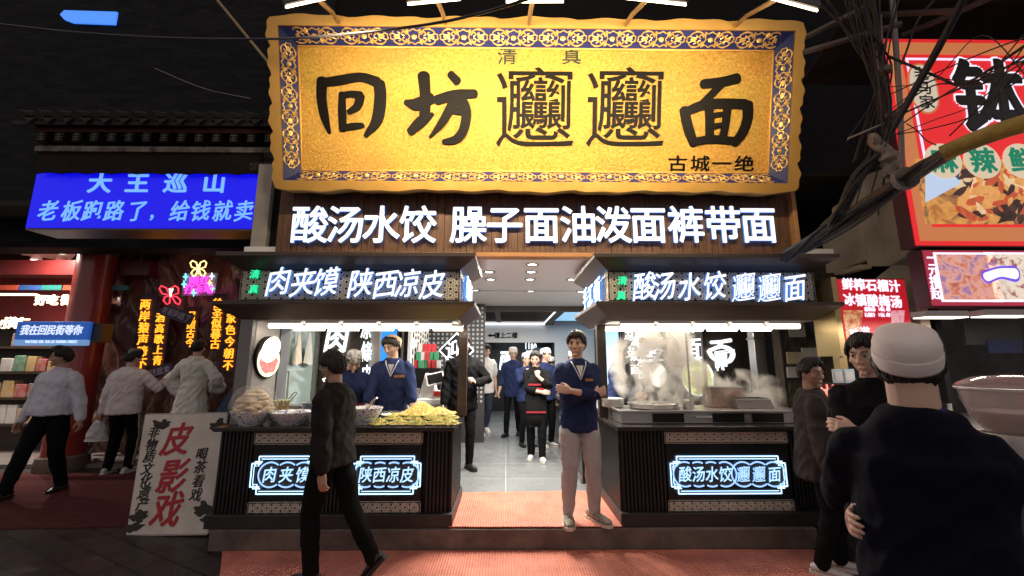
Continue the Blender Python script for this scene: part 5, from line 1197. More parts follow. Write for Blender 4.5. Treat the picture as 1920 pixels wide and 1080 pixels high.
for nm, wd_, mm, dz in (('brush_outline',.15,emi('violet_outline', (.16,.08,.75), .9),0),('brush_stroke',.10,M_WO,.004)):
    lt = MB(); stroke(lt, [(R_(px_,py_).x,R_(px_,py_).z) for px_, py_ in ((1846,520),(1870,512),(1898,514))], [wd_*.8,wd_*.75,wd_], dz, Vector((1,0,0)), Vector((0,0,1)), O, Vector((0,-1,0)), .003); wp(t, nm, lt, [mm, mm])
y = 4.05; x0_, x1_ = W(1572,560,y).x, W(1702,560,y).x; z0_, z1_ = W(1640,640,y).z, W(1640,522,y).z
t = lightbox('drink_lightbox', 'small red lightbox of pomegranate and plum drinks on a gold post', x0_, x1_, z0_-.12, z1_, y, emi('drink_red_face', (.52,.012,.022), .85)); lt = MB()
wp(t, 'case_edge', MB().bx(x0_-.055,x0_-.002,y-.01,y+.3,z0_-.14,z1_+.01), mat('gold_steel_edge', (.50,.38,.18), .35, .7))
for k, c_ in enumerate('鲜榨石榴汁'): text(lt, c_, R_(1589+22*k,533+1.0*k), (1,0,0), (0,0,1), .115, .115, .003, .03)
for k, c_ in enumerate('冰镇酸梅汤'): text(lt, c_, R_(1592+22*k,562+1.0*k), (1,0,0), (0,0,1), .115, .12, .003, .03)
for k, s_ in enumerate(('酸梅汤 10元/杯','石榴汁 15元/杯')): text(lt, s_, R_(1624,580+10.5*k), (1,0,0), (0,0,1), .036, .042, .002, .015)
for k, c_ in enumerate('味道'): text(lt, c_, R_(1602+20*k,626-3*k), (1,0,0), (0,0,1), .10, .10, .003, .025)
wp(t, 'lettering', lt, [M_WO, M_WO])
b = MB(); b.slab([R_(x,yy,.005) for x, yy in ((1580,582),(1618,582),(1610,640),(1588,640))][::-1], (0,-.002,0)); wp(t, 'plum_drink_photo', b, photo_mat('plum_drink', [(.12,.03,.04),(.45,.12,.05),(.75,.4,.2),(.25,.45,.12)], 30, .8)); b = MB(); b.slab([R_(x,yy,.005) for x, yy in ((1670,582),(1696,582),(1693,622),(1673,622))][::-1], (0,-.002,0)); wp(t, 'pomegranate_drink_photo', b, photo_mat('pomegranate_drink', [(.6,.1,.2),(.85,.45,.5),(.5,.05,.12)], 30, .8))
wp(t, 'post', MB().bx(x0_-.055,x0_+.02,y+.02,y+.1,.0,z0_-.14), mat('gold_steel_edge', (.50,.38,.18), .35, .7))
# back wall bits
def wallcard(name, label, cat, px0, py0, px1, py1, y, m, th=.02): a, b_ = W(px0,py1,y), W(px1,py0,y); return tag(obj(name, MB().bx(a.x,b_.x,y,y+th,a.z,b_.z), m), label, cat)
dk = thing('dark_brick_wall', 'dark rough wall hung with notices beside the cooking stall', 'wall', (3.7,5.3,0)); vs = []; b = MB(); nx = 40; nz = 40
for j in range(nz+1):
    for i in range(nx+1): x = 3.42+.95*i/nx; z = .02+2.7*j/nz; vs.append((x, 5.2-.05*max(0,noise.noise(Vector((x*7,2,z*9))))-.03*noise.noise(Vector((x*16,1,z*20))), z))
b.add(vs, [(j*(nx+1)+i,j*(nx+1)+i+1,(j+1)*(nx+1)+i+1,(j+1)*(nx+1)+i) for j in range(nz) for i in range(nx)]); b.bx(3.42,4.37,5.24,5.4,.02,2.72); wp(dk, 'rubble_face', b, mat('rough_brown_rubble', (.035,.028,.022), .8, 0, (.06,.048,.036), 9, .5, 30))
M_PAPER = mat('yellowed_paper', (.28,.24,.15), .8, 0, (.22,.19,.12), 8); M_PAPERW = mat('grey_paper', (.28,.27,.25), .8)
wallcard('paper_notice', 'yellowed paper notice on the dark wall behind the grey-suited man', 'notice', 1478,660,1505,682,5.02,M_PAPER); wallcard('paper_notice', 'pale grey paper notice right of the yellowed one', 'notice', 1506,652,1536,672,5.02,M_PAPERW); wallcard('paper_notice', 'crumpled grey paper pasted above the yellowed notice', 'notice', 1482,606,1508,632,5.02,M_PAPERW); wallcard('paper_notice', 'wide grey printed notice below the yellowed one', 'notice', 1478,688,1530,708,5.02,M_PAPERW)
wallcard('blue_plaque', 'dark blue plaque on the wall left of the drink lightbox', 'plaque', 1522,596,1562,620,5.0,mat('dark_blue_enamel', (.02,.035,.13), .35))
cl = [W(x,yy,3.98) for x, yy in ((1563,692),(1602,692),(1602,718),(1563,718))]
t = thing('payment_cards', 'two pale blue payment cards hanging on the gold post', 'card', cl[0]); 
for k in (0,1): a = W(1563+20*k,719,3.96); b_ = W(1581+20*k,692,3.96); wp(t, 'card', MB().bx(a.x,b_.x,3.96,3.965,a.z,b_.z), mat('pale_blue_card', (.42,.60,.66), .5)); wp(t, 'white_square', MB().bx(a.x+.02,b_.x-.02,3.957,3.9595,a.z+.025,b_.z-.025), mat('white_card', (.62,.64,.62), .5))
t = thing('ice_drink_letters', 'red glowing cut-out characters on the drink stall front', 'sign', W(1568,738,3.9)); lt = MB()
for c_, px in (('冰',1548),('镇',1570),('酸',1604)): text(lt, c_, W(px,738,3.9), (1,0,0), (0,0,1), .12, .15, .01, .03)
wp(t, 'lettering', lt, [emi('pink_white_text', (1,.45,.38), .9), emi('red_edge', (.8,.05,.03), .8)]); wp(t, 'board', MB().bx(W(1535,738,3.93).x,W(1640,738,3.93).x,3.93,3.95,W(1548,757,3.93).z,W(1548,718,3.93).z), M_DARK)
tag(obj('drink_counter', MB().bx(W(1600,760,3.7).x,6.5,3.3,4.6,.0,.98), mat('dull_dark_counter', (.05,.048,.046), .5), bevel=.01), 'dark drink counter behind the men at right', 'counter')
tag(obj('steel_worktop', MB().bx(W(1700,760,3.7).x,6.5,3.2,4.7,1.01,1.06), M_STEELD, bevel=.006), 'dull steel worktop on the dark drink counter', 'worktop')
pc = W(1905,755,2.9); t = thing('drink_dispenser', 'large clear drink dispenser with a domed lid and red characters', 'dispenser', (pc.x,2.9,pc.z-.2)); m_ = mat('cloudy_acrylic', (.62,.55,.52), .12, alpha=.5, coat=.4)
obj('tank', MB().lathe([(.17,.0),(.23,.10),(.265,.22),(.27,.29)], n=40), m_, t, smooth=40); obj('dome_lid', MB().lathe([(.28,.295),(.285,.31),(.27,.33),(.19,.37),(.07,.385),(0,.39)], n=40), mat('pink_reflection_lid', (.60,.45,.42), .1, alpha=.38, coat=.4), t, smooth=40); obj('rim', MB().lathe([(.273,.28),(.29,.287),(.29,.298),(.273,.30)], n=40), M_STEEL, t, smooth=40); obj('stand', MB().lathe([(.0,-.3),(.24,-.3),(.22,-.05),(.2,0),(0,0)], n=30), M_STEELD, t, smooth=40)  # clear lid tinted: its pinkish reflection is put into the colour
obj('drink', MB().lathe([(0,.02),(.16,.02),(.21,.10),(.23,.14),(0,.14)], n=36), mat('pale_milky_drink', (.42,.36,.33), .2), t, smooth=40)
lt = MB()
for c_, a in (('冰',-2.05),('镇',-1.55)): d_ = Vector((math.cos(a),math.sin(a),0)); text(lt, c_, d_*.275+Vector((0,0,.23)), Vector((-d_.y,d_.x,0)), (0,0,1), .15, .14, .004, .02)
obj('lettering', lt, [emi('pink_white_text', (1,.45,.38), .9), emi('red_edge', (.8,.05,.03), .8)], t)
for k, (px0, px1, py) in enumerate(((1722,1802,596),(1832,1925,594))):
    a, b_ = W(px0,py,3.6), W(px1,py,3.6); t = thing('tube_lamp', ('slim shop lamp under the picture lightbox, above the near man\'s cap','slim shop lamp under the picture lightbox at the right edge')[k], 'lamp', (a+b_)/2); L_ = (b_-a).length
    obj('housing', MB().box((0,0,.03), (L_,.14,.05)), M_GREYP, t, bevel=.006); m = MB(); m.bx(-L_/2+.01,L_/2-.01,-.071,.06,-.004,.004); obj('lit_face', m, emi('slim_lamp_face', (1,.86,.74), 3.0 if k == 0 else 1.6), t); area('light', (a+b_)/2-Vector((0,0,.02)), (a+b_)/2-Vector((0,-.2,2)), L_, .1, 10, (1,.85,.75))
tag(obj('wall_conduit', MB().tube([(W(1752,600,4.5).x,4.5,2.6),(W(1752,600,4.5).x,4.5,1.0)], .02, 8), M_GREYP), 'thin pale conduit running down the wall behind the drink counter', 'pipe')
tag(obj('notice_board', MB().bx(W(1812,640,4.5).x,W(1918,640,4.5).x,4.5,4.53,W(1860,646,4.5).z,W(1860,606,4.5).z), mat('dim_print', (.06,.065,.07), .6, 0, (.10,.105,.11), 30)), 'dim printed notice board above the drink dispenser', 'notice board')
tag(obj('blue_plate', MB().bx(W(1850,650,4.5).x,W(1915,650,4.5).x,4.49,4.5,W(1860,662,4.5).z,W(1860,638,4.5).z), mat('dark_blue_enamel', (.02,.035,.13), .35)), 'dark blue address plate below the notice board', 'plate')
# overhead sheet roof, beams, poles, cables
t = thing('sheet_awning', 'dark maroon sheet awning with steel beams high over the right shops', 'awning', (5,3.4,5)); z = 5.1
wp(t, 'sheet', MB().slab([(3.3,2.4,5.35),(9,2.0,5.5),(9,4.6,5.0),(3.6,4.6,4.95)], (0,0,.03)), mat('maroon_corrugated_sheet', (.05,.024,.024), .6, 0, (.032,.017,.018), 4))
bm = MB()
for p in (((1500,75),(1640,5)),((1500,100),(1690,45)),((1690,68),(1860,-5)),((1640,28),(1800,20))): bm.tube([W(*p[0],3.7),W(*p[1],3.3)], .03, 6)
wp(t, 'beam', bm, mat('rusty_beam', (.10,.075,.065), .6))
tag(obj('steel_pole', MB().tube([W(1672,-20,3.3),W(1688,200,3.4),W(1692,330,3.5)], .022, 10), mat('pale_grey_pole', (.26,.23,.22), .5, .3)), 'pale steel pole rising in front of the huge red lightbox', 'pole')
tag(obj('steel_pole', MB().tube([W(1646,30,3.35),W(1652,130,3.4)], .028, 10), mat('pale_grey_pole', (.26,.23,.22), .5, .3)), 'short steel pole stub left of the pale pole', 'pole')
M_CAB = mat('black_cable', (.012,.011,.012), .45, 0, (.03,.028,.028), 20)
cb = thing('cable_bundle', 'thick bundle of black cables climbing right past the lightboxes', 'cable bundle', W(1640,380,3.0)); random.seed(8)
def cable(root, pts, r, nm='cable', y=None, m=None, jit=0):
    P = catmull([W(p[0]+random.uniform(-jit,jit), p[1]+random.uniform(-jit,jit), (p[2] if len(p) > 2 else y)+random.uniform(-jit,jit)*.006) for p in pts], 6); return wp(root, nm, MB().tube(P, r, 8), m or M_CAB, smooth=60)
main = [(1470,482,4.0),(1560,425,3.5),(1640,372,3.1),(1720,322,2.8),(1790,280,2.5)]
for k in range(16): cable(cb, main, random.uniform(.010,.022), jit=9)
cable(cb, main, .050)
for k in range(3): cable(cb, [(1475+5*k,484,3.95),(1540,446+6*k,3.6),(1610,404+7*k,3.25),(1690,348+4*k,2.9),(1780,284,2.5)], .011)
for k in range(3): cable(cb, [(1562+6*k,418,3.45),(1600+10*k,330,3.3),(1645+6*k,290,3.2)], .018)
sl_ = catmull([W(1768,288,2.5),W(1850,254,2.32),(W(1940,226,2.15)),W(2050,196,2.0)], 6); wp(cb, 'yellow_sleeve', MB().tube(sl_, .052, 14), mat('yellow_plastic_sleeve', (.52,.36,.055), .5, 0, (.20,.14,.04), 4), smooth=60)
for px, py, y_ in ((1576,402,3.45),(1692,338,2.9)): a = W(px,py,y_); d_ = (W(px+20,py-12,y_-.1)-a).normalized(); wp(cb, 'tape_wrap', MB().tube([a,a+d_*.05], .085, 12), mat('grey_tape', (.14,.13,.12), .5), smooth=60)
cb2 = thing('cable_bundle', 'upright tangle of black cables tied with tape beside the huge red lightbox', 'cable bundle', W(1650,260,3.2))
for k in range(9): cable(cb2, [(1556,420,3.4),(1610,335,3.3),(1660,270,3.2),(1668,200,3.2),(1655,120,3.2),(1650+random.uniform(-40,50),-10,3.1)], random.uniform(.005,.012), jit=8)
cable(cb2, [(1662,262,3.2),(1720,160,3.0),(1770,70,2.8),(1815,-20,2.6)], .028); cable(cb2, [(1660,90,3.2),(1630,60,3.1),(1590,-10,3.0)], .012); cable(cb2, [(1536,5,2.9),(1600,70,3.0),(1660,120,3.2)], .007)
cable(cb2, [(1665,105,3.2),(1700,120,3.1),(1760,145,2.9),(1800,160,2.8),(1840,140,2.6),(1930,80,2.3)], .010); cable(cb2, [(1695,212,3.1),(1790,170,2.8),(1880,130,2.5),(1930,100,2.3)], .008); cable(cb2, [(1695,230,3.1),(1800,160,2.7),(1930,110,2.2)], .006); cable(cb2, [(1780,255,2.7),(1850,190,2.5),(1930,140,2.3)], .005)
cable(cb2, [(1700,232,3.1),(1720,245,3.0),(1735,262,2.9),(1755,272,2.8)], .004); cable(cb2, [(1690,120,3.1),(1700,95,3.1),(1720,40,3.0),(1760,-10,2.9)], .008)
for k in range(13):
    x0 = random.uniform(1500,1640); x1 = random.uniform(1640,1672); y1 = random.uniform(110,290); cable(cb2, [(x0,-12,3.0),(x0*.5+x1*.5+random.uniform(-14,14),y1*.45,3.1),(x1,y1,3.2),(x1-random.uniform(0,60),y1+random.uniform(70,190),3.3)], random.uniform(.003,.007))
for k in range(7):
    y1 = random.uniform(150,290); cable(cb2, [(1668,y1,3.15),(1750,y1-random.uniform(10,60),2.95),(1840,y1-random.uniform(40,130),2.6),(1935,random.uniform(20,170),2.3)], random.uniform(.003,.006))
for px, py, y_, r_ in ((1672,218,3.2,.05),(1660,132,3.2,.045)): a = W(px,py,y_); wp(cb2, 'tape_wrap', MB().tube([a-Vector((0,0,.02)),a+Vector((.005,0,.025))], r_, 12), mat('grey_tape', (.14,.13,.12), .5), smooth=60)
b = MB(); a = W(1655,285,3.2); n = 18; vs = []
for j in range(19):
    f = j/18; q = a+Vector((.05*math.sin(f*5),0,-.22+.38*f))
    for i in range(n): an = 2*PI*i/n; r = (.035+.035*math.sin(f*PI))*(1+.7*noise.noise(Vector((math.cos(an)*1.5,math.sin(an)*1.5,f*6)))); vs.append(q+Vector((r*math.cos(an),r*.7*math.sin(an),.03*noise.noise(Vector((an,f*8,4))))))
b.add(vs, [(j*n+i,j*n+(i+1)%n,(j+1)*n+(i+1)%n,(j+1)*n+i) for j in range(18) for i in range(n)])
wp(cb2, 'plastic_wrap', b, mat('dirty_plastic_wrap', (.30,.26,.20), .25, 0, (.16,.13,.10), 14, alpha=.9, bump=.6, bs=30), smooth=50)
tag(obj('bamboo_stick', MB().tube([W(1590,260,3.2),W(1668,227,3.2)], .008, 6), mat('pale_stick', (.35,.30,.22), .6)), 'thin pale stick poking out of the upright cable tangle', 'stick')
def wire(name, label, pts, r, m=None): P = catmull([W(*p) for p in pts], 8); return tag(obj(name, MB().tube(P, r, 6), m or M_CAB, smooth=60), label, 'cable')
wire('overhead_cable', 'black cable crossing the upper left corner of the gold signboard', [(-40,40,5.0),(120,58,4.4),(300,70,4.0),(500,73,3.3),(640,65,2.9),(800,46,2.6),(900,25,2.4),(1010,-8,2.2)], .010)
wire('overhead_cable', 'thin pale wire sagging over the dark brick house', [(290,128,5.6),(380,165,5.2),(470,185,4.8)], .006, mat('pale_wire', (.22,.20,.18), .5))
tag(obj('tan_strut', MB().tube([W(395,-15,3.9),W(512,128,3.9)], .014, 8), M_TAN), 'thin tan strut slanting down to the gold signboard corner', 'strut')
# ------------------------------------------------------------------ people
def fuse(mb, voxel, smooth=0, fac=.5):
    me = mb.mesh('tmp', M_MATTE); o = bpy.data.objects.new('tmp', me); C.objects.link(o)
    r = o.modifiers.new('r', 'REMESH'); r.mode = 'VOXEL'; r.voxel_size = voxel; r.adaptivity = 0
    if smooth: sm = o.modifiers.new('s', 'SMOOTH'); sm.factor = fac; sm.iterations = smooth
    dg = bpy.context.evaluated_depsgraph_get(); out = bpy.data.meshes.new_from_object(o.evaluated_get(dg))
    bpy.data.objects.remove(o); bpy.data.meshes.remove(me); out.materials.clear(); return out
def displace(me, fn):
    n = len(me.vertices); co = np.empty(n*3, np.float32); me.vertices.foreach_get('co', co); no = np.empty(n*3, np.float32); me.vertices.foreach_get('normal', no)
    co = co.reshape(-1,3); no = no.reshape(-1,3); d = np.array([fn(Vector(p)) for p in co.tolist()], np.float32); co += no*d[:,None]
    me.vertices.foreach_set('co', co.ravel()); me.update()
def ik(a, b, l1, l2, pole):
    a, b = Vector(a), Vector(b); d = b-a; L = min(d.length, (l1+l2)*.999); d.normalize(); b2 = a+d*L
    x = (l1*l1-l2*l2+L*L)/(2*L); h = math.sqrt(max(0, l1*l1-x*x)); p = Vector(pole); p = (p-d*p.dot(d)); p = p.normalized() if p.length > 1e-6 else Vector((0,0,1))
    return a+d*x+p*h, b2
SKIN = {}
def skin(k):
    cols = {'light': ((.60,.39,.29),(.53,.33,.24)), 'tan': ((.48,.29,.20),(.41,.235,.155))}
    c = cols[k]; return mat('skin_'+k, c[0], .48, 0, c[1], 14, .06, 120, sss=.08)
M_LIP = mat('lips', (.44,.245,.19), .45); M_BROW = mat('eyebrow_hair', (.02,.014,.011), .7); M_EYEW = mat('eye_white', (.40,.36,.33), .2); M_EYED = mat('dark_iris', (.012,.009,.008), .15)
def hair_mat(name, c): return mat(name, c, .5, 0, tuple(x*1.8 for x in c), 60, .8, 160, stretch=(1,1,.25))
M_HAIRB = hair_mat('black_hair', (.010,.008,.007)); M_HAIRY = hair_mat('blond_hair', (.55,.38,.15))
def headpt(u, v, inf=0):
    """skull point for azimuth u (0 = front, -y) and polar angle v from the top, head centre at the origin"""
    x, y, z = math.sin(v)*math.sin(u), -math.sin(v)*math.cos(u), math.cos(v)
    rx, ry, rz = .077+inf, .096+inf, .118+inf
    X, Y, Z = x*rx, y*ry, z*rz
    if z < 0:
        t = -z; X *= 1-.24*t**1.6
        if y > 0: Y *= 1-.42*t; Z *= 1-.18*t*min(1, y*2)
        else: Y *= 1-.06*t
    if y < -.55: Y += .010*(-y-.55)/.45          # flatter face
    return Vector((X, Y, Z))
def add_head(mb, R, c, female=False):
    n, m = 32, 24; b = MB(); vs = []
    for i in range(m+1):
        for j in range(n):
            p = headpt(2*PI*j/n, PI*i/m)
            for ex in (-.031,.031):              # eye sockets
                d = math.hypot(p.x-ex, (p.z-.010)*1.5)
                if p.y < 0 and d < .024: p.y += .010*(1-(d/.024)**2)
            vs.append(p)
    b.add(vs, [(i*n+j, i*n+(j+1)%n, (i+1)*n+(j+1)%n, (i+1)*n+j) for i in range(m) for j in range(n)])
    b.limb([(0,-.086,.014),(0,-.095,-.010),(0,-.103,-.030)], [.007,.0085,.0105], 10)
    for s in (-1,1):
        b.ball((s*.011,-.094,-.033), (.0075,.009,.007), 8, 6)
        b.limb([(s*.012,-.087,.028),(s*.032,-.084,.032),(s*.050,-.070,.026)], [.0075,.008,.007], 8)
        b.ball((s*.047,-.056,-.018), (.023,.020,.020), 10, 7)
        b.ball((s*.031,-.0785,.009), (.0135,.0125,.0115), 10, 8)
        b.ball((s*.076,.012,-.006), (.009,.019,.031), 10, 8, Matrix.Rotation(s*.35,3,'Z'))
    b.ball((0,-.080,-.066), (.021,.0095,.0100), 12, 8)
    b.ball((0,-.070,-.098), (.022,.014,.015), 10, 7)
    for i in range(len(b.v)): b.v[i] = tuple(c + R @ Vector(b.v[i]))
    mb.add(b.v, b.f)
def face_mats(me, R, c, s, brows=True):
    inv = R.transposed(); c = c*s; n = len(me.polygons); ce = np.empty(n*3, np.float32); me.polygons.foreach_get('center', ce); ce = ce.reshape(-1,3)-np.array(c, np.float32)
    L = ce @ np.array(inv.transposed(), np.float32)/s; x, y, z = np.abs(L[:,0]), L[:,1], L[:,2]; idx = np.zeros(n, np.int32); f = y < -.045
    idx[f & (((x-.031)/.0145)**2+((z-.009)/.0055)**2 < 1)] = 3; idx[f & (((x-.031)/.0075)**2+((z-.009)/.0072)**2 < 1)] = 4; idx[f & (((x-.031)/.018)**2+((z-.0165)/.0028)**2 < 1)] = 4
    idx[f & (((x-.034)/.022)**2+((z-.033-.10*(x-.034)*-1*0)/.0042)**2 < 1)] = 2
    idx[f & (((x)/.019)**2+((z+.067)/.0055)**2 < 1)] = 1
    me.polygons.foreach_set('material_index', idx)
def hand(mb, w, d, n, side, mode, k=1.0):
    """w wrist, d pointing along the hand, n out of the palm; side +1 thumb on the d x n side"""
    w = Vector(w); d = Vector(d).normalized(); n = Vector(n); n = (n-d*n.dot(d)).normalized(); t = d.cross(n)*side
    curl = dict(relax=(.30,.40,.3), fist=(1.1,1.4,.9), grip=(.75,.95,.6), flat=(.08,.10,.06))[mode]
    P = [w-d*.012, w+d*.02, w+d*.055, w+d*.088]
    o = len(mb.v); mb.tube(P, [(.020,.026),(.0165,.034),(.0155,.042),(.013,.041)], 12, up=n)
    for i, (off, L) in enumerate(((.031,.070),(.0105,.078),(-.0105,.073),(-.030,.058))):
        p = w+d*.080+t*off; a = curl[0]*(1+.12*i)-.03*i; q = [p]; dd = d+t*(off*1.6); dd.normalize(); ang = 0
        for j, f in enumerate((.45,.31,.24)):
            ang += curl[j]*(1+.10*i); q.append(q[-1]+(dd*math.cos(ang)+n*math.sin(ang))*L*f)
        mb.limb(q, [.0092,.0088,.0082,.0072], 8)
    q = [w+d*.018+t*.022, w+d*.045+t*.046+n*.012]; q.append(q[-1]+(d*.8+t*.35+n*.45).normalized()*.033); q.append(q[-1]+(d*.9+n*(.4+curl[0]*.3)-t*.1).normalized()*.027)
    mb.limb(q, [.0125,.0115,.0102,.0085], 8)
FOLD = lambda amp, fr, seed: (lambda p: amp*(.9*(.55-2.2*abs(noise.noise(Vector((p.x*fr*.8+seed, p.y*fr*.8, p.z*fr*1.1+p.x*fr*.9)))))+.6*noise.noise(Vector((p.x*fr*2.1, p.y*fr*2.1+seed, p.z*fr*1.7-p.x*fr)))))
def cloth_mat(name, c, c2=None, rough=.85): return mat(name, c, rough, 0, c2 or tuple(x*.90 for x in c), 5, .55, 9)
def rev(o, parent, kids):
    pass
def person(label, loc, H=1.75, face=0.0, pose=None, top='shirt', topm=None, trou=None, shoe=None, hairm=None, hair='short', cap=None, skin_='light', key=True, group=None, sleeves='long', extras=(), thin=1.0):
    """face: heading in degrees, 0 looks to -y (the street); + turns to the person's left hand (towards +x)"""
    p = dict(shz=0, lean=0, side=0, yaw=0, nod=0, twist=0, drop=0, L=(.235,-.02,.80), R=(-.235,-.02,.80), eL=(.35,1,-.2), eR=(-.35,1,-.2), hL='relax', hR='relax', nL=(-1,-.2,0), nR=(1,-.2,0), dL=None, dR=None,
             fL=(.10,0,.075), fR=(-.10,0,.075), kL=(0.05,-1,0), kR=(-.05,-1,0), tL=(.12,-1,0), tR=(-.12,-1,0))
    p.update(pose or {}); s = H/1.75; vx = .0056 if key else .009
    root = thing('person', label, 'person', loc, group, rad(face))
    Rl = Matrix.Rotation(rad(p['lean']),3,'X') @ Matrix.Rotation(rad(p['side']),3,'Y'); Rt = Rl @ Matrix.Rotation(rad(p['twist']),3,'Z')
    pel = Vector((0,0,.95-p['drop'])); up = lambda x, y, z: pel + Rt @ Vector((x*thin,y,z))
    Rh = Matrix.Rotation(rad(p['yaw']),3,'Z') @ Matrix.Rotation(rad(p['nod']+p['lean']*.5),3,'X')
    neck = up(0,.012,.50); hc = neck + (Rl @ Vector((0,-.012,.064))) + Rh @ Vector((0,-.012,.105))
    sh = {1: up(.168,.012,.434-p['shz']), -1: up(-.168,.012,.434-p['shz'])}; hip = {1: pel+Vector((.09,0,-.03)), -1: pel+Vector((-.09,0,-.03))}
    A = {}; Lg = {}
    for q, k in ((1,'L'),(-1,'R')):
        A[q] = ik(sh[q], p[k], .295, .255, p['e'+k]); Lg[q] = ik(hip[q], p['f'+k], .425, .43, p['k'+k])
    # body: one continuous surface
    b = MB()
    def torso(mb, rs, off):
        mb.limb([up(0,y,z) for z, rx, ry, y in rs], [(ry+off, (rx+off)*thin) for z, rx, ry, y in rs], 20)
    TR = [(-.10,.15,.105,.01),(0,.165,.115,.01),(.10,.150,.105,0),(.20,.145,.10,0),(.30,.162,.112,0),(.40,.170,.108,.005),(.455,.150,.085,.012),(.495,.085,.062,.014)]
    def tor(mb, rs, off):
        rs2 = [(r[0]+0, r[1], r[2], r[3]) for r in rs]; n = 20; vs = []; k = len(rs2)
        R_ = [(rs2[0][0]-.006, rs2[0][1]*.95, rs2[0][2]*.95, rs2[0][3])]+rs2+[(rs2[-1][0]+.015, rs2[-1][1]*.7, rs2[-1][2]*.7, rs2[-1][3])]
        for z, rx, ry, y in R_:
            for j in range(n): a = 2*PI*j/n; ca, sa = math.cos(a), math.sin(a); vs.append(up((rx+off)*math.copysign(abs(ca)**.85,ca), y+(ry+off)*math.copysign(abs(sa)**.85,sa), z))
        mb.add(vs, [(i*n+j, i*n+(j+1)%n, (i+1)*n+(j+1)%n, (i+1)*n+j) for i in range(k+1) for j in range(n)]+[tuple(range(n))[::-1], tuple((k+1)*n+j for j in range(n))])
    tor(b, TR, -.012)
    b.limb([up(0,.016,.44), neck+Rl@Vector((0,-.004,.03)), hc+Rh@Vector((0,.016,-.045))], [.064+p.get('neck_r',0),.056+p.get('neck_r',0),.056+p.get('neck_r',0)], 14)
    add_head(b, Rh, hc)
    for q in (1,-1):
        e, w = A[q]; k = 'L' if q > 0 else 'R'
        b.limb([sh[q], sh[q].lerp(e,.5), e, e.lerp(w,.35), w], [.036,.042,.036,.038,.0255], 12)
        d = Vector(p['d'+k]) if p['d'+k] else (w-e); n_ = Vector(p['n'+k]); hand(b, w, d, n_, 1 if q < 0 else -1, p['h'+k])
        kn, an = Lg[q]; b.limb([hip[q], hip[q].lerp(kn,.5), kn, kn.lerp(an,.35), an], [.080,.070,.050,.052,.034], 12)
        t = Vector(p['t'+k]).normalized(); b.limb([an+Vector((0,0,-.03))-t*.03, an+Vector((0,0,-.04))+t*.12], [.034,.028], 8)
    for i in range(len(b.v)): b.v[i] = tuple(Vector(b.v[i])*s)
    me = fuse(b, vx, 1, .4); me.name = 'body'; face_mats(me, Rh, hc, s)
    for m in (skin(skin_), M_LIP, M_BROW, M_EYEW, M_EYED): me.materials.append(m)
    me.polygons.foreach_set('use_smooth', [True]*len(me.polygons)); obj('body', me, None, root)
    def put(name, mb, m, voxel=0, smooth=0, fold=None, lab=None, sm=180):
        for i in range(len(mb.v)): mb.v[i] = tuple(Vector(mb.v[i])*s)
        if voxel:
            me = fuse(mb, voxel, smooth)
            if fold: displace(me, fold)
            me.materials.append(m); me.polygons.foreach_set('use_smooth', [True]*len(me.polygons)); me.name = name; return obj(name, me, None, root, label=lab)
        return obj(name, mb, m, root, smooth=sm, label=lab)
    seed = (loc[0]*3.1+loc[1]*1.7) % 9; cv = .0095 if key else .014
    # trousers
    if trou is not None:
        b = MB(); tor(b, [(-.09,.156,.114,.012),(-.02,.156,.110,.012),(.05,.138,.094,.006),(.09,.13,.088,.004)], .006)
        lw = p.get('leg', 1.0)
        for q in (1,-1):
            kn, an = Lg[q]; hem = an+(kn-an)*p.get('hem', .02)
            b.limb([hip[q]+Vector((0,0,.02)), hip[q].lerp(kn,.45), kn, kn.lerp(an,.4), kn.lerp(hem,.8), hem], [.092,.084*lw,.064*lw,.062*lw,.054*lw*p.get('cuff',1),.052*lw*p.get('cuff',1)], 14)
        put('trousers', b, trou, cv, 3, FOLD(.007,7,seed))
    if p.get('stripe'):
        b = MB()
        for q in (1,-1):
            kn, an = Lg[q]; o_ = Vector((q*.085,0,0)); b.tube([hip[q]+o_+Vector((q*.012,.0,0)), hip[q].lerp(kn,.5)+o_*1.02, kn+o_*.80, kn.lerp(an,.5)+o_*.74, an+o_*.62+Vector((0,0,.03))], [(.012,.022)]*5, 8, up=(1,0,0))
        put('side_stripe', b, p['stripe'])
    # shoes
    for q, k in ((1,'L'),(-1,'R')):
        an = Lg[q][1]; t = Vector(p['t'+k]).normalized(); r_ = Vector((t.y,-t.x,0)) if abs(t.z) < .99 else Vector((1,0,0)); r_.normalize(); u = r_.cross(t); u = u if u.z > 0 or abs(t.z) > .6 else -u
        b = MB(); sm_ = shoe if isinstance(shoe, (list, tuple)) else [shoe, shoe]
        sec = [(-.085,.024,.030,.052),(-.06,.034,.036,.064),(-.01,.036,.038,.070),(.05,.040,.032,.056),(.11,.047,.024,.042),(.155,.042,.019,.034),(.185,.022,.013,.024)]; n = 14; vs = []
        for (f, hw, hh, top_) in sec:
            k_ = p.get('foot',1); f, hw, top_ = f*k_, hw*k_, top_*k_
            for j in range(n): a = 2*PI*j/n; vs.append(an+t*f+r_*hw*math.cos(a)+u*(-.075+.022+max(0,(top_)/2)*(1+math.sin(a))))
        b.add(vs, [(i*n+j, i*n+(j+1)%n, (i+1)*n+(j+1)%n, (i+1)*n+j) for i in range(len(sec)-1) for j in range(n)]+[tuple(range(n)), tuple((len(sec)-1)*n+j for j in range(n))]); b.m = [0]*len(b.f)
        b.limb([an+u*-.01, an+u*.03], [.046,.044], 12)
        b.k = 1; vs = []; k_ = p.get('foot',1); hw2 = [(-.095,.026),(-.06,.040),(0,.041),(.05,.045),(.11,.052),(.16,.046),(.197,.022)]
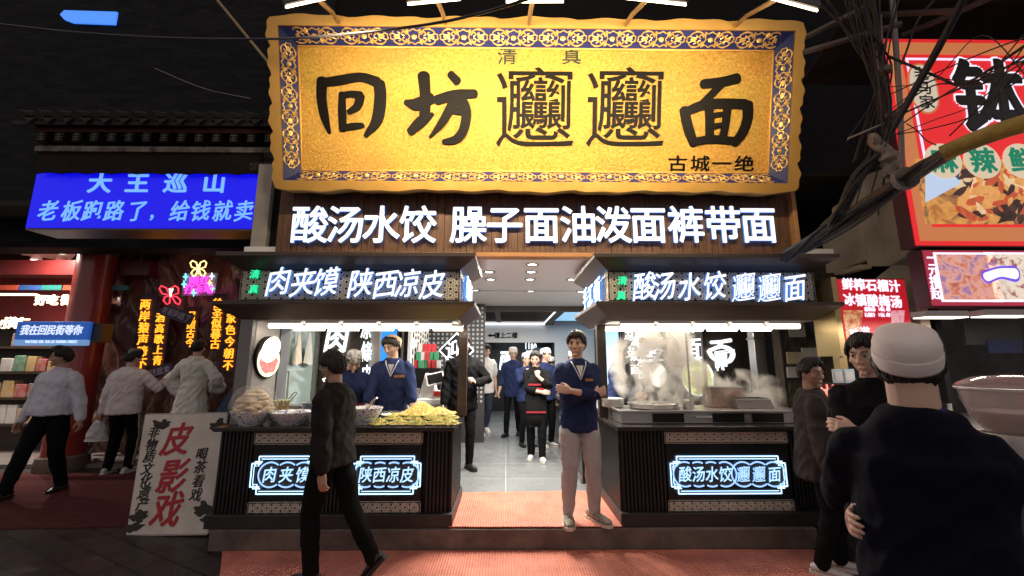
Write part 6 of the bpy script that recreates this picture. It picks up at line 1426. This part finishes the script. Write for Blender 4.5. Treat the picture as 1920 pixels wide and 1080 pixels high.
        top2 = [an+t*f*k_+r_*w_*k_ for f, w_ in hw2]+[an+t*f*k_-r_*w_*k_ for f, w_ in reversed(hw2)]; b.slab([v+u*-.075 for v in top2], u*.026)
        for i in range(len(b.v)): b.v[i] = tuple(Vector(b.v[i])*s)
        obj('shoe', b, sm_, root, smooth=50)
    # upper garment
    if topm is not None:
        b = MB(); hem = p.get('shirt_hem', -.13); fat = p.get('fat', 0); lo = p.get('loose', .010)
        rs = [(hem,.174+fat,.134+fat*1.2,.010),(hem*.4,.172+fat,.126+fat*1.4,.008),(.06,.162+fat,.116+fat*1.5,.002),(.16,.158+fat*.8,.112+fat,.0),(.30,.170,.120,0),(.38,.182,.118,.005),(.43-p['shz'],.172,.098,.012),(.482-p['shz']*.4,.118,.080,.014),(.525,.070,.062,.014)]
        if p.get('robe'): rs = [(-.62,.27,.24,.02),(-.45,.25,.21,.015),(-.25,.21,.165,.01)]+rs[1:]
        tor(b, rs, lo)
        for q in (1,-1):
            e, w = A[q]; f = dict(long=.94, rolled=.42, short=0, wide=.9)[sleeves]; W_ = lo*.6
            if sleeves == 'short': b.limb([sh[q]+(up(0,.01,.42)-sh[q])*.10, sh[q].lerp(e,.12), sh[q].lerp(e,.45), sh[q].lerp(e,.72)], [.058+W_,.064+W_,.064+W_,.064+W_], 14)
            elif sleeves == 'wide': b.limb([sh[q], sh[q].lerp(e,.5), e, e.lerp(w,.5), e.lerp(w,f)], [.070,.075,.085,.105,.12], 14)
            else: b.limb([sh[q]+(up(0,.01,.42)-sh[q])*.10, sh[q].lerp(e,.12), sh[q].lerp(e,.5), e, e.lerp(w,f*.5), e.lerp(w,f)], [.058+W_,.062+W_,.058+W_,.052+W_,.049+W_,(.042 if sleeves == 'long' else .053)+W_*.6], 14)
        put(top, b, topm, cv, 3, FOLD(p.get('fold',.011),8,seed+2))
        if p.get('collar') is not None:
            b = MB(); n = 20; pts = [neck+Rl@Vector((0,0,.018))+Rl@Vector((math.sin(2*PI*i/n)*.066, -.008+math.cos(2*PI*i/n)*-.064, .002+.026*(-math.cos(2*PI*i/n))*-1*.5)) for i in range(n+1)]
            b.tube(pts, [(.022,.009)]*(n+1), 8, up=(0,0,1)); put('collar', b, p['collar'])
        if p.get('vee') is not None:      # open neck showing the undershirt
            b = MB(); v = [up(-.034,-.112,.470), up(0,-.142,.36), up(.034,-.112,.470)]; b.slab(v, Rt@Vector((0,-.014,0))); put('undershirt', b, p['vee'], sm=30)
        if p.get('piping') is not None:
            b = MB(); b.tube(catmull([up(-.072,-.060,.505), up(-.056,-.112,.465), up(0,-.150,.335)],5), .0055, 6); b.tube(catmull([up(.072,-.060,.505), up(.056,-.112,.465), up(0,-.150,.335)],5), .0055, 6); b.tube(catmull([up(-.072,-.060,.505), up(-.06,.06,.52), up(.06,.06,.52), up(.072,-.060,.505)],5), .0055, 6); put('neck_piping', b, p['piping'])
        if p.get('piping') is not None and key:
            b = MB(); b.tube([up(.0,-.152-p.get('loose',.01)*.6,z_) for z_ in (.33,.25,.16,.06,-.04,-.11)], .0028, 5)
            for z_ in (.27,.14,.01): b.ball(up(.0,-.154-p.get('loose',.01)*.6,z_), (.006,.003,.006), 8, 5)
            put('placket', b, mat('dark_navy_seam', (.006,.009,.03), .6))
        if p.get('badge') is not None:
            b = MB()
            for i, c_ in enumerate('回坊面馆'): q0 = up(.055+.027*i,-.150+.012*i,.335); text(b, c_, q0, Rt@Vector((1,.12,0)), Rt@Vector((0,0,1)), .026, .026, .002, .03)
            put('chest_lettering', b, p['badge'], sm=None)
    # hair
    hm = hairm or M_HAIRB
    if hair:
        n, m = 44, 26; vs = []; fs = []; b = MB(); keep = {}; rnd = random.Random(int(seed*100))
        def line(u):          # lowest polar angle the hair reaches
            au = abs((u+PI) % (2*PI)-PI)
            front = .90 if hair != 'fringe' else 1.03
            if au < .75: v = front+.07*math.sin(u*7+seed)+.05*math.sin(u*17+seed*2)
            elif au < 1.2: v = front+(1.46-front)*(au-.75)/.45
            elif au < 1.75: v = 1.44+.04*math.sin(u*13)
            else: v = min(1.60+(au-1.75)*.6, 1.98)+p.get('nape',0)*min(1,(au-1.75)*2) if hair in ('short','fringe') else 2.2
            return v
        def hp(u, v, th): return headpt(u, v, th)
        for i in range(m+1):
            for j in range(n):
                u = 2*PI*j/n; vm = line(u); v = vm*i/m; f = i/m; au = abs((u+PI) % (2*PI)-PI)
                th = (.010+.016*max(0,math.cos(v)))*(1-.35*f**3)+.012*max(0,1-au/1.2)*(1-abs(f-.75))+.003+.010*noise.noise(Vector((math.sin(u)*5,math.cos(u)*5,v*6+seed)))
                if cap and not (p.get('cap_back') and au < 1.5 and f > .35): th = min(th, .008)
                vs.append(hp(u, v, th))
        k = len(vs)
        for i in range(m+1):
            for j in range(n): vs.append(hp(2*PI*j/n, line(2*PI*j/n)*i/m, -.004))
        fs = [(i*n+j, i*n+(j+1)%n, (i+1)*n+(j+1)%n, (i+1)*n+j) for i in range(m) for j in range(n)]+[(m*n+j, m*n+(j+1)%n, k+m*n+(j+1)%n, k+m*n+j) for j in range(n)]
        b.add(vs, fs)
        for t_ in range(150 if key else 60):      # locks lying over the cap of hair
            u = rnd.uniform(0,2*PI); vm = line(u); v0 = rnd.uniform(.15,.75)*vm; 
            if cap: v0 = max(v0, vm*(.45 if p.get('cap_back') else .72))
            pts = [hp(u+rnd.uniform(-.1,.1)*q_, v0+(vm*1.06-v0)*q_, (.010 if cap and not p.get('cap_back') else .012+.014*max(0,math.cos(v0+(vm-v0)*q_))+.012*max(0,1-abs((u+PI)%(2*PI)-PI)/1.2))-.005*q_+rnd.uniform(0,.009)) for q_ in (0,.4,.75,1)]
            b.tube(pts, [.004,.009,.007,.001], 5)
        for i in range(len(b.v)): b.v[i] = tuple(hc + Rh @ Vector(b.v[i]))
        put('hair', b, hm)
        if hair == 'bun':
            b = MB(); b.ball((0,.105,.05), (.045,.04,.045), 12, 9)
            for i in range(len(b.v)): b.v[i] = tuple(hc + Rh @ Vector(b.v[i]))
            put('hair_bun', b, hm)
        if hair == 'long':
            b = MB(); b.limb([(0,.06,.02),(0,.095,-.10),(0,.10,-.22),(0,.095,-.30)], [(.05,.075),(.04,.095),(.035,.085),(.025,.06)], 14)
            for i in range(len(b.v)): b.v[i] = tuple(hc + Rh @ Vector(b.v[i]))
            put('long_hair', b, hm, .012, 1, FOLD(.004,20,1))
    if cap is not None:
        b = MB(); n = 36; prof = [(1.02,.018,1),(1.05,.04,1),(1.045,.090,1),(.93,.122,1),(.6,.136,1),(0,.139,1)]; tl = rad(p.get('cap_tilt', -14)); vs = []
        for r, z, _ in prof:
            for j in range(n):
                a = 2*PI*j/n; v = Vector((r*.084*math.cos(a), .006+r*.105*math.sin(a), z)); vs.append(v)
        k = len(prof); b.add(vs, [(i*n+j, i*n+(j+1)%n, (i+1)*n+(j+1)%n, (i+1)*n+j) for i in range(k-1) for j in range(n)])
        Rc = Matrix.Rotation(tl,3,'X')
        for i in range(len(b.v)): b.v[i] = tuple(hc + Rh @ (Rc @ Vector(b.v[i])))
        put('cap', b, cap, sm=60)
        b = MB(); b.tube([(1.055*.084*math.cos(2*PI*j/n), .006+1.055*.105*math.sin(2*PI*j/n), .044) for j in range(n+1)], [(.026,.0022)]*(n+1), 8, up=(0,0,1))
        for i in range(len(b.v)): b.v[i] = tuple(hc + Rh @ (Rc @ Vector(b.v[i])))
        put('cap_band', b, p.get('cap_band', cap))
    root['h'] = 0; del root['h']
    return root, dict(s=s, hc=hc, Rh=Rh, up=up, Rt=Rt, A=A, put=put, pel=pel, Lg=Lg, hip=hip)
def face_to(loc): return math.degrees(math.atan2(loc[0], loc[1]))       # heading that looks away from the camera is this + 180
NAVY = cloth_mat('navy_uniform', (.020,.030,.085), (.015,.023,.068)); BLKC = cloth_mat('black_cloth', (.005,.005,.006)); DKG = cloth_mat('charcoal_shirt', (.020,.017,.0155)); DENIM = cloth_mat('dark_denim', (.035,.045,.065))
GREYT = cloth_mat('grey_sweatpants', (.42,.41,.40), (.37,.36,.35)); WHT = cloth_mat('white_cotton', (.66,.64,.62)); CAPM = cloth_mat('cream_cap_cloth', (.62,.55,.46)); CAPG = cloth_mat('pinkish_grey_cap', (.80,.73,.69), (.76,.69,.65)); CAPW = cloth_mat('white_cap', (.66,.64,.62))
SHW = [mat('white_shoe', (.60,.58,.55), .5), mat('white_sole', (.62,.60,.57), .6)]; SHB = [mat('black_shoe', (.012,.011,.011), .3), mat('black_sole', (.01,.01,.01), .6)]; SHC = [mat('cream_trainer', (.42,.37,.29), .55, 0, (.09,.08,.07), 34), mat('cream_sole', (.55,.48,.38), .6)]
PIPE = mat('pale_piping', (.55,.56,.60), .6); ORB = mat('orange_thread', (.62,.30,.08), .6)
Z = .178
# the man standing on the step, arms crossed
person('young man in navy shirt and grey sweatpants standing arms crossed on the shop step', (.69,4.14,Z), 1.72, 2, dict(yaw=-24, nod=-2, L=(-.11,-.215,1.19), R=(.115,-.185,1.155), eL=(.8,-.1,-.7), eR=(-.8,-.1,-.7), hL='relax', hR='relax', dL=(-.9,.1,.18), dR=(.9,.10,.30), nL=(0,.9,-.2), nR=(0,1,0),
   fL=(.125,0,.078), fR=(-.125,-.02,.078), tL=(.5,-1,0), tR=(-.12,-1,0), vee=WHT, piping=PIPE, badge=ORB, loose=.016, shirt_hem=-.14, leg=1.22, foot=1.14, cuff=.9, hem=.06, cap_tilt=-37, cap_back=1), 'navy_shirt', NAVY, GREYT, SHC, hair='fringe', cap=CAPM, sleeves='rolled')
# the walker in black
wk, wi = person('man in a charcoal shirt and glasses walking left past the left counter', (-1.36,3.50,0), 1.69, -104, dict(lean=3, yaw=-6, nod=4, L=(.24,.10,.80), R=(-.25,-.04,.80), fL=(.10,-.04,.078), fR=(-.09,.36,.15), kR=(0,-1,-.1), tR=(0,-.70,-.72), tL=(0,-1,0), hL='relax', nL=(-1,.1,0), collar=DKG, shirt_hem=-.10, loose=.02, leg=1.12, fold=.013), 'charcoal_shirt', DKG, BLKC, SHB, skin_='tan', hair='fringe')
b = MB()
for q in (1,-1):
    R_, hc_ = wi['Rh'], wi['hc']; P = [hc_+R_@Vector((q*.032+.022*math.cos(a), -.098, .008+.017*math.sin(a))) for a in [2*PI*i/16 for i in range(17)]]; b.tube(P, .0022, 5); b.tube([hc_+R_@Vector((q*.054,-.096,.012)), hc_+R_@Vector((q*.078,-.05,.014)), hc_+R_@Vector((q*.08,.01,.010))], .0022, 5)
b.tube([hc_+R_@Vector((-.010,-.100,.010)), hc_+R_@Vector((.010,-.100,.010))], .002, 5); wi['put']('glasses', b, mat('silver_wire', (.6,.6,.6), .25, .9))
# stall cooks
person('male cook in navy jacket and tan cap standing behind the left counter', (-1.32,5.03,Z), 1.74, 6, dict(yaw=-28, nod=16, lean=3, L=(.27,-.20,.83), R=(-.24,-.26,.86), eL=(.8,.4,-.2), eR=(-.8,.4,-.2), cap_tilt=-38, cap_back=1, vee=cloth_mat('grey_undershirt', (.40,.38,.38)), piping=PIPE, badge=ORB, loose=.022, shirt_hem=-.22), 'navy_jacket', NAVY, BLKC, SHB, hair='fringe', cap=cloth_mat('tan_cap', (.60,.44,.26)), sleeves='rolled')
wc, ci = person('woman cook in a patterned cap bending over the left counter', (-1.80,4.98,Z), 1.60, 28, dict(yaw=2, nod=30, lean=16, L=(.10,-.36,.92), R=(-.16,-.36,.92), eL=(.9,.2,-.3), eR=(-.9,.2,-.3), hL='grip', hR='grip', loose=.018, shirt_hem=-.18, collar=BLKC), 'navy_smock', NAVY, BLKC, SHB, hair='bun', cap=mat('black_white_print_cap', (.55,.53,.50), .8, 0, (.03,.03,.03), 32), sleeves='long')
b = MB(); u_ = ci['up']; b.slab([u_(-.13,-.145,.10), u_(.13,-.145,.10), u_(.13,-.148,.17), u_(-.13,-.148,.17)], (0,-.006,0)); ci['put']('red_apron_band', b, cloth_mat('bright_red_cloth', (.55,.03,.03)), sm=None)
# passage people
person('man in black jacket over a brown shirt behind the stall post', (-.60,6.05,Z), 1.80, 14, dict(L=(.13,-.24,1.12), R=(-.27,-.08,.84), eL=(.9,.4,-.3), hL='grip', dL=(-.5,-.5,.5), tL=(.3,-1,0), vee=cloth_mat('brown_knit', (.075,.030,.024)), loose=.03, shirt_hem=-.18, fold=.014), 'black_jacket', BLKC, BLKC, SHB, hair='fringe', key=True)
person('man in white T-shirt and dark jeans walking up the shop passage', (-.44,8.85,Z), 1.80, 18, dict(yaw=14, nod=14, lean=3, fL=(.10,.22,.12), fR=(-.10,-.22,.078), tL=(.1,-1,-.3), L=(.26,.06,.84), R=(-.27,-.10,.86), loose=.022, shirt_hem=-.15), 'white_tshirt', WHT, DENIM, SHW, hair='fringe', sleeves='short', key=False)
person('blond man with a white cap and navy uniform in the passage', (.14,8.75,Z), 1.74, -16, dict(yaw=22, nod=14, R=(-.26,-.10,.86), fR=(-.1,-.14,.078), fL=(.1,.1,.08), loose=.018, shirt_hem=-.2), 'navy_uniform', NAVY, BLKC, SHB, hairm=M_HAIRY, hair='fringe', cap=CAPW, sleeves='rolled', key=False)
person('uniformed woman in white cap holding a hand to her mouth', (.36,7.7,Z), 1.60, 22, dict(yaw=-10, nod=8, R=(-.03,-.20,1.36), eR=(-.7,-.3,-.6), hR='fist', dR=(.3,.2,.9), nR=(.3,.9,0), L=(.20,-.12,1.0), loose=.016), 'navy_uniform', NAVY, BLKC, SHB, hair='bun', cap=CAPW, key=False)
ap, ai = person('woman in a black apron with red stripes, hand at her chin', (.46,6.62,Z), 1.60, -4, dict(yaw=-8, nod=12, L=(.025,-.19,1.34), R=(.10,-.21,1.08), eL=(.6,-.3,-.8), eR=(-.8,.0,-.5), hL='fist', hR='relax', dL=(-.1,.2,.9), dR=(1,.1,0), nL=(-.3,.9,0), nR=(0,.9,-.3), fL=(.09,-.12,.078), fR=(-.09,.05,.078), loose=.014, shirt_hem=-.2, leg=1.15), 'black_top', BLKC, BLKC, SHW, hair='bun', sleeves='rolled')
u_ = ai['up']; b = MB(); n = 12; rows = [(.40,.09,.135),(.28,.14,.142),(.12,.16,.142),(-.05,.17,.148),(-.25,.18,.16),(-.42,.185,.165)]; vs = [u_(w_*math.sin((i/n-.5)*2.2)/.89*1.0, -y_*math.cos((i/n-.5)*1.5)-.004, z_) for z_, w_, y_ in rows for i in range(n+1)]
b.add(vs, [(j*(n+1)+i, (j+1)*(n+1)+i, (j+1)*(n+1)+i+1, j*(n+1)+i+1) for j in range(len(rows)-1) for i in range(n)]); a_ = ai['put']('apron', b, mat('black_apron_cloth', (.008,.008,.009), .8)); md = a_.modifiers.new('thick', 'SOLIDIFY'); md.thickness = .006
b = MB()
for z_, w_ in ((.235,.125),(.17,.13),(-.20,.16)): b.slab([u_(-w_,-.152-(.02 if z_ < 0 else 0),z_), u_(w_,-.152-(.02 if z_ < 0 else 0),z_), u_(w_,-.152-(.02 if z_ < 0 else 0),z_+.03), u_(-w_,-.152-(.02 if z_ < 0 else 0),z_+.03)], (0,-.006,0))
ai['put']('red_stripe', b, cloth_mat('dull_red_cloth', (.30,.03,.04)), sm=None)
person('uniformed worker in white cap half hidden behind the aproned woman', (.70,7.6,Z), 1.68, 34, dict(yaw=16, nod=4, loose=.016), 'navy_uniform', NAVY, BLKC, SHW, hair='short', cap=CAPW, key=False)
person('small figure in a navy uniform deepest in the passage', (1.08,10.2,Z), 1.56, 150, dict(yaw=10, nod=10), 'navy_uniform', NAVY, BLKC, SHB, hair='short', cap=CAPW, key=False)
person('customer in pale blue and pink top bending behind the steel pots', (1.30,9.6,Z), 1.62, 60, dict(lean=38, nod=10, L=(.15,-.45,.95), R=(-.15,-.45,.95), drop=.05), 'pastel_top', mat('pale_blue_pink_top', (.50,.55,.62), .8, 0, (.70,.30,.45), 4), BLKC, SHB, hair='short', key=False)
person('uniformed worker with white cap behind the standing man\'s shoulder', (1.13,7.2,Z), 1.62, -10, dict(yaw=16, nod=6), 'navy_uniform', NAVY, BLKC, SHB, hair='bun', cap=CAPW, key=False)
person('cook in white cap facing the steam in the right stall', (1.62,6.35,Z), 1.70, 62, dict(yaw=10, nod=10, lean=6, L=(.2,-.3,1.0), R=(-.2,-.3,1.0), collar=PIPE), 'navy_uniform', NAVY, BLKC, SHB, hair='short', cap=CAPM, skin_='tan')
# left street
person('man in pale blue-grey office shirt and black trousers striding at far left', (-5.75,5.62,0), 1.80, 4, dict(yaw=-50, nod=2, L=(.33,.0,.86), R=(-.30,-.04,.86), eL=(.6,.8,0), fL=(.10,.16,.09), fR=(-.17,-.22,.078), collar=cloth_mat('pale_shirt', (.58,.60,.68)), fat=.035, loose=.022, shirt_hem=-.02, leg=1.2, tL=(.1,-1,-.1)), 'office_shirt', cloth_mat('pale_shirt', (.58,.60,.68)), BLKC, SHB, skin_='tan')
hd, hi = person('man in a white hoodie seen from behind, raising his phone', (-5.72,6.62,.0), 1.80, 186, dict(yaw=-30, nod=4, R=(-.34,-.30,1.30), eR=(-.6,.5,-.9), hR='grip', dR=(-.1,-.3,.9), nR=(.5,-.5,0), L=(.27,.02,.84), fL=(.11,0,.078), fR=(-.13,-.05,.078), loose=.035, shirt_hem=-.12, fold=.014, leg=1.15, stripe=mat('cream_side_stripe', (.45,.38,.28), .7)), 'white_hoodie', cloth_mat('white_hoodie_cloth', (.78,.74,.73)), BLKC, SHW, hair='short')
u_ = hi['up']; b = MB(); b.ball(u_(0,.115,.40), (.105,.055,.10), 16, 10); hi['put']('hood', b, cloth_mat('white_hoodie_cloth', (.78,.74,.73)), .012, 2, FOLD(.012,12,2))
def held(name, label, cat, root, pos, mb, m, rot=None, sc=1):
    o = obj(name, mb, m, bevel=.003); q = Matrix.Rotation(root.rotation_euler.z,3,'Z') @ (Vector(pos)*sc); o.location = root.location+q; o.rotation_euler = (0,0,root.rotation_euler.z); return tag(o, label, cat)
w_ = hi['A'][-1][1]; held('phone', 'dark phone held up by the man in the white hoodie', 'phone', hd, w_+Vector((-.02,-.06,.10)), MB().box((0,0,0), (.075,.010,.15)), M_BLACK, sc=hi['s'])
w_ = hi['A'][1][1]; b = MB(); n = 16; vs = []
for j in range(9):
    f = j/8
    for i in range(n): a = 2*PI*i/n; r = .03+.13*f**.6; vs.append((r*math.cos(a)*(1+.25*noise.noise(Vector((a,f*4,1)))), r*.45*math.sin(a)*(1+.3*noise.noise(Vector((a*2,f*5,2)))), -.30*f))
b.add(vs, [(j*n+i,j*n+(i+1)%n,(j+1)*n+(i+1)%n,(j+1)*n+i) for j in range(8) for i in range(n)]+[tuple(8*n+i for i in range(n))])
o = held('plastic_bag', 'thin white carrier bag hanging from the hooded man\'s hand', 'plastic bag', hd, w_+Vector((.03,.0,-.10)), b, mat('thin_white_bag', (.62,.62,.66), .35, alpha=.6), sc=hi['s'])
person('woman in a pale grey-white tied robe seen from behind on the left', (-4.62,6.45,.28), 1.66, 176, dict(yaw=8, L=(.30,-.10,.95), R=(-.27,-.16,1.0), eL=(.8,.6,0), eR=(-.8,.6,0), robe=True, loose=.02, fold=.018, collar=cloth_mat('brown_fur_collar', (.05,.028,.02))), 'pale_robe', cloth_mat('pale_robe_cloth', (.72,.72,.66)), None, SHB, hair='short', sleeves='wide')
# right street
gs_, gi = person('man in a dark grey jacket standing beside the right counter', (2.53,3.55,0), 1.63, 62, dict(yaw=-46, nod=2, L=(.19,-.15,.86), R=(-.26,-.02,.82), fL=(.09,-.06,.078), fR=(-.09,.08,.078), fat=.015, loose=.030, shirt_hem=-.20, leg=1.15, collar=BLKC, fold=.014), 'grey_jacket', cloth_mat('dark_grey_jacket', (.050,.044,.042)), BLKC, SHW, skin_='tan', hair='short')
person('man in a black T-shirt with bare crossed arms at right', (2.25,2.62,0), 1.77, -36, dict(yaw=-30, nod=4, L=(-.12,-.22,1.20), R=(.12,-.19,1.16), eL=(.8,-.1,-.7), eR=(-.8,-.1,-.7), dL=(-.9,.1,.2), dR=(.9,.1,.3), nL=(0,.9,-.2), nR=(0,1,0), loose=.018), 'black_tshirt', BLKC, BLKC, SHB, skin_='light', hair='fringe', sleeves='short')
nx_, ny_ = 1.33, 1.40
person('near man seen from behind in navy jacket and pinkish-grey cap', (nx_,ny_,0), 1.72, 180-40, dict(yaw=4, nod=6, shz=.045, L=(.0,-.22,1.20), R=(.195,-.05,1.10), eL=(1,.15,-.3), eR=(-.85,.1,-.7), hL='relax', dL=(-.9,.3,.1), dR=(.18,1,-.05), nL=(0,.9,-.2), nR=(-1,.2,0), nape=.30, neck_r=.010, loose=.024, shirt_hem=-.24, fat=.015, fold=.012, collar=cloth_mat('navy_blue_collar', (.03,.04,.13)), leg=1.1, cap_tilt=-34), 'navy_jacket', cloth_mat('near_black_navy', (.0035,.004,.011)), BLKC, SHB, hair='short', cap=CAPG)
